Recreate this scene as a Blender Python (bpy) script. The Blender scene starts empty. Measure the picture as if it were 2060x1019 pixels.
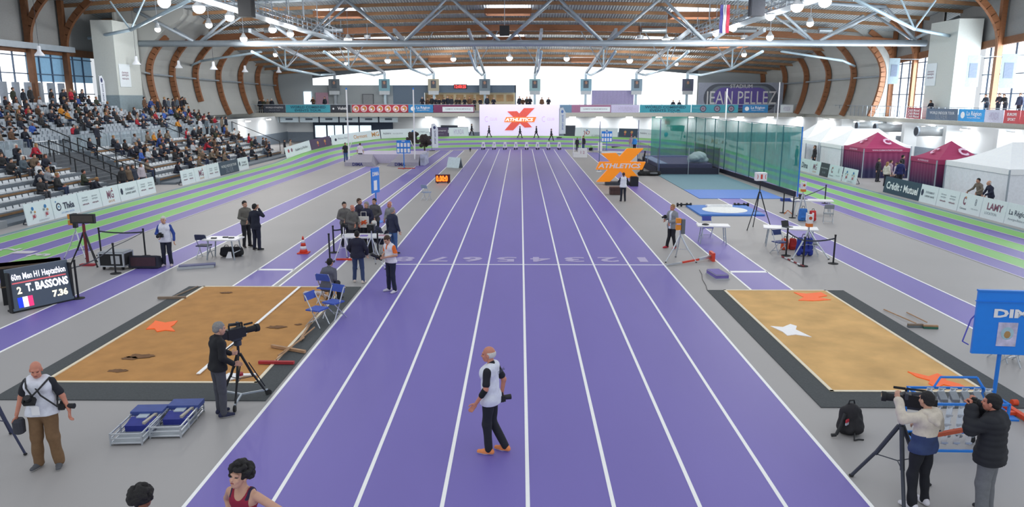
import bpy, bmesh, math, random
import numpy as np
from mathutils import Vector, Matrix, Euler
R = random.Random(7)
PI = math.pi
sc = bpy.context.scene
COL = sc.collection

# ------------------------------------------------------------------ camera
FPX, CX, CY, VH = 1517.0, 1030.0, 509.5, 196.4
PITCH = math.atan((CY - VH) / FPX)
YAW = 16.7 * math.cos(PITCH) / FPX
CAMH = 5.68
cam = bpy.data.cameras.new('camera')
cam.sensor_fit = 'HORIZONTAL'; cam.sensor_width = 36.0; cam.lens = FPX / 2060.0 * 36.0
cam.clip_end = 600
camo = bpy.data.objects.new('camera', cam); COL.objects.link(camo)
camo.location = (0, 0, CAMH); camo.rotation_euler = (PI/2 - PITCH, 0, YAW)
sc.camera = camo
sc.view_settings.view_transform = 'Standard'; sc.view_settings.look = 'None'
sc.view_settings.gamma = 1.0; sc.view_settings.use_curve_mapping = False
sc.view_settings.exposure = 0.0
sc.cycles.use_denoising = True
sc.cycles.max_bounces = 5; sc.cycles.diffuse_bounces = 3; sc.cycles.transparent_max_bounces = 16
sc.cycles.sample_clamp_indirect = 6.0
# overcast daylight: enters through the windows and the open hall behind the camera
w = bpy.data.worlds.new('world'); sc.world = w; w.use_nodes = True
bg = w.node_tree.nodes['Background']; bg.inputs[0].default_value = (0.90, 0.95, 1.0, 1); bg.inputs[1].default_value = 0.80
def area(name, loc, rot, sx, sy, power, col=(1, 1, 1)):
    l = bpy.data.lights.new(name, 'AREA'); l.shape = 'RECTANGLE'; l.size = sx; l.size_y = sy; l.energy = power; l.color = col
    o = bpy.data.objects.new(name, l); COL.objects.link(o); o.location = loc; o.rotation_euler = rot
    return o

# daylight entering by the right-hand window wall and the end window
for _l in ((39.8, 57, 7.0, 20, 6, 4600, (0, PI/2, 0)), (38.4, 76, 6.5, 7, 5, 1400, (0, PI/2, 0))):
    area('window_daylight', _l[:3], _l[6], _l[4], _l[3], _l[5], (.86, .94, 1))
_ROT = Euler((PI/2 - PITCH, 0, YAW)).to_matrix()
def ray(px, py):
    return _ROT @ Vector(((px - CX) / FPX, -(py - CY) / FPX, -1.0))
def G(px, py, z=0.0):                # where a sight line meets height z
    d = ray(px, py); t = (z - CAMH) / d.z
    return Vector((0, 0, CAMH)) + d * t
def A(px, py, Y):                    # where a sight line meets the depth plane y = Y
    d = ray(px, py); return Vector((0, 0, CAMH)) + d * (Y / d.y)
def AX(px, py, X):                   # ... the plane x = X
    d = ray(px, py); return Vector((0, 0, CAMH)) + d * (X / d.x)

# ------------------------------------------------------------------ materials
def lin(c):
    if isinstance(c, str):
        c = c.lstrip('#'); c = [int(c[i:i+2], 16) / 255 for i in (0, 2, 4)]
    return tuple((x / 12.92 if x <= 0.04045 else ((x + 0.055) / 1.055) ** 2.4) for x in c[:3])
MATS = {}
def mat(name, col, rough=0.6, metal=0.0, var=0.08, scale=8.0, bump=0.0, emit=0.0, ecol=None, alpha=1.0, stretch=None):
    if name in MATS: return MATS[name]
    m = bpy.data.materials.new(name); m.use_nodes = True; nt = m.node_tree
    b = nt.nodes['Principled BSDF']; c = lin(col)
    b.inputs['Roughness'].default_value = rough; b.inputs['Metallic'].default_value = metal
    tc = nt.nodes.new('ShaderNodeTexCoord'); mp = nt.nodes.new('ShaderNodeMapping')
    nt.links.new(tc.outputs['Object'], mp.inputs[0])
    if stretch: mp.inputs['Scale'].default_value = stretch
    n = nt.nodes.new('ShaderNodeTexNoise'); n.inputs['Scale'].default_value = scale; n.inputs['Detail'].default_value = 4
    nt.links.new(mp.outputs[0], n.inputs['Vector'])
    r = nt.nodes.new('ShaderNodeMapRange'); r.inputs[1].default_value = 0.3; r.inputs[2].default_value = 0.7
    r.inputs[3].default_value = 1 - var; r.inputs[4].default_value = 1 + var
    nt.links.new(n.outputs[0], r.inputs[0])
    mx = nt.nodes.new('ShaderNodeVectorMath'); mx.operation = 'SCALE'; mx.inputs[0].default_value = c
    nt.links.new(r.outputs[0], mx.inputs['Scale']); nt.links.new(mx.outputs[0], b.inputs['Base Color'])
    if bump:
        bp = nt.nodes.new('ShaderNodeBump'); bp.inputs['Strength'].default_value = bump; bp.inputs['Distance'].default_value = 0.02
        nt.links.new(n.outputs[0], bp.inputs['Height']); nt.links.new(bp.outputs[0], b.inputs['Normal'])
    if emit:
        b.inputs['Emission Color'].default_value = (*lin(ecol or col), 1); b.inputs['Emission Strength'].default_value = emit
    if alpha < 1: b.inputs['Alpha'].default_value = alpha
    m.diffuse_color = (*c, 1); MATS[name] = m
    return m
def M(col, rough=0.65, **k):          # material straight from a colour
    key = 'paint_' + str(col).strip('#') + ('' if not k else '_' + '_'.join(f'{a}{b}' for a, b in sorted(k.items()))) + f'_{rough}'
    return mat(key, col, rough, **k)

# ------------------------------------------------------------------ object helpers
def tag(o, label=None, cat=None, group=None, kind=None):
    if label: o['label'] = label
    if cat: o['category'] = cat
    if group: o['group'] = group
    if kind: o['kind'] = kind
    return o
def empty(name, loc=(0, 0, 0), rz=0.0, label=None, cat=None, group=None, s=1.0):
    o = bpy.data.objects.new(name, None); COL.objects.link(o); o.location = loc; o.rotation_euler = (0, 0, rz)
    o.scale = (s, s, s); o.empty_display_size = 0.1
    return tag(o, label, cat, group)
class MB:
    def __init__(s): s.v = []; s.f = []; s.m = []; s.mi = 0
    def add(s, vs, fs):
        b = len(s.v); s.v += [tuple(p) for p in vs]
        for f in fs: s.f.append(tuple(b + i for i in f)); s.m.append(s.mi)
        return s
    def box(s, c, d, rz=0, rot=None):
        x, y, z = d[0]/2, d[1]/2, d[2]/2
        vs = [Vector((i*x, j*y, k*z)) for k in (-1, 1) for j in (-1, 1) for i in (-1, 1)]
        mt = rot if rot is not None else Matrix.Rotation(rz, 3, 'Z')
        vs = [mt @ p + Vector(c) for p in vs]
        return s.add(vs, [(0,2,3,1),(4,5,7,6),(0,1,5,4),(2,6,7,3),(0,4,6,2),(1,3,7,5)])
    def bb(s, x0, x1, y0, y1, z0, z1):
        return s.box(((x0+x1)/2, (y0+y1)/2, (z0+z1)/2), (x1-x0, y1-y0, z1-z0))
    def bar(s, a, b, w, h=None, up=(0, 0, 1)):
        a = Vector(a); b = Vector(b); h = h or w; d = (b - a); L = d.length
        if L < 1e-6: return s
        d /= L; u = Vector(up)
        if abs(d.dot(u)) > .98: u = Vector((0, 1, 0))
        x = d.cross(u).normalized(); z = x.cross(d)
        return s.box((a+b)/2, (w, L, h), rot=Matrix((x, d, z)).transposed())
    def cyl(s, a, b, r0, r1=None, n=10, caps=True):
        a = Vector(a); b = Vector(b); r1 = r0 if r1 is None else r1; d = (b-a).normalized()
        u = Vector((0, 0, 1)) if abs(d.z) < .95 else Vector((1, 0, 0))
        x = d.cross(u).normalized(); y = d.cross(x)
        vs = []
        for p, r in ((a, r0), (b, r1)):
            for i in range(n):
                t = 2*PI*i/n; vs.append(p + x*math.cos(t)*r + y*math.sin(t)*r)
        fs = [(i, (i+1) % n, n+(i+1) % n, n+i) for i in range(n)]
        if caps: fs += [tuple(range(n))[::-1], tuple(range(n, 2*n))]
        return s.add(vs, fs)
    def tube(s, pts, r, n=6):
        for a, b in zip(pts, pts[1:]): s.cyl(a, b, r, n=n)
        return s
    def lathe(s, c, prof, n=16):     # prof: (r, z)
        c = Vector(c); vs = []
        for r, z in prof:
            for i in range(n):
                t = 2*PI*i/n; vs.append(c + Vector((r*math.cos(t), r*math.sin(t), z)))
        fs = []
        for k in range(len(prof)-1):
            for i in range(n): fs.append((k*n+i, k*n+(i+1) % n, (k+1)*n+(i+1) % n, (k+1)*n+i))
        fs.append(tuple(range(n))[::-1]); fs.append(tuple(range((len(prof)-1)*n, len(prof)*n)))
        return s.add(vs, fs)
    def ball(s, c, r, n=10, m=6):
        r = r if hasattr(r, '__len__') else (r, r, r)
        prof = [(math.sin(PI*k/m), -math.cos(PI*k/m)) for k in range(m+1)]; prof[0] = (1e-3, -1); prof[-1] = (1e-3, 1)
        vs = []; fs = []
        for pr, pz in prof:
            for i in range(n):
                t = 2*PI*i/n; vs.append((c[0]+pr*math.cos(t)*r[0], c[1]+pr*math.sin(t)*r[1], c[2]+pz*r[2]))
        for k in range(m):
            for i in range(n): fs.append((k*n+i, k*n+(i+1) % n, (k+1)*n+(i+1) % n, (k+1)*n+i))
        return s.add(vs, fs)
    def quad(s, *p): return s.add(p, [tuple(range(len(p)))])
    def prism(s, poly, o, ux, uy, t):   # flat outline poly (2D) placed at o with axes ux, uy, thickness t along the normal
        ux = Vector(ux); uy = Vector(uy); nn = ux.cross(uy).normalized() * t; o = Vector(o); n = len(poly)
        vs = [o + ux*p[0] + uy*p[1] for p in poly] + [o + ux*p[0] + uy*p[1] + nn for p in poly]
        return s.add(vs, [tuple(range(n))[::-1], tuple(range(n, 2*n))] + [(i, (i+1) % n, n+(i+1) % n, n+i) for i in range(n)])
    def mesh(s, name, mats, smooth=False):
        me = bpy.data.meshes.new(name); me.from_pydata(s.v, [], s.f)
        for m in (mats if isinstance(mats, (list, tuple)) else [mats]): me.materials.append(m)
        me.polygons.foreach_set('material_index', s.m)
        if smooth: me.polygons.foreach_set('use_smooth', [True]*len(s.f))
        me.validate(); me.update()
        return me
    def build(s, name, mats, parent=None, smooth=False, loc=None, **t):
        o = bpy.data.objects.new(name, s.mesh(name, mats, smooth)); COL.objects.link(o)
        if parent is not None: o.parent = parent
        if loc is not None: o.location = loc
        return tag(o, **t)
def struct(name, mb, mats, **k):
    return mb.build(name, mats, kind='structure', **k)
def recenter(o):                       # move a world-built mesh's origin to its base centre
    me = o.data; n = len(me.vertices); co = np.empty(n*3); me.vertices.foreach_get('co', co); co = co.reshape(-1, 3)
    c = np.array([(co[:, 0].min()+co[:, 0].max())/2, (co[:, 1].min()+co[:, 1].max())/2, co[:, 2].min()])
    me.vertices.foreach_set('co', (co-c).ravel()); o.location = c; me.update(); return o
def copy_tree(o, parent=None):
    c = o.copy(); COL.objects.link(c)
    if parent is not None: c.parent = parent
    for ch in list(o.children): copy_tree(ch, c)
    return c
_TX = {}
def text_mesh(t, bold=0.0, sx=1.0, spacing=1.0):
    k = (t, bold, sx, spacing)
    if k in _TX: return _TX[k]
    cu = bpy.data.curves.new('t', 'FONT'); cu.body = t; cu.align_x = 'CENTER'; cu.align_y = 'CENTER'; cu.size = 1; cu.offset = bold
    cu.resolution_u = 2; cu.space_character = spacing; cu.space_line = .9
    o = bpy.data.objects.new('t', cu); COL.objects.link(o)
    dg = bpy.context.evaluated_depsgraph_get(); me = bpy.data.meshes.new_from_object(o.evaluated_get(dg))
    n = len(me.vertices); co = np.empty(n*3); me.vertices.foreach_get('co', co); co = co.reshape(-1, 3)
    fs = [tuple(p.vertices) for p in me.polygons]
    bpy.data.objects.remove(o); bpy.data.meshes.remove(me); bpy.data.curves.remove(cu)
    co[:, 0] -= (co[:, 0].min()+co[:, 0].max())/2; co[:, 1] -= (co[:, 1].min()+co[:, 1].max())/2
    _TX[k] = (co, fs); return _TX[k]
def text_on(mb, t, o, ux, uy, w=None, h=None, bold=0.0, lift=0.004, skew=0.0):
    """text centred at o in the plane ux, uy, fitted to w x h"""
    co, fs = text_mesh(t, bold); ux = Vector(ux).normalized(); uy = Vector(uy).normalized(); nn = ux.cross(uy)
    W = np.ptp(co[:, 0]); H = np.ptp(co[:, 1])
    a = w/W if w else h/H; b = h/H if h else w/W
    o = Vector(o) + nn*lift
    return mb.add([o + ux*(p[0]*a + skew*p[1]*b) + uy*(p[1]*b) for p in co], fs)

# ------------------------------------------------------------------ smooth solid modelling (blended volumes -> one surface)
def sd_prim(P, p):
    k = p[0]
    if k == 'c':                         # tapered capsule, optional flattening
        a, b, ra, rb = np.array(p[1], float), np.array(p[2], float), p[3], p[4]
        fl = np.array(p[5], float) if len(p) > 5 else None
        Q = P - a; d = b - a
        if fl is not None: Q = Q / fl; d = d / fl
        t = np.clip((Q @ d) / max(d @ d, 1e-9), 0, 1)
        r = ra + (rb - ra) * t
        D = np.linalg.norm(Q - t[..., None]*d, axis=-1) - r
        return D * (min(fl) if fl is not None else 1)
    c, r = np.array(p[1], float), np.array(p[2], float)
    Q = P - c
    if len(p) > 3: Q = Q @ np.array(Euler(p[3]).to_matrix())
    k0 = np.linalg.norm(Q / r, axis=-1); k1 = np.linalg.norm(Q / (r*r), axis=-1) + 1e-9
    return k0*(k0-1)/k1
def blob(prims, vox=.014, k=.03, fold=0.0, fs=26.0, cut=None):
    lo = np.full(3, 1e9); hi = -lo
    for p in prims:
        if p[0] == 'c':
            fl = np.array(p[5]) if len(p) > 5 else 1.0
            for q, r in ((p[1], p[3]), (p[2], p[4])): lo = np.minimum(lo, np.array(q) - r*fl); hi = np.maximum(hi, np.array(q) + r*fl)
        else:
            r = max(p[2]) if len(p) > 3 else np.array(p[2]); lo = np.minimum(lo, np.array(p[1])-r); hi = np.maximum(hi, np.array(p[1])+r)
    lo -= vox*2.5 + fold; hi += vox*2.5 + fold
    n = np.maximum(3, np.ceil((hi-lo)/vox).astype(int)+1)
    ax = [lo[i] + vox*np.arange(n[i]) for i in range(3)]
    P = np.stack(np.meshgrid(*ax, indexing='ij'), -1)
    D = np.full(tuple(n), 1e3)
    for p in prims:
        d = sd_prim(P, p)
        if k > 0:
            h = np.clip(.5 + .5*(D-d)/k, 0, 1); D = D + (d-D)*h - k*h*(1-h)
        else: D = np.minimum(D, d)
    if fold:
        D = D + fold*(np.sin(P[..., 2]*fs + 2.1*np.sin(P[..., 0]*fs*.55 + P[..., 1]*9)) * .6 + np.sin(P[..., 0]*fs*.8 + P[..., 2]*fs*.5 + P[..., 1]*17)*.4)
    if cut is not None: D = np.maximum(D, cut(P))
    I = D < 0
    nx, ny, nz = D.shape
    cs = np.zeros((nx-1, ny-1, nz-1), int); acc = np.zeros((nx-1, ny-1, nz-1, 3)); cnt = np.zeros((nx-1, ny-1, nz-1))
    offs = [(i, j, l) for i in (0, 1) for j in (0, 1) for l in (0, 1)]
    def sl(A_, o): return A_[o[0]:nx-1+o[0], o[1]:ny-1+o[1], o[2]:nz-1+o[2]]
    for o in offs: cs += sl(I, o)
    for o in offs:
        for axn in range(3):
            if o[axn]: continue
            o2 = list(o); o2[axn] = 1
            d0 = sl(D, o); d1 = sl(D, o2); x = (sl(I, o) != sl(I, o2))
            with np.errstate(divide='ignore', invalid='ignore'): t = np.where(x, d0/(d0-d1), 0)
            for a in range(3): acc[..., a] += np.where(x, o[a] + (t if a == axn else 0), 0)
            cnt += x
    act = (cs > 0) & (cs < 8); idx = np.full(cs.shape, -1); ids = np.argwhere(act); idx[act] = np.arange(len(ids))
    V = lo + vox*(ids + acc[act]/cnt[act][:, None])
    F = []
    for axn in range(3):
        o0 = [slice(None)]*3; o1 = [slice(None)]*3
        o0[axn] = slice(0, D.shape[axn]-1); o1[axn] = slice(1, None)
        for t in range(3):
            if t != axn: o0[t] = slice(1, D.shape[t]-1); o1[t] = slice(1, D.shape[t]-1)
        a = I[tuple(o0)]; b = I[tuple(o1)]; e = np.argwhere(a != b); s = a[a != b]
        u, v = [(1, 2), (2, 0), (0, 1)][axn]
        e = e.copy(); e[:, u] += 1; e[:, v] += 1
        def ci(du, dv):
            q = e.copy(); q[:, u] -= du; q[:, v] -= dv; return idx[q[:, 0], q[:, 1], q[:, 2]]
        q = np.stack([ci(1, 1), ci(0, 1), ci(0, 0), ci(1, 0)], 1)
        q[~s] = q[~s][:, ::-1]; F.append(q)
    F = np.concatenate(F); F = F[(F >= 0).all(1)]
    return V, F
def join_blobs(*bs):
    V = []; F = []; n = 0
    for v, f in bs: V.append(v); F.append(f+n); n += len(v)
    return np.concatenate(V), np.concatenate(F)
def blob_mesh(name, VF, mats, matf=None):
    V, F = VF
    me = bpy.data.meshes.new(name)
    me.vertices.add(len(V)); me.vertices.foreach_set('co', V.ravel())
    me.loops.add(len(F)*4); me.loops.foreach_set('vertex_index', F.ravel().astype(np.int32))
    me.polygons.add(len(F)); me.polygons.foreach_set('loop_start', np.arange(0, len(F)*4, 4, dtype=np.int32))
    for m in (mats if isinstance(mats, (list, tuple)) else [mats]): me.materials.append(m)
    if matf is not None: me.polygons.foreach_set('material_index', matf(V[F].mean(1)).astype(np.int32))
    me.polygons.foreach_set('use_smooth', np.ones(len(F), bool))
    me.update(calc_edges=True); me.validate()
    return me
def blob_obj(name, VF, mats, parent=None, matf=None, **t):
    o = bpy.data.objects.new(name, blob_mesh(name, VF, mats, matf)); COL.objects.link(o)
    if parent is not None: o.parent = parent
    return tag(o, **t)
# ------------------------------------------------------------------ people
SKIN = mat('skin', '#c99a82', .55, var=.05, scale=14); SKIN2 = mat('skin_ruddy', '#c98670', .55, var=.06, scale=14)
SKIN3 = mat('skin_brown', '#8a5a42', .55, var=.05, scale=14)
EYE = mat('eye', '#2a2320', .3); LIP = mat('lip', '#9a5550', .5)
HAIRM = {'black': mat('hair_black', '#1c1a1c', .75, var=.3, scale=60, bump=.6), 'brown': mat('hair_brown', '#4b3629', .75, var=.3, scale=60, bump=.6),
         'grey': mat('hair_grey', '#8e8c8a', .8, var=.2, scale=60, bump=.6), 'white': mat('hair_white', '#d8d6d2', .8, var=.15, scale=60, bump=.5),
         'blond': mat('hair_blond', '#a07c50', .75, var=.25, scale=60, bump=.5)}
def cloth(c, rough=.85): return mat('cloth_' + c.strip('#'), c, rough, var=.07, scale=20, bump=.15)
STAND = dict(P=(0, 0, .95), C=(0, 0, 1.31), N=(0, .01, 1.455), Hd=(0, -.015, 1.61),
  kn=[(-.1, -.015, .5), (.1, -.015, .5)], an=[(-.12, .02, .09), (.12, .02, .09)], fd=[(-.25, -1, 0), (.25, -1, 0)],
  el=[(-.245, .03, 1.13), (.245, .03, 1.13)], wr=[(-.275, -.05, .885), (.275, -.05, .885)],
  hd=[(0, -.15, -1), (0, -.15, -1)], hn=[(1, 0, 0), (-1, 0, 0)], curl=[.35, .35])
SIT = dict(STAND, P=(0, 0, .52), C=(0, -.02, .88), N=(0, -.02, 1.03), Hd=(0, -.06, 1.19), kn=[(-.12, -.42, .52), (.12, -.42, .52)],
  an=[(-.13, -.44, .09), (.13, -.44, .09)], el=[(-.24, -.06, .72), (.24, -.06, .72)], wr=[(-.12, -.28, .62), (.12, -.28, .62)],
  hd=[(.4, -1, -.1), (-.4, -1, -.1)], hn=[(0, 0, -1), (0, 0, -1)])
def pose(base=STAND, **k):
    p = dict(base); p.update(k); return p
def npv(*a): return np.array(a, float)
def unit(v): v = np.array(v, float); return v/np.linalg.norm(v)
def shoulder(p, s):
    N, C = npv(*p['N']), npv(*p['C']); t = p.get('twist', 0)
    return N + npv(.168*s*math.cos(t), .168*s*math.sin(t), -.06) if 'sh' not in p else npv(*p['sh'][0 if s < 0 else 1])
def hips(p, s): return npv(*p['P']) + npv(.09*s, 0, -.02)
def head_prims(fine=True):
    q = [('e', (0, .012, .035), (.076, .096, .093)), ('e', (0, -.03, -.035), (.06, .068, .078)), ('e', (0, -.058, -.085), (.034, .034, .026))]
    if fine:
        q += [('c', (0, -.094, .012), (0, -.114, -.022), .009, .014), ('e', (-.079, .008, -.01), (.012, .02, .032)), ('e', (.079, .008, -.01), (.012, .02, .032)),
              ('c', (-.04, -.082, .034), (.04, -.082, .034), .014, .014), ('c', (-.018, -.09, -.055), (.018, -.09, -.055), .011, .011),
              ('e', (-.036, -.074, -.025), (.024, .02, .022)), ('e', (.036, -.074, -.025), (.024, .02, .022))]
    return q
def rot_to(VF, hr, at, sc_=1.0):
    m = np.array(Euler(hr).to_matrix()); return (VF[0]*sc_ @ m.T + np.array(at), VF[1])
def hand_blob(w, d, n, curl, side, sc_=1.0):
    d = unit(d); n = np.array(n, float); n = unit(n - d*(n @ d)); x = np.cross(d, n) * side
    pr = [('c', (-.018, .03, 0), (-.014, .085, 0), .020, .022, (1, 1, .62)), ('c', (.018, .03, 0), (.016, .085, 0), .020, .022, (1, 1, .62)), ('c', (0, -.03, 0), (0, .03, 0), .024, .027, (1, 1, .75))]
    for i, (fx, L) in enumerate(((-.030, .060), (-.010, .075), (.010, .080), (.030, .070))):
        a = curl*1.3; b0 = npv(fx, .095, 0); b1 = b0 + npv(fx*.12, math.cos(a), -math.sin(a))*L*.5
        b2 = b1 + npv(0, math.cos(a*2.2), -math.sin(a*2.2))*L*.32; b3 = b2 + npv(0, math.cos(a*3), -math.sin(a*3))*L*.22
        pr += [('c', b0, b1, .0095, .009), ('c', b1, b2, .009, .008), ('c', b2, b3, .008, .007)]
    pr += [('c', (.032, .03, -.004), (.056, .066, -.016-.02*curl), .013, .0105), ('c', (.056, .066, -.016-.02*curl), (.058, .094, -.022-.05*curl), .0105, .009)]
    V, F = blob(pr, .0058, .006)
    B = np.stack([x, d, n], 0)          # local x, y, z -> world (n = back of hand)
    V = V*sc_ @ B + np.array(w)
    if np.linalg.det(B) < 0: F = F[:, ::-1]
    return V, F
def body_blob(p, lod, fat=1.0, hr=(0, 0, 0)):
    vx = (.0125, .02, .032)[lod]; P, C, N, H = (npv(*p[k]) for k in ('P', 'C', 'N', 'Hd'))
    W = P + (C-P)*.4
    q = [('c', P + npv(-.05, 0, -.02), P + npv(.05, 0, -.02), .115*fat, .115*fat, (1, .85, 1)), ('c', C, P, .1, .1*fat, (1.4, 1, 1)),
         ('c', C + npv(-.07, 0, .02), C + npv(.07, 0, .02), .1*fat**.5, .1*fat**.5), ('c', N, H + npv(0, .01, 0), .054, .05), ('c', N + npv(-.09, .01, -.04), N + npv(.09, .01, -.04), .06, .06)]
    for i, s in enumerate((-1, 1)):
        h = hips(p, s); k = npv(*p['kn'][i]); a = npv(*p['an'][i]); fd = unit(p['fd'][i]); sh = shoulder(p, s); e = npv(*p['el'][i]); w_ = npv(*p['wr'][i])
        q += [('c', h, k, .084, .056), ('c', k, a, .055, .038), ('c', a + npv(0, 0, -.045)-fd*.03, a + fd*.15 + npv(0, 0, -.055), .034, .028),
              ('c', sh, e, .05, .04), ('c', e, w_, .039, .027)]
        if lod == 2: q.append(('e', w_ + unit(p['hd'][i])*.07, (.04, .05, .05)))
    b = blob(q, vx, .025)
    hb = rot_to(blob(head_prims(lod < 2), (.0075, .012, .026)[lod], (.02, .02, .04)[lod]), hr, H)
    parts = [b, hb]
    if lod < 2:
        for i, s in enumerate((-1, 1)):
            parts.append(hand_blob(p['wr'][i], p['hd'][i], p['hn'][i], p['curl'][i], -s))
    return join_blobs(*parts)
def top_blob(p, lod, fat=1.0, loose=.016, sleeve='long', hem=.1, fold=.005, collar=True):
    vx = (.0125, .02, .032)[lod]; P, C, N = (npv(*p[k]) for k in ('P', 'C', 'N')); L = loose; seated = P[2] < .7
    if seated: hem = min(hem, .03)
    zc = P[2] - hem; low = P - npv(0, 0, hem)
    q = [('c', C, P, .104+L, .108*fat+L, (1.42, 1, 1)), ('c', P, low, .11*fat+L*1.2, .116*fat+L*1.3, (1.4, 1, 1)), ('c', P + npv(-.085, 0, -.03), P + npv(.085, 0, -.03), .108*fat+L, .108*fat+L),
         ('c', C + npv(-.07, 0, .02), C + npv(.07, 0, .02), .105*fat**.5+L, .105*fat**.5+L),
         ('c', N + npv(-.09, .01, -.042), N + npv(.09, .01, -.042), .062+L, .062+L)]
    if fat > 1.05: q.append(('e', P + (C-P)*.32 + npv(0, -.03*fat, 0), (.14*fat, .12*fat, .16)))
    if collar: q.append(('c', N + npv(0, .005, -.02), N + npv(0, 0, .03), .068, .06))
    for i, s in enumerate((-1, 1)):
        sh = shoulder(p, s); e = npv(*p['el'][i]); w_ = npv(*p['wr'][i])
        if sleeve == 'none': q.append(('c', sh + npv(-.05*s, 0, 0), sh + npv(-.035*s, 0, .0), .052+L, .042+L)); continue
        if sleeve == 'short': q.append(('c', sh, sh + (e-sh)*.72, .052+L, .05+L)); continue
        q += [('c', sh, e, .051+L, .04+L), ('c', e, w_ + (e-w_)*.06, .04+L, .031+L)]
    return blob(q, vx, .02, fold if lod < 2 else 0, cut=None if seated else (lambda Q: zc - Q[..., 2]))
def leg_blob(p, lod, loose=.014, fold=.005, shorts=False, fat=1.0):
    vx = (.0125, .02, .032)[lod]; P = npv(*p['P']); L = loose
    q = [('c', P + npv(-.05, 0, -.02), P + npv(.05, 0, -.02), .112*fat+L, .112*fat+L, (1, .86, .9))]
    if P[2] > .7: q.append(('c', P + npv(0, 0, .08), P, .1*fat+L*.5, .1*fat+L, (1.35, 1, 1)))
    for i, s in enumerate((-1, 1)):
        h = hips(p, s); k = npv(*p['kn'][i]); a = npv(*p['an'][i])
        q += [('c', h, k, .086+L, .058+L)]
        if not shorts: q += [('c', k, a + npv(0, 0, .0), .057+L, .046+L)]
    return blob(q, vx, .03, fold if lod < 2 else 0, fs=20)
def shoe_blob(p, i, lod):
    a = npv(*p['an'][i]); fd = unit(p['fd'][i]); z0 = a[2]-.09
    c = lambda t, z: np.array([a[0]+fd[0]*t, a[1]+fd[1]*t, z0+z+fd[2]*t])
    return blob([('c', c(-.05, .05), c(.07, .045), .042, .044), ('c', c(.05, .04), c(.16, .035), .044, .034), ('c', c(-.03, .08), c(0, .1), .042, .042)], (.009, .014, .03)[lod], .02,
                cut=lambda Q: (z0+.002) - Q[..., 2])
def hair_blob(style, lod):
    vx = (.0075, .012, .026)[lod]; g = 0.012 if lod == 2 else 0
    if style == 'bald':                # fringe around the back and sides only
        return blob([('e', (0, .018, .02), (.083+g, .102+g, .09))], vx, .01, fold=.002, fs=90, cut=lambda Q: np.maximum(np.minimum(.1, -.005 - Q[..., 1]), np.maximum(Q[..., 2] - .045, -.05 - Q[..., 2])))
    if style == 'curly':
        rr = random.Random(3); q = [('e', (0, .02, .055), (.098, .112, .1))]
        for i in range(150):
            th = rr.uniform(0, 2*PI); ph = rr.uniform(-.45, 1); x = math.sqrt(max(0, 1-ph*ph)); c = (.108*x*math.cos(th), .02+.118*x*math.sin(th), .055+.11*ph)
            if c[1] < -.055 and c[2] < .075: continue
            r = rr.uniform(.016, .03); q.append(('e', c, (r, r, r)))
        return blob(q, vx, .007, cut=lambda Q: np.minimum(.062 - Q[..., 2], -.042 - Q[..., 1]))
    if style == 'long':
        return blob([('e', (0, .015, .045), (.09+g, .108+g, .1)), ('c', (-.045, .045, 0), (-.06, .07, -.2), .05, .04), ('c', (.045, .045, 0), (.06, .07, -.2), .05, .04), ('c', (0, .07, 0), (0, .09, -.2), .05, .04)],
                    vx, .02, fold=.003, fs=60, cut=lambda Q: np.minimum(.065 - Q[..., 2], -.03 - Q[..., 1]))
    if style == 'beanie':
        return blob([('e', (0, .012, .055), (.088+g, .104+g, .1))], vx, .01, cut=lambda Q: .03 - Q[..., 2])
    return blob([('e', (0, .016, .042), (.085+g, .105+g, .097+g)), ('e', (0, .06, -.01), (.07, .055, .06))], vx, .015, fold=.0025, fs=90,
                cut=lambda Q: np.maximum(np.minimum(.062 - Q[..., 2], -.038 - Q[..., 1]), np.maximum(np.minimum(.0 - Q[..., 2], .0 - Q[..., 1]), -.065 - Q[..., 2])))
def head_mat(p, hr, lips=True):
    H = npv(*p['Hd']); m = np.array(Euler(hr).to_matrix())
    def f(c):
        q = (c - H) @ m; r = np.zeros(len(q), int)
        for s in (-1, 1): r[(np.abs(q[:, 0]-s*.031) < .014) & (np.abs(q[:, 2]-.008) < .0065) & (q[:, 1] < -.06)] = 1
        r[(np.abs(q[:, 0]) < .024) & (np.abs(q[:, 2]+.055) < .006) & (q[:, 1] < -.07)] = 2
        return r
    return f
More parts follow.
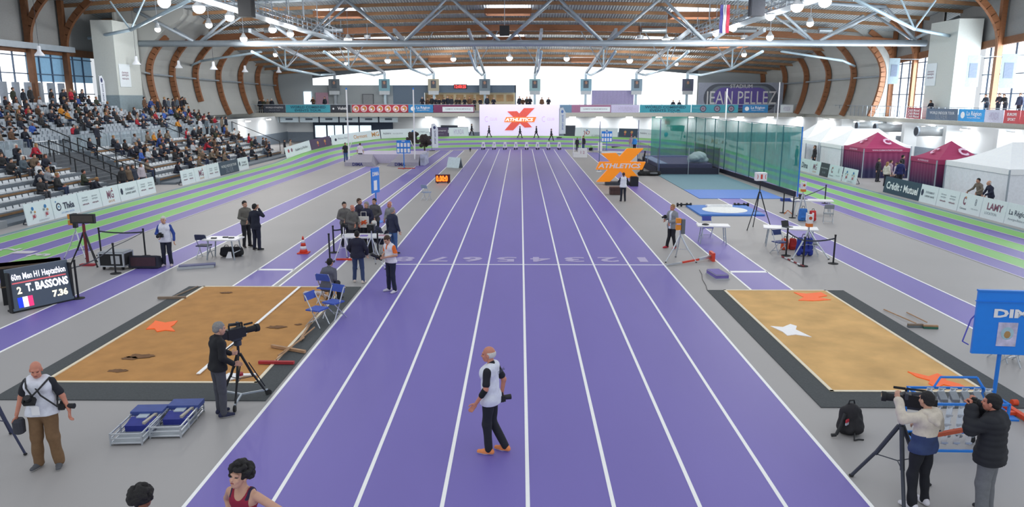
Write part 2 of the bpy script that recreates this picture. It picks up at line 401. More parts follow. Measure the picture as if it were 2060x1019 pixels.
def person(label, loc, rz=0.0, p=STAND, H=1.75, lod=0, skin=SKIN, hair=('short', 'black'), hr=(0, 0, 0), fat=1.0, top='#222630', top_name='jacket', sleeve='long', loose=.016, hem=.1,
           legs='#22252e', leg_loose=.014, shorts=False, shoes='#1c1c20', sole='#c8c8c8', top_mat=None, top_mats=None, group=None, vest=None, fold=.005, belt=None):
    s = H/1.75
    o = blob_obj('person', body_blob(p, lod, fat, hr), [skin, EYE, LIP], None, head_mat(p, hr) if lod < 2 else None)
    o.location = loc; o.rotation_euler = (0, 0, rz); o.scale = (s, s, s); tag(o, label, 'person', group)
    inner = top if not vest else vest[0]
    t = blob_obj(top_name if not vest else 'shirt', top_blob(p, lod, fat, loose if not vest else .01, sleeve, hem, fold), top_mats or [cloth(inner)], o, top_mat)
    if vest:
        blob_obj('vest', top_blob(p, lod, fat*1.02, .024, 'none', hem, fold, collar=False), top_mats and [cloth(vest[1])] or [cloth(vest[1])], o)
    blob_obj('trousers' if not shorts else 'shorts', leg_blob(p, lod, leg_loose, fold, shorts, fat), [cloth(legs)], o)
    if hair:
        blob_obj('hair' if hair[0] != 'beanie' else 'beanie', rot_to(hair_blob(hair[0], lod), hr, p['Hd']), [HAIRM[hair[1]] if hair[1] in HAIRM else cloth(hair[1])], o)
    for i in (0, 1):
        z0 = p['an'][i][2]-.09
        blob_obj('shoe', shoe_blob(p, i, lod), [cloth(shoes), cloth(sole)], o, (lambda z0: lambda c: (c[:, 2] < z0+.025).astype(int))(z0))
    return o

# shared low-detail figures for the crowd; every spectator is a body with its own jacket, trousers and hair
CROWD = {}
def crowd_proto(kind, hs):
    k = (kind, hs)
    if k in CROWD: return CROWD[k]
    P_ = {'sit': SIT, 'sit_lean': pose(SIT, C=(0, -.13, .86), N=(0, -.19, 1.0), Hd=(0, -.27, 1.13), el=[(-.22, -.3, .68), (.22, -.3, .68)], wr=[(-.08, -.46, .62), (.08, -.46, .62)]),
          'sit_turn': pose(SIT, Hd=(.02, -.06, 1.19), el=[(-.25, .0, .72), (.26, -.1, .74)], wr=[(-.2, -.3, .6), (.05, -.3, .8)]),
          'stand': STAND, 'stand_cross': pose(el=[(-.25, .0, 1.14), (.25, 0, 1.14)], wr=[(-.02, -.19, 1.16), (.04, -.17, 1.2)]),
          'stand_lean': pose(C=(0, -.1, 1.28), N=(0, -.17, 1.41), Hd=(0, -.24, 1.54), el=[(-.26, -.2, 1.1), (.26, -.2, 1.1)], wr=[(-.16, -.42, 1.08), (.16, -.42, 1.08)])}[kind]
    foot = lambda c: (c[:, 2] < .13).astype(int)
    me = [('person', blob_mesh('person', body_blob(P_, 2), [SKIN, cloth('#1c1c20')], foot)), ('jacket', blob_mesh('jacket', top_blob(P_, 2, 1.0, .024), cloth('#222630'))),
          ('trousers', blob_mesh('trousers', leg_blob(P_, 2, .016), cloth('#22252e'))), ('hair', blob_mesh('hair', rot_to(hair_blob(hs, 2), (0, 0, 0), P_['Hd']), HAIRM['brown']))]
    CROWD[k] = me; return me
def spectator(label, loc, rz, kind, top, legs='#23252e', hair='brown', hs='short', skin=SKIN, H=1.72, group='spectators'):
    pr = crowd_proto(kind, hs); root = None
    for (n, me), m in zip(pr, (skin, cloth(top), cloth(legs), HAIRM[hair])):
        o = bpy.data.objects.new(n, me); COL.objects.link(o)
        o.material_slots[0].link = 'OBJECT'; o.material_slots[0].material = m
        if root is None:
            root = o; o.location = loc; o.rotation_euler = (0, 0, rz); o.scale = [H/1.75]*3; tag(o, label, 'person', group)
        else: o.parent = root
    return root
# ------------------------------------------------------------------ the hall: ground
GREY = mat('floor_grey', '#a5a2a2', .55, var=.035, scale=.25)
def track_mat(name, col, var=.035):
    m = mat(name, col, .5, var=var, scale=.6, stretch=(1, .25, 1)); return m
PURP = track_mat('track_purple', '#7669b8'); PURP2 = track_mat('track_purple_side', '#7569b0')
GRN = track_mat('track_green', '#80c065', .03); LINE = mat('line_white', '#ffffff', .5, var=.02); LINE2 = mat('line_pale', '#cfc9d4', .5, var=.02)
CONC = mat('concrete', '#8b9096', .8, var=.08, scale=3, bump=.1); CONCD = mat('concrete_dark', '#5c6168', .8, var=.1, scale=3, bump=.1)
WHITEW = mat('wall_white', '#dfe3e6', .7, var=.03, scale=.5); GREYP = mat('panel_grey', '#a9acab', .7, var=.04, scale=.8)
STEEL = mat('steel_grey', '#a3aeb9', .4, .25, var=.05, scale=2); STEELB = mat('steel_pale_blue', '#b4cad8', .4, .2, var=.05, scale=2)
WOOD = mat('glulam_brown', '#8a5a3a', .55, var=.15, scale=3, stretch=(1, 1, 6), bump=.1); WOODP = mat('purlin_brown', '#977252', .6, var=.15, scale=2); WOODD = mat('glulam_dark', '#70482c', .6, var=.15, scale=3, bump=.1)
BLACK = mat('black_metal', '#1d1f24', .5, var=.1); DARK = mat('dark_slate', '#3a3f4a', .6, var=.1)
struct('floor', MB().bb(-42, 42, 3, 106, -.3, 0), GREY)
def strip(mb, x0, x1, y0, y1, z): mb.bb(x0, x1, y0, y1, -.001, z)
XC = .12
def runway(name, x0, x1, y0, y1, inner=(), lw=.06):
    mb = MB(); strip(mb, x0, x1, y0, y1, .005); mb.mi = 1
    for x in (x0, x1): mb.bb(x-lw/2, x+lw/2, y0, y1, 0, .009)
    for a in inner: mb.bb(*a, 0, .009)
    return struct(name, mb, [PURP, LINE])
# eight sprint lanes, finish line and lane numbers
mb = MB(); strip(mb, XC-4.88, XC+4.88, 4, 86.2, .005); mb.mi = 1
for i in range(9): x = XC-4.88+1.22*i; mb.bb(x-.03, x+.03, 4, 85.5, 0, .009)
mb.bb(XC-4.88, XC+4.88, 85.45, 85.55, 0, .009); mb.bb(XC-4.88, XC+4.88, 25.55, 25.62, 0, .0095)
mb.mi = 2
for i in range(8):
    x = XC-4.27+1.22*i; text_on(mb, str(8-i), (x, 26.45, .009), (-1, 0, 0), (0, -1, 0), w=.72 if i < 7 else .3, h=.8, bold=.03, lift=.001)
struct('sprint_track', mb, [PURP, LINE, mat('line_lilac', '#b9aed6', .5)])
runway('long_jump_runway', -8.84, -7.62, 22.4, 83.5, [(-8.84, -7.62, 24.6, 24.82)]); runway('long_jump_runway', -7.4, -6.17, 22.4, 83.5)
runway('pole_vault_runway', -13.05, -11.85, 4, 63.6)
runway('long_jump_runway', 6.98, 8.24, 22.15, 80.5, [(6.98, 8.24, 24.45, 24.68)])
runway('high_jump_runway', 11.38, 12.66, 8, 43.2)

# 200 m oval: six banked lanes
RI, LW, NL, YB = 16.2, .9, 6, 70.0
def smooth(t): t = max(0, min(1, t)); return t*t*(3-2*t)
def oval(s):       # s along: straight left (s<0), bend 0..pi*RI, straight right
    L = PI*19
    if s < 0: return (-1, 0), YB + s, 0
    if s > L: return (1, 0), YB - (s-L), 0
    a = PI - s/19
    return (math.cos(a), math.sin(a)), YB, 0
def opt(s, r):
    n, y, _ = oval(s); L = PI*19; q = s if s < L/2 else L - s
    b = smooth((q+4)/20) * 1.2
    return Vector((n[0]*r, y + n[1]*r, .004 + b*max(0, (r-RI)/(LW*NL))))
mb = MB(); L = PI*19; ss = [-66] + [-8+.8*i for i in range(int((L+16)/.8)+1)] + [L+66]
def band(mb, r0, r1, lift, mi):
    mb.mi = mi; b = len(mb.v)
    for s in ss:
        for r in (r0, r1): v = opt(s, r); mb.v.append((v.x, v.y, v.z+lift))
    for i in range(len(ss)-1): mb.f.append((b+2*i, b+2*i+2, b+2*i+3, b+2*i+1)); mb.m.append(mi)
for k in range(NL): band(mb, RI+LW*k, RI+LW*(k+1), 0, 1 if k % 2 else 0)
for k in range(NL+1): band(mb, RI+LW*k-.035, RI+LW*k+.035, .006, 2)
b = len(mb.v)                                     # outer skirt under the bank
for s in ss:
    v = opt(s, RI+LW*NL); v2 = opt(s, RI+LW*NL+.35); mb.v += [tuple(v), (v2.x, v2.y, v.z), (v2.x, v2.y, -.01)]
for i in range(len(ss)-1):
    for j in (0, 1): mb.f.append((b+3*i+j, b+3*i+3+j, b+3*i+4+j, b+3*i+1+j)); mb.m.append(3)
mb.mi = 2
for x, y, t in ((-18.6, 27.5, '1'), (-19.5, 28.0, '2'), (-17.7, 27.0, '3')): text_on(mb, t, (x, y, .012), (0, 1, 0), (-1, 0, 0), w=.5, h=.8, bold=.03)
struct('oval_track', mb, [PURP2, GRN, LINE2, mat('skirt_teal', '#6f8f93', .6)])

# sand pits with rubber surround
SAND = mat('sand', '#c08c52', .95, var=.1, scale=2.2, bump=.5); SAND2 = mat('sand_pale', '#deb274', .95, var=.16, scale=1.1, bump=.5)
MATM = mat('pit_mat', '#4c5053', .9, var=.12, scale=30, bump=.4); EDGE = mat('pit_edge', '#efe2c8', .6, var=.04)
def pit(name, x0, x1, y0, y1, ox0, ox1, oy0, oy1, sand):
    m = MB(); m.bb(ox0, x0, oy0, oy1, -.02, .018).bb(x1, ox1, oy0, oy1, -.02, .018).bb(x0, x1, oy0, y0, -.02, .018)
    struct(name + '_surround', m, MATM)
    m = MB(); e = .07
    m.bb(x0, x0+e, y0, y1, 0, .03).bb(x1-e, x1, y0, y1, 0, .03).bb(x0, x1, y0, y0+e, 0, .03).bb(x0, x1, y1-e, y1, 0, .03)
    struct(name + '_edge', m, EDGE)
    m = MB(); nx, ny = 40, 70; rr = random.Random(5)
    for j in range(ny+1):
        for i in range(nx+1):
            x = x0+e+(x1-x0-2*e)*i/nx; y = y0+e+(y1-y0-2*e)*j/ny
            m.v.append((x, y, .014 + .006*math.sin(x*3.1+y*1.3)*math.sin(y*2.2-x) + rr.uniform(-.003, .003)))
    for j in range(ny):
        for i in range(nx): q = j*(nx+1)+i; m.f.append((q, q+1, q+nx+2, q+nx+1)); m.m.append(0)
    struct(name + '_sand', m, sand, smooth=True)
pit('left_pit', -9.72, -5.32, 14.38, 22.36, -10.15, -4.86, 13.5, 22.36, SAND)
pit('right_pit', 6.12, 9.2, 14.05, 22.08, 5.64, 9.72, 13.3, 22.08, SAND2)
DSAND = mat('damp_sand', '#7d5a3c', .95, var=.2, scale=9)
for px, py, a, b_ in ((285, 716, .34, .07), (262, 720, .2, .05), (238, 745, .22, .05), (556, 657, .3, .05), (600, 652, .1, .03), (455, 588, .2, .04)):
    g = G(px, py, .02); m = MB(); n = 22; rr = random.Random(px)
    ring = [(g.x + a*rr.uniform(.6, 1.1)*math.cos(2*PI*i/n), g.y + 2.6*b_*rr.uniform(.5, 1.2)*math.sin(2*PI*i/n), .0235) for i in range(n)]
    m.add(ring, [tuple(range(n))]); m.build('dug_sand', DSAND, kind='stuff', label='dark damp scrape dug in the sand of the left pit', cat='sand')
m = MB(); m.bar((-6.72, 14.85, .035), (-6.72, 22.3, .035), .075, .02); recenter(m.build('measuring_ribbon', LINE, label='white ribbon stretched lengthwise over the left sand pit', cat='ribbon'))

# ------------------------------------------------------------------ roof
def zc(y): return 15.0 - (y-72)*5.0/33 if y > 72 else 15.0 + (72-y)*.085
def zr(x, y): return zc(y) - .00098*x*x
def deck_mat():
    m = mat('corrugated_deck', '#a3abb0', .55, .2, var=.05, scale=1); nt = m.node_tree; b = nt.nodes['Principled BSDF']
    wv = nt.nodes.new('ShaderNodeTexWave'); wv.bands_direction = 'X'; wv.inputs['Scale'].default_value = 1.1
    tc = nt.nodes.new('ShaderNodeTexCoord'); nt.links.new(tc.outputs['Object'], wv.inputs['Vector'])
    bp = nt.nodes.new('ShaderNodeBump'); bp.inputs['Strength'].default_value = .9; bp.inputs['Distance'].default_value = .12
    nt.links.new(wv.outputs[0], bp.inputs['Height']); nt.links.new(bp.outputs[0], b.inputs['Normal']); return m
def arch_sheet(x0, x1, y0, y1, f, nx, ny, th=.12):
    m = MB()
    for lay in (0, 1):
        for j in range(ny+1):
            for i in range(nx+1):
                x = x0+(x1-x0)*i/nx; y = y0+(y1-y0)*j/ny; m.v.append((x, y, f(x, y)+lay*th))
    n = (nx+1)*(ny+1)
    for j in range(ny):
        for i in range(nx):
            q = j*(nx+1)+i; m.f.append((q, q+nx+1, q+nx+2, q+1)); m.f.append((n+q, n+q+1, n+q+nx+2, n+q+nx+1)); m.m += [0, 0]
    return m
struct('ceiling', arch_sheet(-43, 43, 52, 106.5, zr, 24, 20), deck_mat())
def purlin(name, y, x0, x1, w_, h, m_, dz=0):
    m = MB(); n = 24; pts = [(x0+(x1-x0)*i/n) for i in range(n+1)]
    for a, b in zip(pts, pts[1:]): m.bar((a, y, zr(a, y)-h/2-dz), (b+.02, y, zr(b, y)-h/2-dz), w_, h)
    struct(name, m, m_)
for i in range(18): purlin('roof_purlin', 54+2.95*i, -40, 40, .2, .3, WOODP)
purlin('service_beam', 80.3, -38, 38, .4, .6, WOOD, .75)
EM = mat('skylight_glass', '#ffffff', .3, emit=5.0, ecol='#f2f7ff')
sky = []
for Y, xs, hw in ((76.6, (-17.7, -1.2, 16.8), 2.2), (88.2, (-16.8, -1.6, 15.2, -23.5, 23.2), 2.1), (66.5, (-29, 27.5), 1.8), (99, (-10, 8), 1.6)):
    for x in xs:
        fr = MB(); z = min(zr(x-hw, Y-.9), zr(x+hw, Y+.9)) - .58; D = 1.1
        for sx in (-1, 1): fr.bb(x+sx*hw-.06, x+sx*hw+.06, Y-D, Y+D, z, z+.5)
        for sy in (-1, 1): fr.bb(x-hw, x+hw, Y+sy*D-.06, Y+sy*D+.06, z, z+.5)
        o = struct('skylight', fr, WOOD)
        MB().bb(x-hw+.06, x+hw-.06, Y-D+.06, Y+D-.06, z+.28, z+.34).build('skylight_pane', EM, o)
# main transverse tube truss
YT, ZT = 72.5, 10.62
m = MB(); m.cyl((-35.55, YT, ZT), (37.45, YT, ZT), .29, n=16); o_tr = struct('main_truss', m, STEEL, smooth=True)
bot = [-39.5, -30.1, -20.5, -11.1, -1.6, 7.9, 17.4, 27.3, 36.8, 41]; top = [-35.3, -25.3, -16, -6.5, 3.2, 12.8, 22.6, 33.0]
m = MB(); m.tube([(x, YT-.9, zr(x, YT)-.15) for x in top], .16, 8).tube([(x, YT+2.4, zr(x, YT)-.2) for x in top], .12, 8).build('top_chord', STEEL, o_tr, smooth=True)
for i, x in enumerate(top):
    a = bot[i+0]; b2 = bot[i+1]; z = zr(x, YT)-.2
    for c in ((a, .35), (b2, -.35)):
        if c[0] < -35.5 or c[0] > 37.4: continue
        for dy, r_ in ((-.9, .14), (2.4, .11)): MB().cyl((x, YT+dy, z), (c[0]+c[1], YT+dy*.1, ZT+.2), r_, n=8).build('diagonal', STEEL, o_tr, smooth=True)
for x, a in ((40, (36.0, YT, ZT+.2)),): MB().cyl((x, YT-.4, 12.9), a, .15, n=8).build('diagonal', STEEL, o_tr, smooth=True)
# second, farther transverse truss seen through the first
m = MB(); m.tube([(-34+6.8*i, 62, 14.35 - .0009*(-34+6.8*i)**2) for i in range(11)], .14, 8); o2 = struct('second_truss', m, STEEL, smooth=True)
# longitudinal trusses running to the end wall
cols = [672, 773, 872, 975, 1076, 1179, 1281, 1384]; XS = [A(p, 150, 104.4).x for p in cols]
for i, x in enumerate(XS):
    m = MB(); m.bar((x, 104.6, 8.95), (x, 72.6, 11.8), .26, .34); r_ = struct('long_truss', m, STEEL)
    P3 = [(x, 104.4, 8.85), (x, 97, 8.45), (x, 83, 8.7), (x, 72.8, 9.9)]
    MB().tube(P3, .14, 8).build('lower_chord', STEELB, r_, smooth=True)
    MB().cyl((x, 83, 8.7), (x, 83, 10.8), .08).build('strut', STEELB, r_); MB().cyl((x, 83, 8.7), (x, 78, 11.3), .05).build('strut', STEEL, r_); MB().cyl((x, 83, 8.7), (x, 88, 10.4), .05).build('strut', STEEL, r_)
    MB().cyl((x, 83, 8.7), (x+(2.5 if x < 0 else -2.5), 83, zr(x, 83)-.6), .05).build('strut', STEEL, r_)
    m = MB(); m.bb(x-.16, x+.16, 104.5, 104.85, 3.8, 9.0); struct('window_column', m, STEELB if i else STEEL)
# diagonal chords crossing under the roof on both flanks
for s in (-1, 1):
    m = MB(); m.tube([(s*24, 57, 12.6), (s*33, 66, 11.3), (s*38.6, 69.5, 10.9)], .14, 8); struct('brace_tube', m, STEELB, smooth=True)
    m = MB(); m.tube([(s*33, 66, 11.3), (s*31.5, 66, 13.9)], .08, 8).tube([(s*33, 66, 11.3), (s*34.5, 66, 13.6)], .08, 8); struct('brace_tube', m, STEELB)
    m = MB(); m.tube([(s*26, 78, 10.2), (s*33, 80, 9.4), (s*36, 84, 9.0)], .12, 8); struct('brace_tube', m, STEELB, smooth=True)
# catwalks with railings
for X0, nm in ((-19.0, 'left'), (17.6, 'right')):
    m = MB()
    m.bb(X0-.6, X0+.6, 46, 86, 11.4, 11.48); root = struct('catwalk', m, STEEL)
    for sx in (-.6, .6):
        m = MB()
        for z in (11.75, 12.1, 12.45): m.bar((X0+sx, 46, z), (X0+sx, 86, z), .045)
        for j in range(27): m.bar((X0+sx, 46+1.53*j, 11.4), (X0+sx, 46+1.53*j, 12.45), .045)
        m.build('railing', STEEL, root)
    m = MB()
    for j in range(9): m.bar((X0-.6, 48+4.6*j, 12.4), (X0-.6, 48+4.6*j, zr(X0, 48+4.6*j)), .07).bar((X0+.6, 48+4.6*j, 12.4), (X0+.6, 48+4.6*j, zr(X0, 48+4.6*j)), .07)
    m.build('hanger', STEEL, root)
# metal duct run along the service beam
DUCTM = mat('duct_silver', '#b4bcc2', .35, .6, var=.06, scale=3)
for i, (px, w_) in enumerate(((498, 30), (545, 26), (668, 44), (1316, 50), (1498, 46), (1608, 26), (1660, 26))):
    a = A(px-w_/2, 61, 79.6); b = A(px+w_/2, 61, 79.6); m = MB(); m.cyl(a, b, .24, n=14).cyl(a, a+Vector((.06, 0, 0)), .27, n=14).cyl(b-Vector((.06, 0, 0)), b, .27, n=14)
    recenter(m.build('duct_segment', DUCTM, smooth=False, label=['silver duct segment under the roof beam, leftmost of the left pair', 'silver duct segment under the roof beam beside the left catwalk', 'long silver duct segment left of the centre, under the roof beam', 'silver duct segment under the beam right of the centre', 'silver duct segment under the beam behind the French flag', 'short silver duct segment right of the right catwalk', 'short silver duct segment near the big right roof truss node', 'silver duct segment near the left white pillar', 'silver duct segment near the right white pillar'][i], cat='duct'))

# ------------------------------------------------------------------ galleries, walls, windows
GY = 96.0; GZ = 3.76
m = MB(); m.bb(-38.6, 37, GY, 106, GZ-.32, GZ); m.mi = 1; m.bb(-38.6, 36.4, GY-.12, GY, GZ-.42, GZ+.06); struct('gallery_slab', m, [GREYP, mat('slab_edge', '#b9b9b2', .7)])
m = MB(); e = [(35.5, GY), (37.2, 56), (37.7, 44)]
for (x0, y0), (x1, y1) in zip(e, e[1:]): m.add([(x0, y0, GZ-.4), (x1, y1, GZ-.4), (42, y1, GZ-.4), (42, y0, GZ-.4), (x0, y0, GZ), (x1, y1, GZ), (42, y1, GZ), (42, y0, GZ)], [(0, 3, 2, 1), (4, 5, 6, 7), (0, 1, 5, 4), (1, 2, 6, 5), (2, 3, 7, 6), (3, 0, 4, 7)])
struct('gallery_slab', m, mat('slab_edge', '#b9b9b2'))
# far ground-floor wall
m = MB(); m.bb(-40, 38, 100.5, 100.8, 0, GZ-.3); m.mi = 1; m.bb(-40, 38, 100.4, 100.5, 0, 1.25); struct('wall_far', m, [WHITEW, mat('dado_grey', '#7f8b98', .7)])
# far upper wall: window band with solid lower left part
WXL, WXR = A(628, 150, 105).x, A(1404, 150, 105).x; WXM = A(1038, 170, 105).x
def wtop(x): return 9.95 - .0021*x*x
GLASS = mat('window_glass', '#ffffff', .1, emit=1.25, ecol='#f7fbff')
m = MB(); UW = mat('upper_wall', '#9ea7ad', .7, var=.03); UWD = mat('upper_wall_blue', '#66788c', .7, var=.04)
m.bb(-42, WXL, 105, 105.3, GZ, 13).bb(WXR, 42, 105, 105.3, GZ, 13)
m.mi = 0; x1 = A(790, 170, 105).x; m.bb(WXL, x1, 105, 105.3, GZ, 7.35)
m.mi = 1; ox0, ox1 = A(853, 190, 105).x, A(1036, 190, 105).x
m.bb(x1, ox0, 105, 105.3, GZ, 7.35); m.bb(ox0, WXM, 105, 105.3, 6.35, 7.35).bb(ox1, WXM, 105, 105.3, GZ, 7.35)
m.mi = 2; n = 24
for i in range(n):
    a = WXL+(WXR-WXL)*i/n; b = WXL+(WXR-WXL)*(i+1)/n
    m.add([(a, 105, wtop(a)), (b, 105, wtop(b)), (b, 105, 11.5), (a, 105, 11.5), (a, 105.3, wtop(a)), (b, 105.3, wtop(b)), (b, 105.3, 11.5), (a, 105.3, 11.5)], [(0, 1, 2, 3), (4, 7, 6, 5), (0, 4, 5, 1)])
struct('wall_far_upper', m, [UW, UWD, mat('fascia_dark', '#5b646c', .7)])
m = MB(); m.bb(ox0, ox1, 105.9, 106, GZ, 7); m.mi = 1
for i in range(9): x = ox0+(ox1-ox0)*(i+.5)/9; m.bb(x-.5, x+.5, 105.8, 105.9, 5.2, 6.1)
struct('wall_bar', m, [mat('bar_cream', '#c8bda0', .7), mat('bar_panel', '#a98a64', .7, var=.3, scale=1)])
m = MB(); m.bb(WXL, WXM, 105.1, 105.14, 7.35, 10); o = struct('window_1', m, GLASS)
m = MB(); m.bb(WXM, WXR, 105.1, 105.14, GZ, 10); struct('window_2', m, GLASS)
# sunlit building and purple hoarding outside the end window
# side walls: window wall near, ribbed curved wall beyond
BGL = mat('tinted_glass', '#7fa6c4', .1, emit=.25, ecol='#86b4d8')
RIBL = [(-.493, 73.5), (-.4626, 78.4), (-.4316, 83.6), (-.401, 88.9), (-.3716, 94.0), (-.349, 99.0), (-.325, 104.0)]
RIBR = [(.477, 80.5), (.439, 85.2), (.406, 90.2), (.377, 95.2), (.349, 100), (.32, 104.5)]
def ribx(r, Y): return r*(Y*math.cos(PITCH)-.3) 
def bow(z): # outward bulge of the ribbed wall with height, 0 at its fullest
    t = (z-8.0)
    return (t/4.2)**2*.95 if t < 0 else (min(t, 5)/2.3)**2*.95
for side, ribs in ((-1, RIBL), (1, RIBR)):
    nm = 'left' if side < 0 else 'right'
    pts = [(ribx(r, y), y) for r, y in ribs]; pts = [(pts[0][0], 72.5 if side < 0 else 80.4)] + pts + [(pts[-1][0]*.99, 106)]
    zs = [GZ+.0 + .5*k for k in range(21)]
    m = MB()
    for x, y in pts:
        for z in zs: m.v.append((x - side*bow(z) + side*.35, y, z))
    nz = len(zs)
    for i in range(len(pts)-1):
        for k in range(nz-1): m.f.append((i*nz+k, (i+1)*nz+k, (i+1)*nz+k+1, i*nz+k+1)); m.m.append(0)
    x0, y0 = pts[0]
    for k in range(nz-1):
        q = [(x0 - side*bow(z) + side*.35, y0, z) for z in zs[k:k+2]]; xb = side*(37.55 if side < 0 else 39.2)
        b_ = len(m.v); m.v += [q[0], q[1], (xb, y0, zs[k+1]), (xb, y0, zs[k])]; m.f.append((b_, b_+1, b_+2, b_+3)); m.m.append(0)
    struct('wall_' + nm + '_curved', m, GREYP)
    for i, (x, y) in enumerate(pts[1:-1]):
        m = MB(); zz = zs[:16]
        if side < 0 and i == 2: zz = zs[3:16]
        q = [Vector((x - side*bow(z), y, z)) for z in zz]
        for a, b in zip(q, q[1:]): m.bar(a, b+(b-a)*.08, .38, .5, up=(1, 0, 0))
        struct('curved_rib', m, WOOD)
    m = MB(); m.tube([(x - side*(-.02) - side*.1, y, 8.0-.9*(i/len(pts))) for i, (x, y) in enumerate(pts[:-1])], .09, 6); struct('wall_rail', m, STEEL)
def side_windows(side, X, y0, y1, posts, ztop, name, tint):
    # frame
    m = MB(); g = MB(); n = 3
    ys = [y0] + posts + [y1]
    for k in range(len(ys)-1):
        a, b = ys[k], ys[k+1]
        for j in range(1, 3): yy = a+(b-a)*j/3; m.bb(X-.05, X+.05, yy-.05, yy+.05, GZ, ztop(yy))
    for z in (6.0, 7.6, 9.0): m.bb(X-.04, X+.04, y0, y1, z-.04, z+.04)
    o = struct(name, m, mat('mullion_blue', '#4c6079', .5))
    for k in range(len(ys)-1):
        a, b = ys[k], ys[k+1]; t1, t2 = ztop(a), ztop(b)
        for z0, z1a, z1b, mm in ((GZ, tint[k][0], tint[k][0], GLASS), (tint[k][0], t1, t2, tint[k][1])):
            if z1a <= z0: continue
            MB().add([(X+side*.06, a, z0), (X+side*.06, b, z0), (X+side*.06, b, z1b), (X+side*.06, a, z1a), (X+side*.1, a, z0), (X+side*.1, b, z0), (X+side*.1, b, z1b), (X+side*.1, a, z1a)], [(0, 1, 2, 3), (4, 7, 6, 5), (3, 2, 6, 7)]).build('pane', mm, o)
    return o
zt = lambda y: 10.3 - (y-60)*.055
ztl = lambda y: 9.35 + 0*y
side_windows(-1, -40, 52, 72, [57.5, 62.5, 67.5], ztl, 'window_3', [(7.0, BGL), (7.0, GLASS), (7.0, BGL), (7.0, BGL)])
side_windows(1, 40, 44, 67.5, [49.5, 54.6, 59.8, 65], zt, 'window_4', [(GZ, GLASS)]*5)
side_windows(1, 38.6, 72, 80.5, [75.8], zt, 'window_5', [(GZ, GLASS)]*2)
for side, X, a, b in ((-1, -40, 44, 72), (1, 40, 44, 72), (1, 38.6, 72, 80.5), (-1, -40, 72, 82), (1, 39, 80.5, 84)):
    zt = ztl if side < 0 else (lambda y: 10.3 - (y-60)*.055)
    m = MB(); m.add([(X, a, zt(a)), (X, b, zt(b)), (X, b, 15), (X, a, 15.5), (X+side*.2, a, zt(a)), (X+side*.2, b, zt(b)), (X+side*.2, b, 15), (X+side*.2, a, 15.5)], [(0, 1, 2, 3), (4, 7, 6, 5), (0, 4, 5, 1)])
    struct('wall_left_upper' if side < 0 else 'wall_right_upper', m, mat('upper_panel', '#8d8f90', .7, var=.05))
    m = MB(); m.add([(X-side*.25, a, zt(a)-.1), (X-side*.25, b, zt(b)-.1), (X-side*.25, b, zt(b)+.5), (X-side*.25, a, zt(a)+.5), (X, a, zt(a)-.1), (X, b, zt(b)-.1), (X, b, zt(b)+.5), (X, a, zt(a)+.5)], [(0, 1, 2, 3), (4, 7, 6, 5), (0, 4, 5, 1), (3, 2, 6, 7)])
    struct('window_head_beam', m, WOODD)
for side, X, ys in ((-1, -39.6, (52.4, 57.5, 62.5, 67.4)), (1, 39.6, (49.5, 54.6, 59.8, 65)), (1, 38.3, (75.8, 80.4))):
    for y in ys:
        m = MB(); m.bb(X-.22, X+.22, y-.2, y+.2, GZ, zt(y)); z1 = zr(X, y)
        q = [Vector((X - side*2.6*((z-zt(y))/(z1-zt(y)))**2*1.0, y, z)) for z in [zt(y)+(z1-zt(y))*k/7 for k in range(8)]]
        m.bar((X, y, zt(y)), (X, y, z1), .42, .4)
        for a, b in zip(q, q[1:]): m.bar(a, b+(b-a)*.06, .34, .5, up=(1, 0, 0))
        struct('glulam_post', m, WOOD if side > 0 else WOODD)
for x0, x1, y0, y1, nm in ((-37.5, -35.6, 68, 72.3, 'left'), (37.5, 39.6, 67.5, 72, 'right')):
    m = MB(); m.bb(x0, x1, y0, y1, 0 if nm == 'right' else 2, 12.3); m.mi = 1
    if nm == 'left': m.bb(x0, x1+.03, y0-.03, y1+.03, 4, 6.0-.1)
    struct('pillar_' + nm, m, [mat('pillar_white', '#ccd2cf', .7, var=.03), mat('pillar_base', '#8798a0', .7)])
# outer side walls (ground floor)
m = MB(); m.bb(40.2, 40.5, 30, 106, 0, GZ-.3).bb(36.4, 36.6, 30, 100.5, 0, GZ-.35); m.mi = 1; m.bb(36.3, 36.4, 30, 100.5, 0, 1.3); struct('wall_right', m, [WHITEW, mat('dado_grey', '#7f8b98')])
m = MB()
for i in range(8): y = 43+6.9*i; m.bb(35.2, 36.4, y-.25, y+.25, 0, GZ-.35)
struct('wall_right_piers', m, WHITEW)
m = MB(); m.bb(-40.3, -40.1, 24, 106, 0, GZ+.3); m.mi = 0; struct('wall_left', m, [WHITEW])
m = MB(); m.bb(-31, -30.8, 79.5, 100.5, 0, GZ-.35); m.mi = 1; m.bb(-30.8, -30.7, 79.5, 100.5, 0, 1.3); struct('wall_left_ground', m, [WHITEW, mat('dado_grey', '#7f8b98')])

# infill panels closing the corners between pillars and curved walls, window pilasters
m = MB(); m.bb(-37.6, -37.4, 72.0, 84, GZ-.4, 15); struct('wall_infill', m, GREYP)
m = MB(); m.bar((-39.2, 50, 9.75), (-39.2, 67.8, 9.75), .5, .45); struct('eaves_beam', m, STEEL)
for i in range(8): m = MB(); y = 55.8+1.5*i; m.bb(-39.85, -39.5, y-.22, y+.22, GZ, 6.9); struct('window_pilaster', m, M('#8f98a4'))
m = MB(); m.bb(-30, 5, GY+.12, GY+1.4, GZ, GZ+.3); struct('gallery_step', m, GREYP)
m = MB(); m.bb(37.45, 39.3, 50, 67.3, GZ, GZ+.5); struct('gallery_step', m, GREYP)
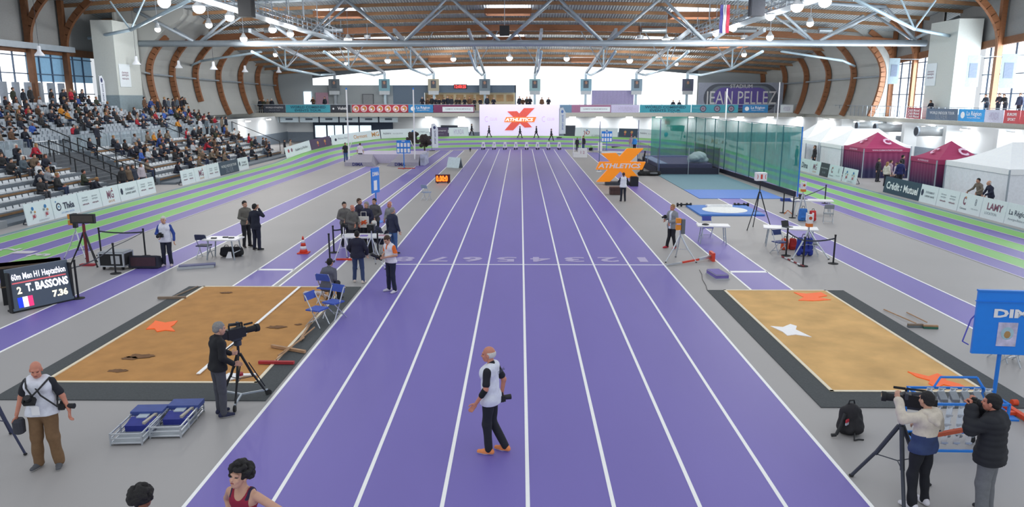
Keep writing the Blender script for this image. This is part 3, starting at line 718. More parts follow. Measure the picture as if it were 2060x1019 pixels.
# ------------------------------------------------------------------ spectator stand on the left
NR = 7
LX = [-24.4 - .74*i for i in range(NR)]; LZ = [.42 + .3*i for i in range(NR)]      # lower rows: seat centre x, seat z
UX = [-31.0 - .82*i for i in range(7)]; UZ = [3.05 + .33*i for i in range(7)]
BENCH = mat('bench_side', '#6f7882', .8, var=.08, scale=2); SEATW = mat('seat_shell_pale', '#d3d8dd', .45, var=.04); SEATG = mat('seat_grey', '#aab4bf', .45, var=.05)
TIMB = mat('timber_edge', '#8a6a4a', .7, var=.15, scale=3)
def steps(y0, y1, name):
    m = MB()
    for i in range(NR): m.bb(LX[i]-.37, LX[i]+.37, y0, y1, 0, LZ[i]-.06); m.bb(LX[i]-.1, LX[i]+.3, y0, y1, LZ[i]-.06, LZ[i]-.02)
    m.bb(-29.7, LX[-1]-.37, y0, y1, 0, 2.15)
    m.mi = 1
    for i in range(0, NR, 2): m.bb(LX[i]+.37, LX[i]+.41, y0, y1, LZ[i]-.14, LZ[i]-.04)
    m.mi = 0; m.bb(-24.0, -23.0, y0, y1, -.1, .14)
    struct(name, m, [BENCH, TIMB])
steps(26, 45, 'stand_lower'); steps(50, 76, 'stand_lower')
m = MB()                                              # stair pit between the blocks
for i in range(12): m.bb(-24.2-.42*i-.42, -24.2-.42*i, 45, 50, 0, .17*(i+1))
m.bb(-30.8, -29.2, 45, 50, 0, 2.15); struct('stair', m, CONCD)
m = MB()
for i in range(7): m.bb(UX[i]-.41, UX[i]+.41, 30, 79 if i < 5 else 67.9, 1.5, UZ[i]-.42)
m.bb(-40, UX[-1]-.41, 30, 67.9, 1.5, UZ[-1]-.35); m.bb(-30.7, -29.6, 30, 79, 1.2, 2.15); struct('stand_upper', m, mat('stand_grey', '#9aa4ad', .8, var=.06))
m = MB(); m.bb(-34.5, -29.4, 79.0, 79.3, 0, GZ-.33).bb(-29.7, -29.4, 76, 79.2, 0, 2.2); struct('wall_stand_end', m, WHITEW)
# end-of-row ramp closing the stand at the bend
m = MB(); m.bb(-28.5, -22.9, 24.5, 26, 0, .55).bb(-24.2, -22.9, 26, 33, 0, .32); struct('kerb_wall', m, CONC)
# seats
def shell_mesh():
    m = MB(); m.add([(-.17, -.21, 0), (.19, -.21, .0), (.19, .21, 0), (-.17, .21, 0), (-.19, -.2, .13), (-.19, .2, .13), (-.2, -.2, .02), (-.2, .2, .02), (.19, -.21, -.03), (.19, .21, -.03)],
        [(0, 1, 2, 3), (0, 3, 5, 4), (6, 4, 5, 7), (1, 8, 9, 2)])
    m.bb(-.19, .18, -.2, .2, -.035, -.004); return m.mesh('bench_seat', SEATW)
def tip_mesh():
    m = MB(); m.bb(-.04, .0, -.22, .22, .0, .42); m.bb(-.02, .14, -.21, .21, -.05, .25); m.bb(-.06, .04, -.23, -.2, -.3, .1).bb(-.06, .04, .2, .23, -.3, .1)
    return m.mesh('stadium_chair', SEATG)
def lay_seats(name, me, spots, label, cat, group, stuffname, mm):
    spots.sort(key=lambda p: p[0]**2+p[1]**2)
    for x, y, z in spots[:300]:
        o = bpy.data.objects.new(name, me); COL.objects.link(o); o.location = (x, y, z); tag(o, label, cat, group)
    rest = spots[300:]
    if rest:
        m = MB(); vs = [tuple(v.co) for v in me.vertices]; fs = [tuple(p.vertices) for p in me.polygons]
        for x, y, z in rest: m.add([(a+x, b+y, c+z) for a, b, c in vs], fs)
        m.build(stuffname, mm, kind='stuff', label='remaining far rows of ' + cat + 's in the stand', cat=cat)
def lspots():
    r = []
    for i in range(NR):
        y = 33.2 + i*.9
        while y < 75.6:
            if (y < 44.7 or y > 50.4) and not (62.6 < y < 63.6): r.append((LX[i]+.02, y, LZ[i]+.02))
            y += .5
    return r
def uspots():
    r = []
    for i in range(7):
        y = 44.0 + i*1.2
        while y < (78.6 if i < 4 else 71.5 if i < 5 else 67.5):
            if not (54.5 < y < 55.7 or 66.5 < y < 67.5): r.append((UX[i]-.1, y, UZ[i]-.12))
            y += .55
    return r
LS, US = lspots(), uspots()
lay_seats('bench_seat', shell_mesh(), list(LS), 'pale moulded shell seat on a grey step of the lower stand', 'stadium seat', 'pale shell seats on the lower steps', 'bench_seats', SEATW)
lay_seats('stadium_chair', tip_mesh(), list(US), 'grey folding plastic seat in the upper stand', 'stadium chair', 'grey folding seats of the upper stand', 'stadium_chairs', SEATG)
# glass balustrade between the lower and upper stand
GLB = mat('balustrade_glass', '#c8dbe6', .15, alpha=.28)
def glass_rail(x, y0, y1, z, step=1.5, name='glass_balustrade', label='glass panel balustrade with steel posts', h=1.1):
    m = MB(); m.bb(x-.01, x+.01, y0, y1, z+.08, z+h-.06); r_ = m.build(name, GLB, label=label, cat='balustrade')
    m = MB(); m.bb(x-.03, x+.03, y0, y1, z+h-.05, z+h); m.build('handrail', STEEL, r_)
    n = int((y1-y0)/step); me = MB().bb(-.03, .03, -.035, .035, 0, h).mesh('post', STEEL)
    for i in range(n+1):
        q = bpy.data.objects.new('post', me); COL.objects.link(q); q.parent = r_; q.location = (x, y0+(y1-y0)*i/n, z)
    return r_
glass_rail(-29.8, 37, 45.2, 2.15, label='glass balustrade in front of the near upper stand block')
glass_rail(-29.8, 50.2, 66, 2.15, label='glass balustrade in front of the middle upper stand block')
glass_rail(-29.8, 67.5, 79, 2.15, label='glass balustrade at the far end of the upper stand')
# stair rails
def rail(name, pts, r=.03, posts=(), m_=BLACK, **t):
    m = MB(); m.tube(pts, r, 6)
    for a, b in posts: m.cyl(a, b, r, n=6)
    return recenter(m.build(name, m_, **t))
for k, y in enumerate((45.2, 46.8, 48.3, 49.9)):
    L_ = ['black handrail of the stair pit, nearest of its four', 'black handrail in the stair pit, second of its four', 'black handrail in the stair pit, third of its four', 'black handrail of the stair pit, farthest of its four'][k]
    p0, p1 = Vector((-24.3, y, 1.1)), Vector((-29.2, y, 3.1))
    rail('stair_handrail', [p0, p1], .035, [(p0+(p1-p0)*t, p0+(p1-p0)*t - Vector((0, 0, 1.0))) for t in (0, .25, .5, .75, 1)], label=L_, cat='handrail')
for k, (y, L_) in enumerate(((50.4, 'black stair handrail climbing through the middle of the upper stand'), (66.8, 'black stair handrail at the far gap of the upper stand'), (63.1, 'black stair handrail between far lower benches'), (54.9, 'dark stair handrail up the upper stand near its middle'), (77.6, 'black stair handrail at the far end of the lower stand'))):
    x0, z0, x1, z1 = (-30.0, 3.1, -33.3, 4.6) if k in (0, 1, 3) else (-24.6, 1.3, -29.4, 3.3)
    a, b = Vector((x0, y, z0)), Vector((x1, y, z1)); rail('stair_handrail', [a, b], .035, [(a, a-Vector((0, 0, .95))), (b, b-Vector((0, 0, .95)))], label=L_, cat='handrail')
# white crowd barrier by the stair
m = MB(); o = Vector((-29.3, 44.2, 2.0))
for i in range(11): m.cyl((-29.3, 45.6+.22*i, 2.16), (-29.3, 45.6+.22*i, 3.0), .015, n=5)
m.tube([(-29.3, 45.5, 2.16), (-29.3, 45.5, 3.05), (-29.3, 47.9, 3.05), (-29.3, 47.9, 2.16)], .03); recenter(m.build('crowd_barrier', mat('barrier_white', '#dfe6ec', .4), label='white steel crowd barrier at the top of the stair pit', cat='barrier'))

# ------------------------------------------------------------------ crowd
TOPS = ['#1f2431']*7 + ['#262a38']*4 + ['#2b2b2e']*4 + ['#4a3527', '#5d4433', '#6b5a4a', '#8b8f97', '#b9bec6', '#cfd2d6', '#2f4a8c', '#3b5fb0', '#9e2231', '#b3263a', '#c8872f', '#55606e', '#54616b', '#343a2e', '#776a5c']
CN = {'#1f2431': 'navy', '#262a38': 'dark blue', '#2b2b2e': 'black', '#4a3527': 'dark brown', '#5d4433': 'brown', '#6b5a4a': 'taupe', '#8b8f97': 'grey', '#b9bec6': 'light grey', '#cfd2d6': 'white', '#2f4a8c': 'blue', '#3b5fb0': 'bright blue', '#9e2231': 'red', '#b3263a': 'crimson', '#c8872f': 'mustard', '#55606e': 'slate', '#54616b': 'grey blue', '#343a2e': 'dark green', '#776a5c': 'khaki'}
HC = ['black', 'brown', 'brown', 'grey', 'white', 'blond', 'black']
ORD = ['first', 'second', 'third', 'fourth', 'fifth', 'sixth', 'seventh', 'eighth', 'ninth', 'tenth', 'eleventh', 'twelfth', 'thirteenth', 'fourteenth', 'fifteenth', 'sixteenth', 'seventeenth', 'eighteenth', 'nineteenth', 'twentieth', '21st', '22nd', '23rd', '24th', '25th', '26th', '27th', '28th', '29th', '30th', '31st', '32nd', '33rd', '34th', '35th', '36th', '37th', '38th', '39th', '40th']
def uprob(i, y):
    if y < 48: return (.5, .72, .7, .75, .85, .85, .9)[i]
    if y < 56: return (.05, .2, .55, .75, .75, .8, .8)[i]
    if y < 62: return (.02, .15, .45, .6, .6, .45, .4)[i]
    if y < 67: return (.35, .6, .6, .35, .2, .3, .4)[i]
    if y < 72: return (.15, .2, .2, .2, .25, .4, .6)[i]
    return (.75, .8, .85, .85, .7, .6, .4)[i]
def lprob(i, y):
    if y < 36: return (0, 0, .1, .35, .6, .6, .3)[i]
    if y < 40: return (0, .1, .04, .03, .0, .0, .0)[i]
    if y < 43: return (.2, .6, .5, .35, .45, .4, .1)[i]
    if y < 53: return (.0, .1, .2, .3, .3, .15, .3)[i]
    if y < 60: return (.1, .2, .3, .35, .4, .45, .45)[i]
    if y < 70: return (.25, .35, .35, .4, .4, .4, .3)[i]
    return (.1, .15, .15, .2, .2, .2, .2)[i]
def fill(spots, xs, prob, where, dz, seed):
    rr = random.Random(seed); rows = {}
    for x, y, z in spots:
        i = min(range(7), key=lambda k: abs(xs[k]-x)); rows.setdefault(i, []).append((x, y, z))
    for i, r_ in rows.items():
        n = 0; last = -9
        for x, y, z in sorted(r_, key=lambda p: p[1]):
            if rr.random() < prob(i, y) and y-last > .75:
                last = y; c = rr.choice(TOPS); n += 1
                k = rr.choice(['sit', 'sit', 'sit_lean', 'sit_turn']); h = rr.choice(HC)
                if h == 'white' and rr.random() < .5: h = 'brown'
                spectator(f"seated spectator in {CN[c]} top, {where}, {ORD[i]} row up, {ORD[n-1]} from the near end", (x-.02, y, z-dz), PI/2 + rr.uniform(-.25, .25), k, c, rr.choice(['#23252e', '#2b3346', '#34405c', '#1b1b20', '#4a4a50']), h, rr.choice(['short', 'short', 'long']), rr.choice([SKIN, SKIN, SKIN, SKIN2, SKIN3]), rr.uniform(1.6, 1.82), 'seated spectators')
fill(LS, LX, lprob, 'lower stand', .40, 4); fill(US, UX, uprob, 'upper stand', .36, 9)
# standing people along the top walkway and at the rails
rr = random.Random(12)
SP = 0
for n, (px, py, c, k) in enumerate([(210, 196, '#b3263a', 'stand_cross'), (28, 200, '#343a2e', 'stand'), (48, 198, '#1f2431', 'stand'), (62, 196, '#2b2b2e', 'stand'), (104, 195, '#2b2b2e', 'stand'), (122, 194, '#1f2431', 'stand_lean'), (131, 196, '#262a38', 'stand'),
        (150, 190, '#2b2b2e', 'stand'), (160, 192, '#262a38', 'stand_lean'), (166, 189, '#1f2431', 'stand'), (290, 200, '#5d4433', 'stand'), (300, 205, '#2f4a8c', 'stand_lean'), (317, 208, '#1f2431', 'stand'), (330, 193, '#1f2431', 'stand'), (338, 195, '#55606e', 'stand'), (347, 194, '#262a38', 'stand'), (356, 197, '#55606e', 'stand'), (364, 190, '#1f2431', 'stand'), (393, 196, '#2b2b2e', 'stand_lean'), (412, 212, '#1f2431', 'stand'), (458, 203, '#1f2431', 'stand'), (497, 200, '#343a2e', 'stand_cross'), (503, 201, '#776a5c', 'stand'), (509, 200, '#1f2431', 'stand')]):
    X = -36.62 if n < 20 else -36.0
    H = rr.uniform(1.62, 1.84); g = AX(px, py, X if n < 10 or n >= 20 else -34.2); z = UZ[-1]-.35 if n < 20 else GZ
    if n >= 20: g = A(px, py, 96.8); g.x = max(g.x, -32.9+.5*(n-20))
    elif n >= 10: g.y = min(77.6, g.y); z = UZ[4]-.42
    else: g.y = min(g.y, 67.4 - .5*(10-n) if g.y > 67.4 else g.y)
    zt_ = g.z - H
    spectator(f"standing spectator in {CN[c]} top " + (f"on walkway behind upper stand, {ORD[n]} from near end" if n < 20 else f"at far gallery left end, {ORD[n-20]} from left"), (g.x, g.y, z), PI/2 if n < 20 else 0, k, c, hair=rr.choice(HC), H=H, group='standing spectators')
for n, (px, py, c, L_) in enumerate([(402, 244, '#b9bec6', 'standing spectator in pale coat at the glass balustrade, left of a pair'), (415, 246, '#54616b', 'standing spectator in grey blue coat at the glass balustrade, right of a pair'), (446, 240, '#776a5c', 'standing spectator in khaki coat near the far stair rail'), (492, 254, '#1f2431', 'standing spectator in navy coat and pale trousers at the far end of the stand'),
        (186, 280, '#1f2431', 'standing spectator in navy at the top of the stair pit'), (196, 270, '#262a38', 'standing spectator in dark blue climbing the stand stair')]):
    g = AX(px, py, -29.2); z = 2.15
    t = (CAMH-1.7-z)/max(.01, CAMH-(g.z if g.z < CAMH-.2 else z+1.7)) if False else 1
    spectator(L_, (-29.2 if n != 4 else -30.2, min(g.y, 75.6), z), PI/2, 'stand', c, '#b0a890' if n == 3 else '#23252e', hair=rr.choice(HC), group=None)
for (px, py, top, ln, L_, zb, y_) in [(268, 305, '#343a4a', '#34405c', 'standing person in dark jacket on the stair near the boards, left of two', .34, 45.6), (281, 303, '#b8aeb8', '#2b2f40', 'standing person in pale patterned coat on the stair near the boards', .34, 46.6),
        (262, 331, '#2b2b2e', '#262b3c', 'standing person in black at the foot of the stair pit', 0, 44.3), (274, 330, '#6b5a4a', '#1f2431', 'standing person in taupe coat at the foot of the stair pit', 0, 45.0)]:
    g = A(px, py, y_); spectator(L_, (min(g.x, -23.5), y_, zb if g.x < -24.2 else .0), 1.2, 'stand', top, ln, hair='brown', hs='long')
# far gallery spectators behind the railing
rr = random.Random(21); xs = [851, 860, 869, 877, 884, 893, 901, 909, 918, 925, 935, 945, 955, 967, 980, 993, 1045, 1052, 1060, 1066, 1090, 1103, 632, 655, 1353, 1365]
for n, px in enumerate(xs):
    g = A(px, 205, 97.0); c = rr.choice(TOPS[:17])
    spectator(f"far spectator in {CN[c]} top behind far gallery railing, {ORD[sorted(xs).index(px)]} from left", (g.x, 96.45 + rr.uniform(0, .5), GZ+(.3 if g.x < 5 else 0)), rr.uniform(-.4, .4), rr.choice(['stand', 'stand_lean']), c, hair=rr.choice(HC), H=rr.uniform(1.6, 1.85), group='far gallery spectators')
for n, (px, y_, c, L_, k) in enumerate([(1890, 66, '#1f2431', 'person in navy top leaning on the right gallery rail beside the white pillar', 'stand_lean'), (1985, 57.5, '#3d3f46', 'person in dark top leaning on the right gallery rail above the pale blue banner', 'stand_lean'), (2008, 56.5, '#2c2c3a', 'person in dark top with folded arms on the right gallery, centre of three', 'stand_cross'),
        (2022, 55.9, '#2b2b2e', 'person in black leaning far over the right gallery rail', 'stand_lean'), (2050, 55, '#3c4660', 'person in slate jacket at the right frame edge of the right gallery', 'stand'), (1681, 94, '#262a38', 'person in dark blue standing before the blue panel on the far right gallery', 'stand')]):
    g = AX(px, 215, 37.8+.05*n) if n < 5 else A(px, 215, y_); y_ = g.y; spectator(L_, (g.x if n else 37.15, y_, GZ+(.5 if 0 < n < 5 else 0)), -PI/2+.3 if n < 5 else 0, k, c, hair='brown', H=1.78)

# ------------------------------------------------------------------ printed things: banners and boards
BW = mat('board_white', '#e4eef4', .5, var=.02); BD = mat('board_dark', '#33475c', .5, var=.04); BP = mat('board_plum', '#4c3c5c', .5, var=.04); INKG = mat('ink_grey', '#8a93a0', .6); INKD = mat('ink_dark', '#2c3550', .6)
INKP = mat('ink_plum', '#8a5a72', .6); INKR = mat('ink_red', '#b8485a', .6); INKO = mat('ink_orange', '#d09860', .6); INKB = mat('ink_blue', '#2f78b8', .6); INKW = mat('ink_white', '#f4f6fa', .5); INKY = mat('ink_yellow', '#e0b040', .6)
def decor(mb, kind, o, ux, uy, W, H, mats):
    """print one panel; returns the list of materials used after the base"""
    lift = [.004]
    def T(t, cx, cy, w=None, h=None, m=INKG, bold=.0):
        if m not in mats: mats.append(m)
        mb.mi = mats.index(m); text_on(mb, t, o + ux*cx*W + uy*cy*H, ux, uy, w=w*W if w else None, h=h*H if h else None, bold=bold, lift=lift[0]+.003)
    def D(cx, cy, r, m, n=16, r2=None):
        if m not in mats: mats.append(m)
        mb.mi = mats.index(m); lift[0] += .004; c = o + ux*cx*W + uy*cy*H + ux.cross(uy)*lift[0]
        mb.add([c + ux*r*math.cos(2*PI*i/n) + uy*(r2 or r)*math.sin(2*PI*i/n) for i in range(n)], [tuple(range(n))])
    if kind == 'thea': D(-.28, .03, .2*H, INKD); D(-.28, .03, .13*H, BW); D(-.28, .035, .05*H, INKB); D(-.36, .3, .04*H, INKB); T('Théa', .1, .02, w=.42, m=INKD, bold=.02); T('LET’S OPEN OUR EYES', .02, -.3, w=.5, m=INKB)
    elif kind == 'mg': T('MG', 0, .05, w=.36, h=.45, m=INKP, bold=.02); D(.13, .33, .05*H, INKO); T('GROUPE', 0, -.32, w=.35, m=INKO)
    elif kind == 'met': 
        for cx in (-.22, .22):
            T('clermont', cx, .2, w=.26, m=INKG); T('auvergne', cx, .03, w=.26, m=INKG); T('métropole', cx, -.16, w=.28, m=INKP, bold=.02)
    elif kind == 'sport': D(-.38, .05, .14*H, INKD, r2=.2*H, n=6); T('ÉVÈNEMENT', .08, .12, w=.5, m=INKG, bold=.01); T('& SPORT-SANTÉ', .08, -.1, w=.55, m=INKD, bold=.01)
    elif kind == 'icons':
        for cx in (-.22, .25): D(cx, .22, .09*H, INKB); D(cx-.07, .08, .06*H, INKG); D(cx+.06, .05, .06*H, INKO); D(cx, -.15, .07*H, INKR); T('JO', cx, -.16, w=.14, m=INKR)
        T('LE DÉPARTEMENT', .1, -.38, w=.4, m=INKG)
    elif kind == 'credit': T('Crédit', -.24, 0, w=.38, m=INKW, bold=.03); D(0.0, .06, .09*H, INKW, 5); D(.0, -.12, .07*H, INKW, 5); T('Mutuel', .26, 0, w=.38, m=INKW, bold=.03)
    elif kind == 'cfond': T('C', -.25, .12, h=.45, w=.13, m=INKP, bold=.05); D(-.22, .3, .05*H, INKO); T('Clermont', -.25, -.28, w=.3, m=INKD); T('LE PUY-DE-DÔME', .25, -.2, w=.3, m=INKG); T('8', .25, .15, h=.35, w=.07, m=INKG)
    elif kind == 'lamy': T('LAMY', .05, .12, w=.65, h=.34, m=INKP, bold=.03); T('LOCATION', -.08, -.22, w=.5, m=INKG)
    elif kind == 'region': T('La Région', -.14, .05, w=.55, m=INKD, bold=.01); T('Auvergne-Rhône-Alpes', -.1, -.25, w=.62, m=INKG); D(.38, .05, .22*H, INKB)
    elif kind == 'regionb': D(-.33, 0, .28*H, INKW); T('La Région', .1, .1, w=.55, m=INKW, bold=.01); T('Auvergne-Rhône-Alpes', .1, -.2, w=.5, m=INKW)
    elif kind == 'dima': T('Dima', 0, .0, w=.6, m=INKD, bold=.02)
    elif kind == 'world': T('WORLD INDOOR TOUR', 0, .12, w=.8, m=INKW); T('SILVER', 0, -.2, w=.4, m=INKG)
    elif kind == 'wct': T('WORLD COMBINED', 0, .2, w=.8, h=.35, m=mat('ink_teal', '#1f5a70'), bold=.03); T('EVENTS TOUR', 0, -.22, w=.6, h=.3, m=mat('ink_teal', '#1f5a70'), bold=.03)
    elif kind == 'dark': T('WORLD ATHLETICS', 0, .15, w=.8, m=INKW); T('INDOOR TOUR', 0, -.2, w=.5, m=INKG)
    elif kind == 'polric': D(-.36, 0, .12*H, INKW); T('Volvic', .1, .05, w=.5, m=INKW, bold=.02)
    elif kind == 'burger':
        for k in range(7):
            cx = -.43+.143*k; D(cx, 0, .42*H, INKW); D(cx, 0, .36*H, mat('ink_pink', '#d8a0a8')); D(cx+.01, .05, .24*H, mat('ink_bun', '#c88a3c')); D(cx-.01, -.08, .13*H, INKW)
    elif kind == 'clerm': 
        if BW not in mats: mats.append(BW)
        mb.mi = mats.index(BW); c = o + ux*W*.1 - uy*H*.08 + ux.cross(uy)*.005; mb.add([c-ux*W*.38-uy*H*.32, c+ux*W*.38-uy*H*.32, c+ux*W*.38+uy*H*.32, c-ux*W*.38+uy*H*.32], [(0, 1, 2, 3)])
        T('CLERMONT AUVERGNE MÉTROPOLE', .1, -.02, w=.62, m=INKD, bold=.01)
    elif kind == 'cross': 
        for q in (-1, 0, 1): T('Crédit Mutuel', 0, q*.28, w=.85, m=INKW, bold=.02)
    elif kind == 'quest': T('EUROPE', 0, .18, w=.6, m=INKW, bold=.03); T('SPORT', 0, -.2, w=.5, m=INKW, bold=.02)
    elif kind == 'pastel': T('HYUNDAI', 0, .0, w=.5, h=.6, m=mat('ink_pale', '#b8b0d0'))
    elif kind == 'plum': D(-.15, .08, .16*H, INKO); D(-.15, -.2, .1*H, INKR); D(.2, .08, .16*H, INKO); D(.2, -.2, .1*H, INKR)
    elif kind == 'badge3':
        for k in (-.25, .05, .35): D(k, 0, .42*H, BP); D(k, 0, .3*H, INKG); D(k, 0, .16*H, INKP)
        T('WORLD COMBINED EVENTS TOUR', -.4, .1, w=.16, m=INKW)
    elif kind == 'many': D(.16, .05, .26*H, INKB); T('Aubière', -.38, .05, w=.16, m=INKD); T('PUY-DE-DÔME', -.16, .0, w=.2, m=INKG); T('La Région', .34, .08, w=.13, m=INKG); T('sport', .45, .0, w=.07, m=INKG)
    elif kind == 'many2': D(-.42, .0, .16*H, INKD, 6); T('Rhône-Alpes', -.27, .05, w=.2, m=INKG); T('Clermont', .08, .03, w=.28, h=.4, m=INKO, bold=.01); T('MG', .4, .05, w=.16, h=.5, m=INKO, bold=.02)
    elif kind == 'many3': D(-.38, .1, .2*H, INKR, 5); D(-.26, .1, .2*H, INKP, 5); T('Aubière La Pardieu', .12, 0, w=.5, m=INKD)
    return mats
def board(pts, kind, base, label, h=.95, name='advertising_board', cat='advertising board', lean=.12, th=.04, group=None):
    """panel standing between two ground points pts[0] -> pts[1] (left to right as read), leaning back"""
    a, b = Vector(pts[0]), Vector(pts[1]); ux = (b-a); W = ux.length; ux.normalize()
    back = Vector((0, 0, 1)).cross(ux).normalized()         # behind the printed side
    uy = (Vector((0, 0, 1)) + back*lean).normalized(); nn = ux.cross(uy)
    c = (a+b)/2 + uy*h/2; m = MB()
    v = [c + ux*sx*W/2 + uy*sy*h/2 - nn*t for t in (0, th) for sx, sy in ((-1, -1), (1, -1), (1, 1), (-1, 1))]
    m.add(v, [(0, 1, 2, 3), (4, 7, 6, 5), (0, 4, 5, 1), (1, 5, 6, 2), (2, 6, 7, 3), (3, 7, 4, 0)])
    mats = [base]; decor(m, kind, c, ux, uy, W, h, mats)
    o = recenter(m.build(name, mats, label=label, cat=cat, group=group))
    for s in (-.35, .35):
        q = MB(); p = a + ux*W*(.5+s) - Vector(o.location) ; q.bar(p + uy*h*.6 - nn*th, p + back*.42 + Vector((0, 0, .02)), .035).bar(p - nn*th, p + back*.42 + Vector((0, 0, .02)), .035)
        q.build('support', DARK, o)
    return o
def gy(px, X): # y where the ground line x = X meets image column px
    zc_ = X*FPX/(px-1046.7); return (zc_-1.148)/math.cos(PITCH)
LB = [(50, 105, 'icons', 'white advertising board with coloured figures, nearest of the left row'), (105, 158, 'thea', 'white advertising board with a round dark eye logo beside the stand'), (158, 203, 'met', 'white board with two grey logo columns between the eye logo and two-letter boards'), (203, 240, 'mg', 'white board with two large plum letters in the near left row'), (240, 278, 'sport', 'white board with shield logo right of the near two-letter board'), (278, 312, 'met', 'white board with two logo columns, last before the stair gap'),
      (365, 392, 'met', 'white board with two logo columns, first after the stair gap'), (392, 418, 'mg', 'white board with two large plum letters after the stair gap'), (418, 442, 'met', 'white board with logo columns left of the dark blue board'), (442, 480, 'world', 'long dark blue board in the left row'), (480, 500, 'sport', 'small white board at the far end of the straight left row')]
for a, b, k, L_ in LB:
    board([(-22.25, gy(a, -22.25)+.03, 0), (-22.25, gy(b, -22.25)-.03, 0)], k, BD if k == 'world' else BW, L_, h=.98)
def rb(pa, pb, k, base, L_, h=.98): board([(22.35, gy(pa, 22.35)-.03, 0), (22.35, gy(pb, 22.35)+.03, 0)], k, base, L_, h=h)
for a, b, k, base, L_ in [(1605, 1625, 'dima', BW, 'white board farthest in the straight right row, beside the green net'), (1625, 1645, 'mg', BW, 'small white two-letter board left of the dark far board'), (1645, 1662, 'world', DARK, 'dark board between white ones in the far right row'), (1662, 1688, 'cfond', BW, 'white board with crescent logo before the crimson tent'), (1690, 1718, 'icons', BW, 'white board with coloured figures before the far crimson tent'),
        (1772, 1843, 'credit', BD, 'long dark blue board with bold white lettering in front of the tents'), (1843, 1877, 'sport', BW, 'white board with shield logo right of the long dark blue board by the tents'), (1877, 1919, 'met', BW, 'white board with two logo columns before the big white tent'), (1919, 1964, 'cfond', BW, 'white board with crescent logo before the big white tent'), (1964, 2012, 'lamy', BW, 'white board with four large plum capitals before the big white tent'), (2012, 2080, 'region', BW, 'white board with a round blue logo at the right frame edge')]:
    rb(a, b, k, base, L_)
# boards round the top of the banked bend
def bend_board(s0, s1, k, base, L_, h=1.0):
    r = RI+LW*NL+.12; board([opt(s0, r), opt(s1, r)], k, base, L_, h=h, lean=.2)
Lb = PI*19
seg = [(.3, 5.2, 'many3', BW, 'white board at the left start of the banked bend'), (5.25, 8.3, 'plum', BP, 'plum board with two figures on the left of the bend'), (8.4, 14.6, 'many2', BW, 'long white board with orange lettering on the left of the bend'), (14.7, 20.2, 'many', BW, 'long white board with a round blue logo on the left bend'), (20.3, 22.2, 'dark', BP, 'dark board behind the black tree shapes on the bend'), (22.3, 24.4, 'pastel', BW, 'short white board left of the far navy board')]
for a, b, k, base, L_ in seg: bend_board(a, b, k, base, L_)
seg = [(35.6, 40.2, 'icons', BW, 'white board right of the big screen on the bend'), (40.3, 42.4, 'plum', BD, 'dark board right of the centre of the bend'), (42.5, 47.5, 'many', BW, 'long white board with round blue logo on the right bend'), (47.6, 52.5, 'many2', BW, 'white board on the right bend seen through the green net'), (52.6, 57.5, 'many3', BW, 'white board at the right end of the bend behind the net')]
for a, b, k, base, L_ in seg: bend_board(a, b, k, base, L_)
g0, g1 = A(877, 272, 92.6), A(942, 272, 92.6); board([(g0.x, 92.6, 1.2), (g1.x, 92.6, 1.2)], 'credit', mat('board_navy', '#262c50', .5), 'navy board with bold white lettering behind the far bend', h=1.0)
o = COL.objects[-3] if False else [q for q in bpy.data.objects if q.get('label', '').startswith('navy board with bold')][0]
for s in (-1.6, 1.6): MB().bb(s-.04, s+.04, .02, .1, -1.2, .3).build('post', DARK, o)
# gallery railing and banners
def vbanner(px0, px1, Y, z0, z1, kind, base, L_, X=None, name='banner'):
    a = A(px0, 200, Y) if X is None else None
    m = MB(); x0, x1 = A(px0, 215, Y).x, A(px1, 215, Y).x; o = Vector(((x0+x1)/2, Y-.03, (z0+z1)/2))
    m.bb(x0, x1, Y-.02, Y, z0, z1); mats = [base]; decor(m, kind, o, Vector((1, 0, 0)), Vector((0, 0, 1)), x1-x0, z1-z0, mats)
    return recenter(m.build(name, mats, label=L_, cat='banner'))
ZB0, ZB1 = GZ+.1, GZ+1.05; YB_ = GY-.076
TEAL = mat('banner_teal', '#3f9db0', .6, var=.1, scale=.6)
for a, b, k, base, L_ in [(530, 574, 'dark', mat('banner_slate', '#3c4250', .6), 'dark banner left of the long teal banner on the far gallery'), (575, 664, 'wct', TEAL, 'long teal banner on the left of the far gallery rail'), (665, 705, 'polric', mat('banner_black', '#2e3440', .6), 'black banner with white lettering on the far gallery rail'), (708, 821, 'burger', mat('banner_red', '#b83848', .6), 'red banner with seven round badges on the far gallery rail'),
        (822, 871, 'regionb', mat('banner_blue', '#3384c0', .6), 'blue banner with white disc on the left of the far gallery'), (872, 954, 'clerm', mat('banner_plum', '#7c3a60', .6), 'plum banner with white panel left of the big screen'), (1126, 1150, 'none', mat('banner_bluegrey', '#6c8ca8', .6), 'plain blue grey banner right of the big screen'), (1150, 1229, 'clerm', mat('banner_mauve', '#a07090', .6), 'mauve banner with white panel right of the big screen'),
        (1230, 1286, 'pastel', mat('banner_lilac', '#c4c0e0', .6), 'pale lilac banner on the right of the far gallery'), (1287, 1390, 'wct', TEAL, 'long teal banner on the right of the far gallery rail'), (1391, 1485, 'badge3', TEAL, 'teal banner with three round badges below the mural'), (1494, 1545, 'regionb', mat('banner_blue', '#3384c0', .6), 'blue banner with white disc below the mural'), (1570, 1596, 'pastel', BW, 'small white banner on the rail right of the mural')]:
    vbanner(a, b, YB_, ZB0, ZB1, k, base, L_)
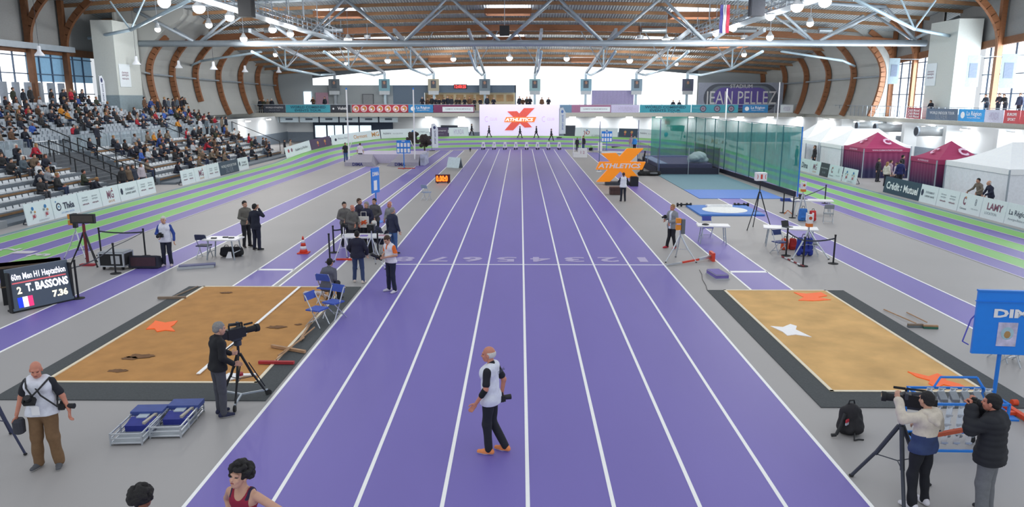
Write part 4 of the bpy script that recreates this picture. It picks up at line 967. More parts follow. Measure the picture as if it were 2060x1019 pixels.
def rail_run(p0, p1, z, n, label, h=1.1, bars=3):
    m = MB(); a, b = Vector(p0), Vector(p1); a.z = b.z = z; r_ = None
    m.bar(a+Vector((0, 0, h)), b+Vector((0, 0, h)), .06, .05)
    for k in range(1, bars): m.bar(a+Vector((0, 0, h*k/bars)), b+Vector((0, 0, h*k/bars)), .02)
    o = m.build('guard_rail', STEEL, label=label, cat='railing'); me = MB().bb(-.025, .025, -.025, .025, 0, h).mesh('post', STEEL)
    for i in range(n+1):
        q = bpy.data.objects.new('post', me); COL.objects.link(q); q.parent = o; q.location = a+(b-a)*i/n
    return o
rail_run((-38.4, GY-.05, 0), (A(965, 215, GY).x, GY-.05, 0), GZ, 26, 'grey guard rail along the far gallery left of the screen')
rail_run((A(1125, 215, GY).x, GY-.05, 0), (35.5, GY-.05, 0), GZ, 24, 'grey guard rail along the far gallery right of the screen')
rail_run((35.55, GY, 0), (37.25, 56, 0), GZ, 44, 'grey guard rail of the right gallery'); rail_run((37.25, 55.9, 0), (37.7, 46, 0), GZ, 12, 'near part of the right gallery guard rail')
def rbanner(px0, px1, kind, base, L_, z0=GZ+.02, z1=GZ+1.0):
    def gp(px):
        lo, hi = 40, 96
        for _ in range(40):
            mid = (lo+hi)/2; X = 35.5+1.7*(96-mid)/40 - .04
            d = A(px, 230, mid).x
            if d < X: lo, hi = mid, hi
            else: lo, hi = lo, mid
            if A(px, 230, mid).x < X: lo = mid
            else: hi = mid
        return Vector((35.5+1.7*(96-lo)/40-.03, lo, 0))
    a, b = gp(px0), gp(px1); ux = (b-a).normalized(); m = MB(); c = (a+b)/2 + Vector((0, 0, (z0+z1)/2)); W = (b-a).length; h = z1-z0; uy = Vector((0, 0, 1)); nn = ux.cross(uy)
    v = [c + ux*sx*W/2 + uy*sy*h/2 - nn*t for t in (0, .03) for sx, sy in ((-1, -1), (1, -1), (1, 1), (-1, 1))]
    m.add(v, [(0, 1, 2, 3), (4, 7, 6, 5), (0, 4, 5, 1), (1, 5, 6, 2), (2, 6, 7, 3), (3, 7, 4, 0)]); mats = [base]; decor(m, kind, c, ux, uy, W, h, mats)
    return recenter(m.build('banner', mats, label=L_, cat='banner'))
for a, b, k, base, L_ in [(1823, 1851, 'cross', mat('banner_rose', '#b84c5c', .6), 'red and white banner on the right gallery rail'), (1864, 1926, 'world', mat('banner_steel', '#62748c', .6), 'slate banner on the right gallery beside the pillar'), (1928, 1981, 'regionb', mat('banner_sky', '#3aa2e8', .6), 'bright blue banner with white disc on the right gallery'), (1981, 2019, 'pastel', mat('banner_pale', '#d4d6ec', .6), 'pale banner on the right gallery rail'), (2020, 2052, 'quest', mat('banner_coral', '#d0545c', .6), 'coral banner on the right gallery rail'), (2053, 2090, 'quest', mat('banner_coral', '#d0545c', .6), 'coral banner cut by the right frame edge')]:
    rbanner(a, b, k, base, L_)
# ------------------------------------------------------------------ lamps that hang in the hall
BULB = mat('lamp_glow', '#ffffff', .3, emit=14.0, ecol='#fffaf0'); SHELL = mat('lamp_shell', '#c8ccd0', .4, .4)
def high_bay(px, py, z, lab, power=480, r=.3):
    d = ray(px, py); t = (z-CAMH)/d.z; p = Vector((0, 0, CAMH)) + d*t; p.y = min(p.y, 98)
    top = zr(p.x, p.y)-.6
    if abs(p.x) > 36: top = min(top, 11)
    e = empty('high_bay_lamp', p, 0, lab, 'lamp')
    MB().lathe((0, 0, 0), [(.05, .42), (.12, .4), (.16, .25), (r, .04), (r, .0), (r*.9, .0)], 14).build('reflector', SHELL, e, smooth=True)
    MB().ball((0, 0, -.1), (r*.95, r*.95, r*.85), 14, 8).build('bulb', BULB, e, smooth=True)
    MB().cyl((0, 0, .4), (0, 0, max(.5, top-p.z)), .022, n=6).build('suspension_rod', STEEL, e)
    l = bpy.data.lights.new('lamp_light', 'POINT'); l.energy = power; l.shadow_soft_size = .25; l.color = (1, .97, .93)
    lo = bpy.data.objects.new('lamp_light', l); COL.objects.link(lo); lo.parent = e; lo.location = (0, 0, -.75)
LAMPS = [(400, 13, 11.2, .34, 'largest glowing high-bay lamp at the upper left'), (330, 1, 10.8, .3, 'glowing lamp cut by the top edge at the left'), (462, 32, 11.2, .28, 'glowing lamp beside the dark speaker at upper left'), (548, 57, 11.3, .3, 'glowing lamp under the left catwalk, higher of its pair'), (584, 66, 11.3, .28, 'glowing lamp under the left catwalk, lower of its pair'), (490, 76, 11.0, .3, 'glowing lamp touching the long roof tube at left'), (420, 48, 11.3, .24, 'small glowing lamp below the largest left lamp'), (317, 57, 11.3, .22, 'small glowing lamp near the left white pillar'),
  (700, 78, 11.2, .36, 'bright lamp behind the roof tube left of centre'), (554, 108, 10.4, .24, 'glowing lamp below the roof tube over the left gallery'), (780, 120, 10.1, .34, 'glowing lamp before the end window, leftmost of five in the row'), (912, 117, 10.3, .3, 'glowing lamp before the end window, second of the row'), (1025, 115, 10.3, .34, 'glowing lamp in the middle above the big screen'), (1140, 116, 10.3, .32, 'glowing lamp before the end window, fourth of the row'), (1267, 120, 10.1, .34, 'glowing lamp before the end window, rightmost of five in the row'),
  (1340, 78, 11.2, .36, 'bright lamp behind the roof tube right of centre'), (1475, 54, 11.4, .3, 'glowing lamp beneath the French flag'), (1440, 66, 11.3, .24, 'small glowing lamp left of the French flag lamp'), (1549, 73, 11.0, .3, 'glowing lamp touching the long roof tube at right'), (1604, 10, 11.2, .34, 'largest glowing high-bay lamp at the upper right'), (1550, 30, 11.3, .28, 'glowing lamp beside the dark box at upper right'), (1630, 45, 11.3, .24, 'small glowing lamp right of the right catwalk'), (1660, 0, 10.8, .3, 'glowing lamp cut by the top edge at the right'), (1497, 108, 10.4, .26, 'glowing lamp below the roof tube over the right mural'), (696, 126, 9.9, .2, 'small glowing lamp low over the left of the end window'), (1361, 127, 9.9, .22, 'small glowing lamp low over the right of the end window')]
for px, py, z, r, L_ in LAMPS: high_bay(px, py, z, L_, r=r*(1.15 if py < 35 else 1.1))
for px, py, Y, L_ in [(80, 112, 60, 'pendant lamp with pale shade before the left windows'), (275, 130, 70, 'pendant lamp with pale shade before the left white pillar'), (360, 137, 78, 'small pendant lamp between the first two curved ribs'), (430, 140, 74, 'larger pendant lamp among the left curved ribs'), (493, 145, 90, 'small pendant lamp by the fifth curved rib'), (561, 146, 100, 'small pendant lamp by the last left rib'), (1679, 170, 92, 'small pendant lamp before the right curved wall')]:
    p = A(px, py, Y); e = empty('pendant_lamp', p, 0, L_, 'lamp')
    MB().lathe((0, 0, 0), [(.08, .75), (.12, .7), (.14, .35), (.34, .08), (.36, 0), (.3, 0)], 14).build('lamp_shade', mat('shade_pale', '#d6dae2', .35, emit=.35), e, smooth=True)
    MB().cyl((0, 0, .7), (0, 0, max(1, zr(p.x, Y)-p.z-.5)), .015, n=5).build('cord', DARK, e)
# wall-wash fittings under the galleries
def washer(p, horiz, lab, power=80):
    e = empty('wall_light', p, 0, lab, 'lamp'); d = (.8, .14, .1) if horiz else (.14, 1.2, .1)
    MB().box((0, 0, 0), d).build('diffuser', BULB, e); MB().box((0, 0, .09), (d[0]+.04, d[1]+.04, .08)).build('housing', SHELL, e)
    l = bpy.data.lights.new('fitting_light', 'AREA'); l.shape = 'RECTANGLE'; l.size, l.size_y = d[0], d[1]; l.energy = power; l.color = (.95, .98, 1)
    o = bpy.data.objects.new('fitting_light', l); COL.objects.link(o); o.parent = e; o.location = (0, 0, -.07)
for n, px in enumerate((548, 862, 928, 1152, 1206, 1266, 1326, 1390, 1440, 1490, 1550, 1610)):
    washer(Vector((A(px, 230, 99.6).x, 99.6, GZ-.55)), True, f'strip light on the ground floor end wall, {ORD[n]} from the left')
for n, y in enumerate((90, 82, 74.5, 68, 62, 56.5, 51.5, 47, 43, 39.5)):
    washer(Vector((35.9, y, GZ-.62)), False, f'strip light under the right gallery, {ORD[n]} from the far end', 75)
for n, y in enumerate((84, 91)): washer(Vector((-30.0, y, GZ-.62)), False, f'strip light under the left gallery, {ORD[n]} from the near end')
# things hung from the roof
def hung(name, p, lab, cat, mb, m_, top=None):
    e = mb.build(name, m_, loc=p, label=lab, cat=cat); z = (top or zr(p.x, p.y)-.5)-p.z
    MB().cyl((0, 0, 0), (0, 0, z), .03, n=6).build('suspension_rod', STEEL, e); return e
hung('loudspeaker', A(1015, 62, 72), 'black square loudspeaker hung in the middle of the roof', 'loudspeaker', MB().bb(-.45, .45, -.35, .35, -.45, .45).bb(-.4, .4, -.37, -.35, -.4, .4), BLACK)
hung('loudspeaker', A(496, 18, 50), 'dark loudspeaker box hung at the upper left', 'loudspeaker', MB().bb(-.45, .45, -.3, .3, -.5, .8).bb(-.4, .4, -.32, -.3, -.45, .75), BLACK)
hung('loudspeaker', A(1522, 16, 50), 'dark loudspeaker box hung at the upper right', 'loudspeaker', MB().bb(-.45, .45, -.3, .3, -.5, .8).bb(-.4, .4, -.32, -.3, -.45, .75), DARK)
for px, L_ in ((739, 'round roof fan left of centre'), (1288, 'round roof fan right of centre'), (1497, 'round roof fan near the right catwalk')):
    m = MB(); m.lathe((0, 0, 0), [(.3, -.16), (.34, -.16), (.34, .16), (.3, .16)], 16)
    for k in range(4): m.bar((0, 0, 0), (.3*math.cos(k*PI/2), .3*math.sin(k*PI/2), .02), .1, .02)
    o = hung('roof_fan', A(px, 74, 80), L_, 'fan', m, SHELL); 
fl = Vector(A(1458, 38, 58)); m = MB(); fw = .24; m.v = []
for k in range(3):
    m.mi = k; n = 8
    for j in range(n):
        z0, z1 = 1.0-2.0*j/n, 1.0-2.0*(j+1)/n; x0, x1 = -.36+fw*k, -.36+fw*(k+1); w0, w1 = .06*math.sin(j*1.3), .06*math.sin((j+1)*1.3)
        m.add([(x0, w0, z0), (x1, w0+.04, z0), (x1, w1+.04, z1), (x0, w1, z1), (x0, w0+.02, z0), (x1, w0+.06, z0), (x1, w1+.06, z1), (x0, w1+.02, z1)], [(0, 1, 2, 3), (4, 7, 6, 5)])
hung('flag', fl, 'French tricolour flag hanging beside the right catwalk', 'flag', m, [mat('flag_blue', '#4a4a9a'), mat('flag_white', '#eef0f4'), mat('flag_red', '#c83050')])
# portrait banners on the window columns
for i, x in enumerate(XS):
    m = MB(); z1 = 8.15; z0 = 6.5; m.bb(x-.75, x+.75, 104.15, 104.2, z0, z1); m.mi = 1; m.bb(x-.34, x+.34, 104.1, 104.15, z0+.45, z1-.2); m.mi = 2; m.bb(x-.7, x+.7, 104.12, 104.15, z0-.42, z0+.08)
    m.mi = 3; m.ball((x, 104.1, z1-.5), (.18, .04, .22), 8, 5); m.mi = 0; m.bb(x-.05, x+.05, 104.15, 104.49, z1-.1, z1)
    c = ['#6e7880', '#7fb0c0', '#b8b4a0', '#7d8f9c', '#9fc4cc', '#8fb8cc', '#8aa4b8', '#5a5f78'][i]
    o = recenter(m.build('portrait_banner', [mat('portrait_' + c[1:], c), M('#56606c'), M('#c8d0d8'), M('#b08a78')], label=f'hanging athlete portrait banner on an end window column, {ORD[i]} from the left', cat='banner'))
# white logo posters on the pillars and walls
def poster(lo, hi, ux, w_, h, lab, lines=('clermont', 'auvergne', 'métropole'), base=None, ink=None, name='poster'):
    ux = Vector(ux); uy = Vector((0, 0, 1)); nn = ux.cross(uy); c = Vector(lo); m = MB()
    v = [c + ux*sx*w_/2 + uy*sy*h/2 - nn*t for t in (0, .03) for sx, sy in ((-1, -1), (1, -1), (1, 1), (-1, 1))]
    m.add(v, [(0, 1, 2, 3), (4, 7, 6, 5), (0, 4, 5, 1), (1, 5, 6, 2), (2, 6, 7, 3), (3, 7, 4, 0)]); m.mi = 1
    for k, t in enumerate(lines): text_on(m, t, c + uy*h*(.14-.14*k), ux, uy, w=w_*.6, lift=.01)
    return recenter(m.build(name, [base or BW, ink or INKP], label=lab, cat='poster'))
p = AX(252, 152, -35.55); poster(p, 0, (0, 1, 0), 1.9, 2.0, 'white logo poster on the side of the left pillar'); p = AX(1872, 150, 37.45); poster(p, 0, (0, -1, 0), 1.8, 2.0, 'white logo poster on the side of the right pillar')
for px, Y, w_, L_ in ((1798, 74.5, 1.0, 'tall pale banner before the far right window'), (1957, 60.6, 1.0, 'tall pale banner on the second near right window post'), (2028, 56.2, 1.1, 'tall slate banner on the right window post at the frame edge')):
    p = A(px, 143, Y); m = MB(); m.bb(-w_/2, w_/2, -.03, 0, -1.2, 1.2); m.mi = 1; m.bb(-w_*.3, w_*.3, -.05, -.03, -.5, .6); m.mi = 0; m.bar((0, 0, 1.1), (max(.5, 39.5-p.x), 0, 1.1), .04)
    m.build('hanging_banner', [mat('banner_mist', '#a9bcc8'), M('#8290a8')], loc=p, label=L_, cat='banner')
# mural on the end wall
p0, p1 = A(1404, 211, 98.0), A(1577, 166, 98.0); p0.z = GZ; W = p1.x-p0.x; H = p1.z-p0.z; c = Vector(((p0.x+p1.x)/2, 98.0, (p0.z+p1.z)/2)); m = MB()
m.bb(p0.x, p1.x, 98.0, 98.15, p0.z, p1.z); m.mi = 1
def stadium(sc_, dy, mi):
    m.mi = mi; n = 14; hh = H*.46*sc_; ww = W*.47*sc_-hh*.2; q = []
    for s in (1, -1):
        for i in range(n+1): a = -PI/2 + PI*i/n; q.append(c + Vector((s*(ww-hh + hh*math.cos(a)), -dy, s*hh*math.sin(a))))
    m.add(q, [tuple(range(len(q)))])
stadium(1.0, .02, 1); stadium(.86, .03, 2); stadium(.74, .04, 3)
m.mi = 4; text_on(m, 'JEAN PELLEZ', c + Vector((0, -.05, -H*.06)), (1, 0, 0), (0, 0, 1), w=W*.84, h=H*.56, bold=.0); text_on(m, 'STADIUM', c + Vector((0, -.05, H*.38)), (1, 0, 0), (0, 0, 1), w=W*.26, h=H*.12)
recenter(m.build('wall_mural', [M('#8a90a0'), M('#4a505c'), M('#6a7480'), M('#5a4c94'), M('#c9c9cc')], label='wall mural of an oval track with tall pale lettering', cat='mural'))
# purple hoarding seen outside the end window
p0, p1 = A(1190, 206, 105.0), A(1275, 180, 105.0); m = MB(); m.bb(p0.x, p1.x, 104.88, 104.94, GZ, p1.z-.1); m.mi = 1
for i in range(30): x = p0.x+(p1.x-p0.x)*(i+.3)/30; m.bb(x, x+.06, 104.84, 104.88, p0.z-.4, p1.z-.1)
recenter(m.build('radiator_screen', [M('#c6bfe6'), M('#8a84b4')], label='long lilac ribbed radiator screen below the end window', cat='radiator'))
# doors and openings on the far floor walls
def flatpanel(px0, px1, v0, v1, Y, col, nm, lab, cat, emit=0.0, frame=None):
    a, b = A(px0, v1, Y), A(px1, v0, Y); m = MB(); m.bb(a.x, b.x, Y-.06, Y, a.z, b.z)
    if frame: m.mi = 1; t = .08; m.bb(a.x-t, a.x, Y-.1, Y, a.z, b.z+t).bb(b.x, b.x+t, Y-.1, Y, a.z, b.z+t).bb(a.x-t, b.x+t, Y-.1, Y, b.z, b.z+t)
    mm = [mat('daylit_glass', '#dff2ff', .2, emit=1.0) if emit else M(col)] + ([M(frame)] if frame else [])
    return recenter(m.build(nm, mm, label=lab, cat=cat) if cat else struct(nm, m, mm))
m = MB(); a, b = A(632, 290, 100.3), A(790, 237, 100.3); m.bb(a.x, b.x, 100.2, 100.35, 0, 3.3); struct('glazed_entrance', m, M('#39465a'))
for i, (x0, x1) in enumerate(((635, 656), (660, 672), (675, 689), (693, 722), (725, 747))): flatpanel(x0, x1, 252, 276, 100.15, '#dff2ff', f'window_{6+i}', None, None, emit=1, frame='#1f2838')
for i in range(7):   # white ceiling bays seen under the slab
    x0, x1 = A(543+40*i-20, 235, 97).x, A(543+40*i+17, 235, 97).x; m = MB(); m.bb(x0, x1, 97, 97.1, 2.62, 3.32); m.mi = 1; xc = (x0+x1)/2; m.bb(xc-.45, xc+.45, 96.95, 97, 2.9, 3.12)
    struct('bulkhead', m, [M('#cfe0ea'), M('#4a5868')])
flatpanel(612, 626, 184, 210, 104.9, '#fff', 'window_11', None, None, emit=1); flatpanel(731, 750, 190, 210, 104.9, '#8d9399', 'door_1', None, None, frame='#5c6068'); flatpanel(364, 374, 188, 200, 90, '#fff', 'window_12', None, None, emit=1) if False else None
flatpanel(636, 660, 186, 210, 104.9, '#b795a8', 'wall_panel', 'pinkish poster wall beside the bright doorway', 'poster'); flatpanel(1672, 1700, 186, 226, 103, '#4a78b0', 'wall_panel', 'blue display panel on the far right gallery', 'panel'); flatpanel(1706, 1724, 167, 226.9, 100, '#a8a0b0', 'roll_up_banner', 'tall lilac roll-up banner on the far right gallery', 'banner')
flatpanel(1338, 1348, 240, 250, 100.3, '#a02c40', 'wall_sign', 'small dark red sign on the end wall', 'sign'); 
for i, (x0, x1, L_) in enumerate(((1135, 1157, 'dark flight case beside the screen, behind the bend'), (888, 920, 'dark counter behind the navy board'), (1350, 1375, 'grey container behind the right bend boards'))):
    a, b = A(x0, 270, 98), A(x1, 252, 98); m = MB(); m.bb(a.x, b.x, 97.4, 98.6, 0, b.z).bb(a.x-.03, b.x+.03, 97.37, 98.63, b.z-.12, b.z-.04); recenter(m.build('equipment_case', M('#4a525c'), label=L_, cat='case'))
# big screen
p0, p1 = A(965, 271, 95.2), A(1125, 210, 95.2); W = p1.x-p0.x; z0, z1 = 1.0, p1.z; H = z1-z0; c = Vector(((p0.x+p1.x)/2, 95.17, (z0+z1)/2))
m = MB(); m.bb(p0.x, p1.x, 95.2, 95.5, z0, z1).bb(p0.x+.4, p0.x+.7, 95.3, 96, 0, z0+.1).bb(p1.x-.7, p1.x-.4, 95.3, 96, 0, z0+.1); m.mi = 1
S = H/3.9
def XL(m, c, s, ux=(1, 0, 0), uy=(0, 0, 1), th=.0, mi=(1, 2, 3), text=True, ty=.0):
    ux = Vector(ux); uy = Vector(uy); nn = ux.cross(uy)
    P1 = [(-1.4, -1.05), (-.58, -1.05), (1.46, 1.03), (.45, 1.03)]; P2 = [(-1.15, .72), (-.22, .75), (1.22, -.76), (.52, -.8)]; P3 = [(-1.45, -.28), (1.42, -.28), (1.62, .2), (-1.25, .2)]
    m.mi = mi[0]
    for k, P_ in enumerate((P1, P2, P3)):
        if k == 2: m.mi = mi[1]
        o = c + nn*(.01*k+.005)
        if th: m.prism([(x*s, y*s) for x, y in P_], o - nn*th, ux, uy, th)
        else: m.add([o + ux*x*s + uy*y*s for x, y in P_], [(0, 1, 2, 3)])
    m.mi = mi[2]; text_on(m, 'ATHLETICS', c + nn*.03 + uy*(-.04*s), ux, uy, w=2.6*s, h=.3*s, bold=.03, skew=.25, lift=.012)
XL(m, c + Vector((.0, -.02, .15*S)), 1.32*S, mi=(1, 2, 3))
m.mi = 4
for s, t in ((-1, 'CLERMONT'), (1, 'CLERMONT')): text_on(m, 'C', c + Vector((s*W*.36-.55, -.02, .15*S)), (1, 0, 0), (0, 0, 1), w=.4, h=.7); text_on(m, 'CLUB', c + Vector((s*W*.36+.35, -.02, .15*S)), (1, 0, 0), (0, 0, 1), w=.9, h=.34)
recenter(m.build('led_screen', [mat('screen_white', '#e2daf4', .4, emit=.42, var=.02), mat('screen_coral', '#d8584e', .4, emit=.4), mat('screen_orange', '#e8803e', .4, emit=.5), mat('screen_ink', '#ffffff', .4, emit=.8), mat('screen_lilac', '#c4b6e0', .4, emit=.5)], label='large white screen showing an orange X at the far end', cat='screen'))
# red LED clock in the gallery
p = A(926, 174, 104.8); m = MB(); m.bb(p.x-.9, p.x+.9, 104.85, 104.95, p.z-.3, p.z+.3); m.mi = 1; text_on(m, '12:03:25', (p.x, 104.84, p.z), (1, 0, 0), (0, 0, 1), w=1.55, h=.42, bold=.02)
recenter(m.build('led_clock', [BLACK, mat('led_red', '#ff4040', emit=3.0)], label='small clock with glowing red digits above the gallery bar', cat='clock'))
# starter walkers crossing in front of the screen (figures on the bend)
for n, (px, py, Y) in enumerate([(949, 268, 91), (984, 271, 90.6), (1046, 271, 90.6), (1079, 271, 90.6), (1109, 275, 89.2)]):
    P_ = pose(kn=[(-.1, -.2, .52), (.1, .14, .5)], an=[(-.12, -.3, .1), (.12, .36, .12)], wr=[(-.25, .15, .9), (.25, -.22, .92)])
    rad = math.hypot(A(px, py, Y).x, Y-70); z = .004+1.2*(rad-RI)/5.4
    person(f'athlete in dark tracksuit walking on the far bend, {ORD[n]} from the left', (A(px, py, Y).x, Y, z), [PI/2, -PI/2, PI/2, -PI/2, PI/2][n], P_, 1.4, 1, top='#20222c', legs='#1d1f28', group=None)
# lane marker boxes and starting blocks
for i in range(8):
    x = XC - 4.27 + 1.22*i; e = empty('lane_marker', (x, 85.6, 0), 0, f'white tapered lane marker box at the sprint start, {ORD[i]} from the left', 'lane marker', 'lane marker boxes')
    m = MB(); v = [(-.24, -.2, 0), (.24, -.2, 0), (.24, .2, 0), (-.24, .2, 0), (-.13, -.05, .62), (.13, -.05, .62), (.13, .1, .62), (-.13, .1, .62)]
    v = [(a, b, c_+.2) for a, b, c_ in v]; m.add(v, [(3, 2, 1, 0), (4, 5, 6, 7), (0, 1, 5, 4), (1, 2, 6, 5), (2, 3, 7, 6), (3, 0, 4, 7)]).build('box', M('#eceaf2'), e)
    m = MB(); text_on(m, str(8-i), (0, -.14, .48), (1, 0, 0), (0, .25, 1), w=.1 if i == 7 else .16, h=.3, bold=.03, lift=.01); m.build('number', M('#8a8cb0'), e)
    m = MB(); m.bb(-.2, -.12, -.15, .15, 0, .2).bb(.12, .2, -.15, .15, 0, .2); m.build('feet', BLACK, e)
    b = empty('starting_block', (x, 84.7, 0), 0, f'low grey starting block on the start line, {ORD[i]} from the left', 'starting block', 'starting blocks'); MB().bb(-.04, .04, -.4, .3, 0, .06).build('rail', STEEL, b)
    for s in (-1, 1): MB().bar((s*.1, -.2+.15*s, .03), (s*.1, -.32+.15*s, .18), .12, .03).build('foot_pad', BLACK, b)
# ------------------------------------------------------------------ equipment on the infield (middle distance)
def U(c, **k): return M(c, **k)
BLUEP = mat('blue_paint', '#1f7fe0', .45, var=.03); BLUED = mat('blue_cloth', '#3a4f9c', .8, var=.08); ORG = mat('orange_foam', '#f59a20', .6, var=.03); ALU = mat('aluminium', '#c8ced6', .3, .6, var=.04)
REDP = mat('red_paint', '#d8402c', .5); WHT = mat('white_plastic', '#f0f0f4', .45, var=.02); TTOP = mat('table_top', '#ececf0', .4, var=.02); RUB = mat('black_rubber', '#232427', .8)
def folding_table(p, rz, lab, L_=1.8, W_=.75, h=.74):
    e = empty('folding_table', p, rz, lab, 'table'); MB().bb(-L_/2, L_/2, -W_/2, W_/2, h-.045, h).build('table_top', TTOP, e)
    for sx in (-1, 1):
        for sy in (-1, 1): MB().bar((sx*(L_/2-.2), sy*(W_/2-.07), h-.05), (sx*(L_/2-.12), sy*(W_/2-.05), 0), .035).build('leg', STEEL, e)
        MB().bar((sx*(L_/2-.15), -W_/2+.06, .25), (sx*(L_/2-.15), W_/2-.06, .25), .025).build('leg_brace', STEEL, e)
    return e
def folding_chair(p, rz, lab, col='#3450a8', name='folding_chair'):
    e = empty(name, p, rz, lab, 'chair'); c = U(col)
    MB().box((0, 0, .45), (.42, .4, .035)).build('seat', c, e); MB().box((0, .21, .78), (.42, .03, .2), rot=Matrix.Rotation(-.2, 3, 'X')).build('backrest', c, e)
    for sx in (-.2, .2):
        MB().bar((sx, -.2, .0), (sx, .24, .88), .022).build('frame', ALU, e); MB().bar((sx, .26, 0), (sx, -.18, .45), .022).build('leg', ALU, e)
    MB().bar((-.2, .17, .1), (.2, .17, .1), .02).build('stretcher', ALU, e)
    return e
def tripod(p, h, spread, lab, head=None, leg=ALU, rz=0, name='tripod', cat='tripod', r=.016, wheels=False, hub=None):
    e = empty(name, p, rz, lab, cat); hub = hub or h*.75
    MB().cyl((0, 0, hub), (0, 0, h), r*1.3, n=8).build('column', leg, e)
    for k in range(3):
        a = PI/2 + k*2*PI/3; x, y = spread*math.cos(a), spread*math.sin(a); m = MB()
        m.cyl((.03*math.cos(a), .03*math.sin(a), hub+.05), (x*.5, y*.5, hub*.5), r*1.25, n=7).cyl((x*.5, y*.5, hub*.52), (x, y, .02), r, n=7)
        l = m.build('leg', leg, e); MB().ball((x, y, .022), (r*1.6, r*1.6, .02), 8, 4).build('foot', RUB, l)
        MB().bar((0, 0, hub*.5), (x*.5, y*.5, hub*.5), .012).build('spreader', leg, e)
    return e
def post(p, lab, h=.98, col=BLACK, name='barrier_post'):
    e = empty(name, p, 0, lab, 'barrier post'); MB().lathe((0, 0, 0), [(.17, 0), (.17, .02), (.06, .04)], 16).build('base', RUB, e)
    MB().cyl((0, 0, .02), (0, 0, h), .03, n=10).build('pole', col, e); MB().cyl((0, 0, h), (0, 0, h+.05), .036, n=10).build('cap', RUB, e); return e
def tape(a, b, lab, z=.9, sag=.05, col=DARK, w_=.05):
    m = MB(); a = Vector(a); b = Vector(b); n = 6; pts = [a+(b-a)*i/n + Vector((0, 0, z - sag*4*(i/n)*(1-i/n))) for i in range(n+1)]
    for q, r_ in zip(pts, pts[1:]): m.bar(q, r_, .012, w_)
    return recenter(m.build('barrier_tape', col, label=lab, cat='barrier tape'))
def laptop(p, rz, lab):
    e = empty('laptop', p, rz, lab, 'laptop'); MB().bb(-.17, .17, -.12, .12, 0, .02).build('base', DARK, e); MB().box((0, .15, .12), (.34, .015, .24), rot=Matrix.Rotation(-.3, 3, 'X')).build('screen', BLACK, e)
def bag(p, lab, c='#22242c', s=(.35, .22, .3), name='bag', cat='bag', rz=0):
    e = empty(name, p, rz, lab, cat)
    blob_obj('body', blob([('c', (i*s[0]*.3, j*s[1]*.2, s[1]*.35), (i*s[0]*.26, j*s[1]*.14, s[2]-s[1]*.3), s[1]*.32, s[1]*.28) for i in (-1, 0, 1) for j in (-1, 1)] + [('c', (-s[0]*.2, -s[1]*.45, s[2]*.3), (s[0]*.2, -s[1]*.45, s[2]*.3), s[1]*.2, s[1]*.2)], .02, .03, .006, 30, cut=lambda Q: .004-Q[..., 2]), cloth(c), e)
    MB().tube([(-s[0]*.2, 0, s[2]*.9), (-s[0]*.12, 0, s[2]*1.15), (s[0]*.12, 0, s[2]*1.15), (s[0]*.2, 0, s[2]*.9)], .012).build('handle', BLACK, e); return e

# pole vault landing bed
e = empty('pole_vault_bed', (-11.9, 64, 0), 0, 'grey lilac pole vault landing bed at the end of the left runway', 'landing mat')
BED = mat('bed_grey', '#a8a4b4', .7, var=.05); BEDT = mat('bed_top', '#c9c2dc', .6, var=.04)
MB().bb(-2.6, 3.1, 3.0, 7.6, 0, .78).build('main_cushion', BEDT, e)
for s, x0, x1, xi in ((-1, -3.0, -.35, -1.15), (1, .35+.2, 3.3, 1.2)):
    m = MB(); xo, xn = (x0, x1) if s < 0 else (x1, x0)
    v = [(xo, 0, 0), (xn*1.0, 0, 0), (xi*.55, 3.0, 0), (xo*.92, 3.0, 0), (xo, 0, .32), (xn+(.35*s), 0, .32), (xi, 3.0, .78), (xo*.92, 3.0, .78)]
    m.add(v, [(0, 1, 5, 4), (1, 2, 6, 5), (4, 5, 6, 7), (3, 0, 4, 7), (2, 3, 7, 6), (3, 2, 1, 0)])
    c = m.build('front_cushion', BED, e); q = MB(); text_on(q, 'DIMA', ((x0+x1)/2-.2, -.01, .16), (1, 0, 0), (0, 0, 1), w=.9, bold=.04); q.build('lettering', U('#3a3c7c'), c)
MB().bb(3.35, 3.75, .6, 3.4, 0, .95).build('side_cushion', mat('bed_print', '#b8bcd0', var=.35, scale=3), e)
for px, L_ in ((703, 'left'), (835, 'right')):
    g = A(px, 330, 65.2); u = empty('vault_upright', (g.x, 65.2, 0), 0, f'tall white pole vault upright, {L_} of the pair', 'upright')
    MB().cyl((0, 0, 0), (0, 0, 6.35), .07, .055, n=10).build('pole', WHT, u); MB().bb(-.3, .3, -.25, .25, 0, .12).build('base', U('#9094a0'), u); MB().cyl((0, 0, 6.35), (0, 0, 6.5), .06, n=8).build('tip', BLUEP, u)
    MB().bar((.35 if L_ == 'left' else -.35, 0, 2.1), (0, 0, 1.3), .05).build('support_arm', WHT, u)
def scoreboard(p, w_, h, z0, lab, rz=0, base='#c04030', cells=(4, 2), pole=.04):
    e = empty('scoreboard', p, rz, lab, 'scoreboard'); MB().bb(-w_/2, w_/2, -.03, .03, z0, z0+h).build('panel', BLUEP, e)
    for i in range(cells[0]):
        for j in range(cells[1]):
            cx = -w_/2 + w_*(i+.5)/cells[0]; cz = z0 + h*.86*(j+.5)/cells[1]
            MB().bb(cx-w_*.085, cx+w_*.085, -.045, -.03, cz-h*.15, cz+h*.15).build('number_card', WHT, e)
    m = MB(); text_on(m, 'DIMA', (0, -.035, z0+h*.93), (1, 0, 0), (0, 0, 1), h=h*.08, bold=.03); m.build('lettering', WHT, e)
    MB().cyl((0, .02, 0), (0, .02, z0+.1), pole, n=8).build('pole', BLUEP, e); MB().bb(-.5, .9, -.06, .06, 0, .06).bb(-.05, .05, -.5, .5, 0, .06).build('base', U(base), e); return e
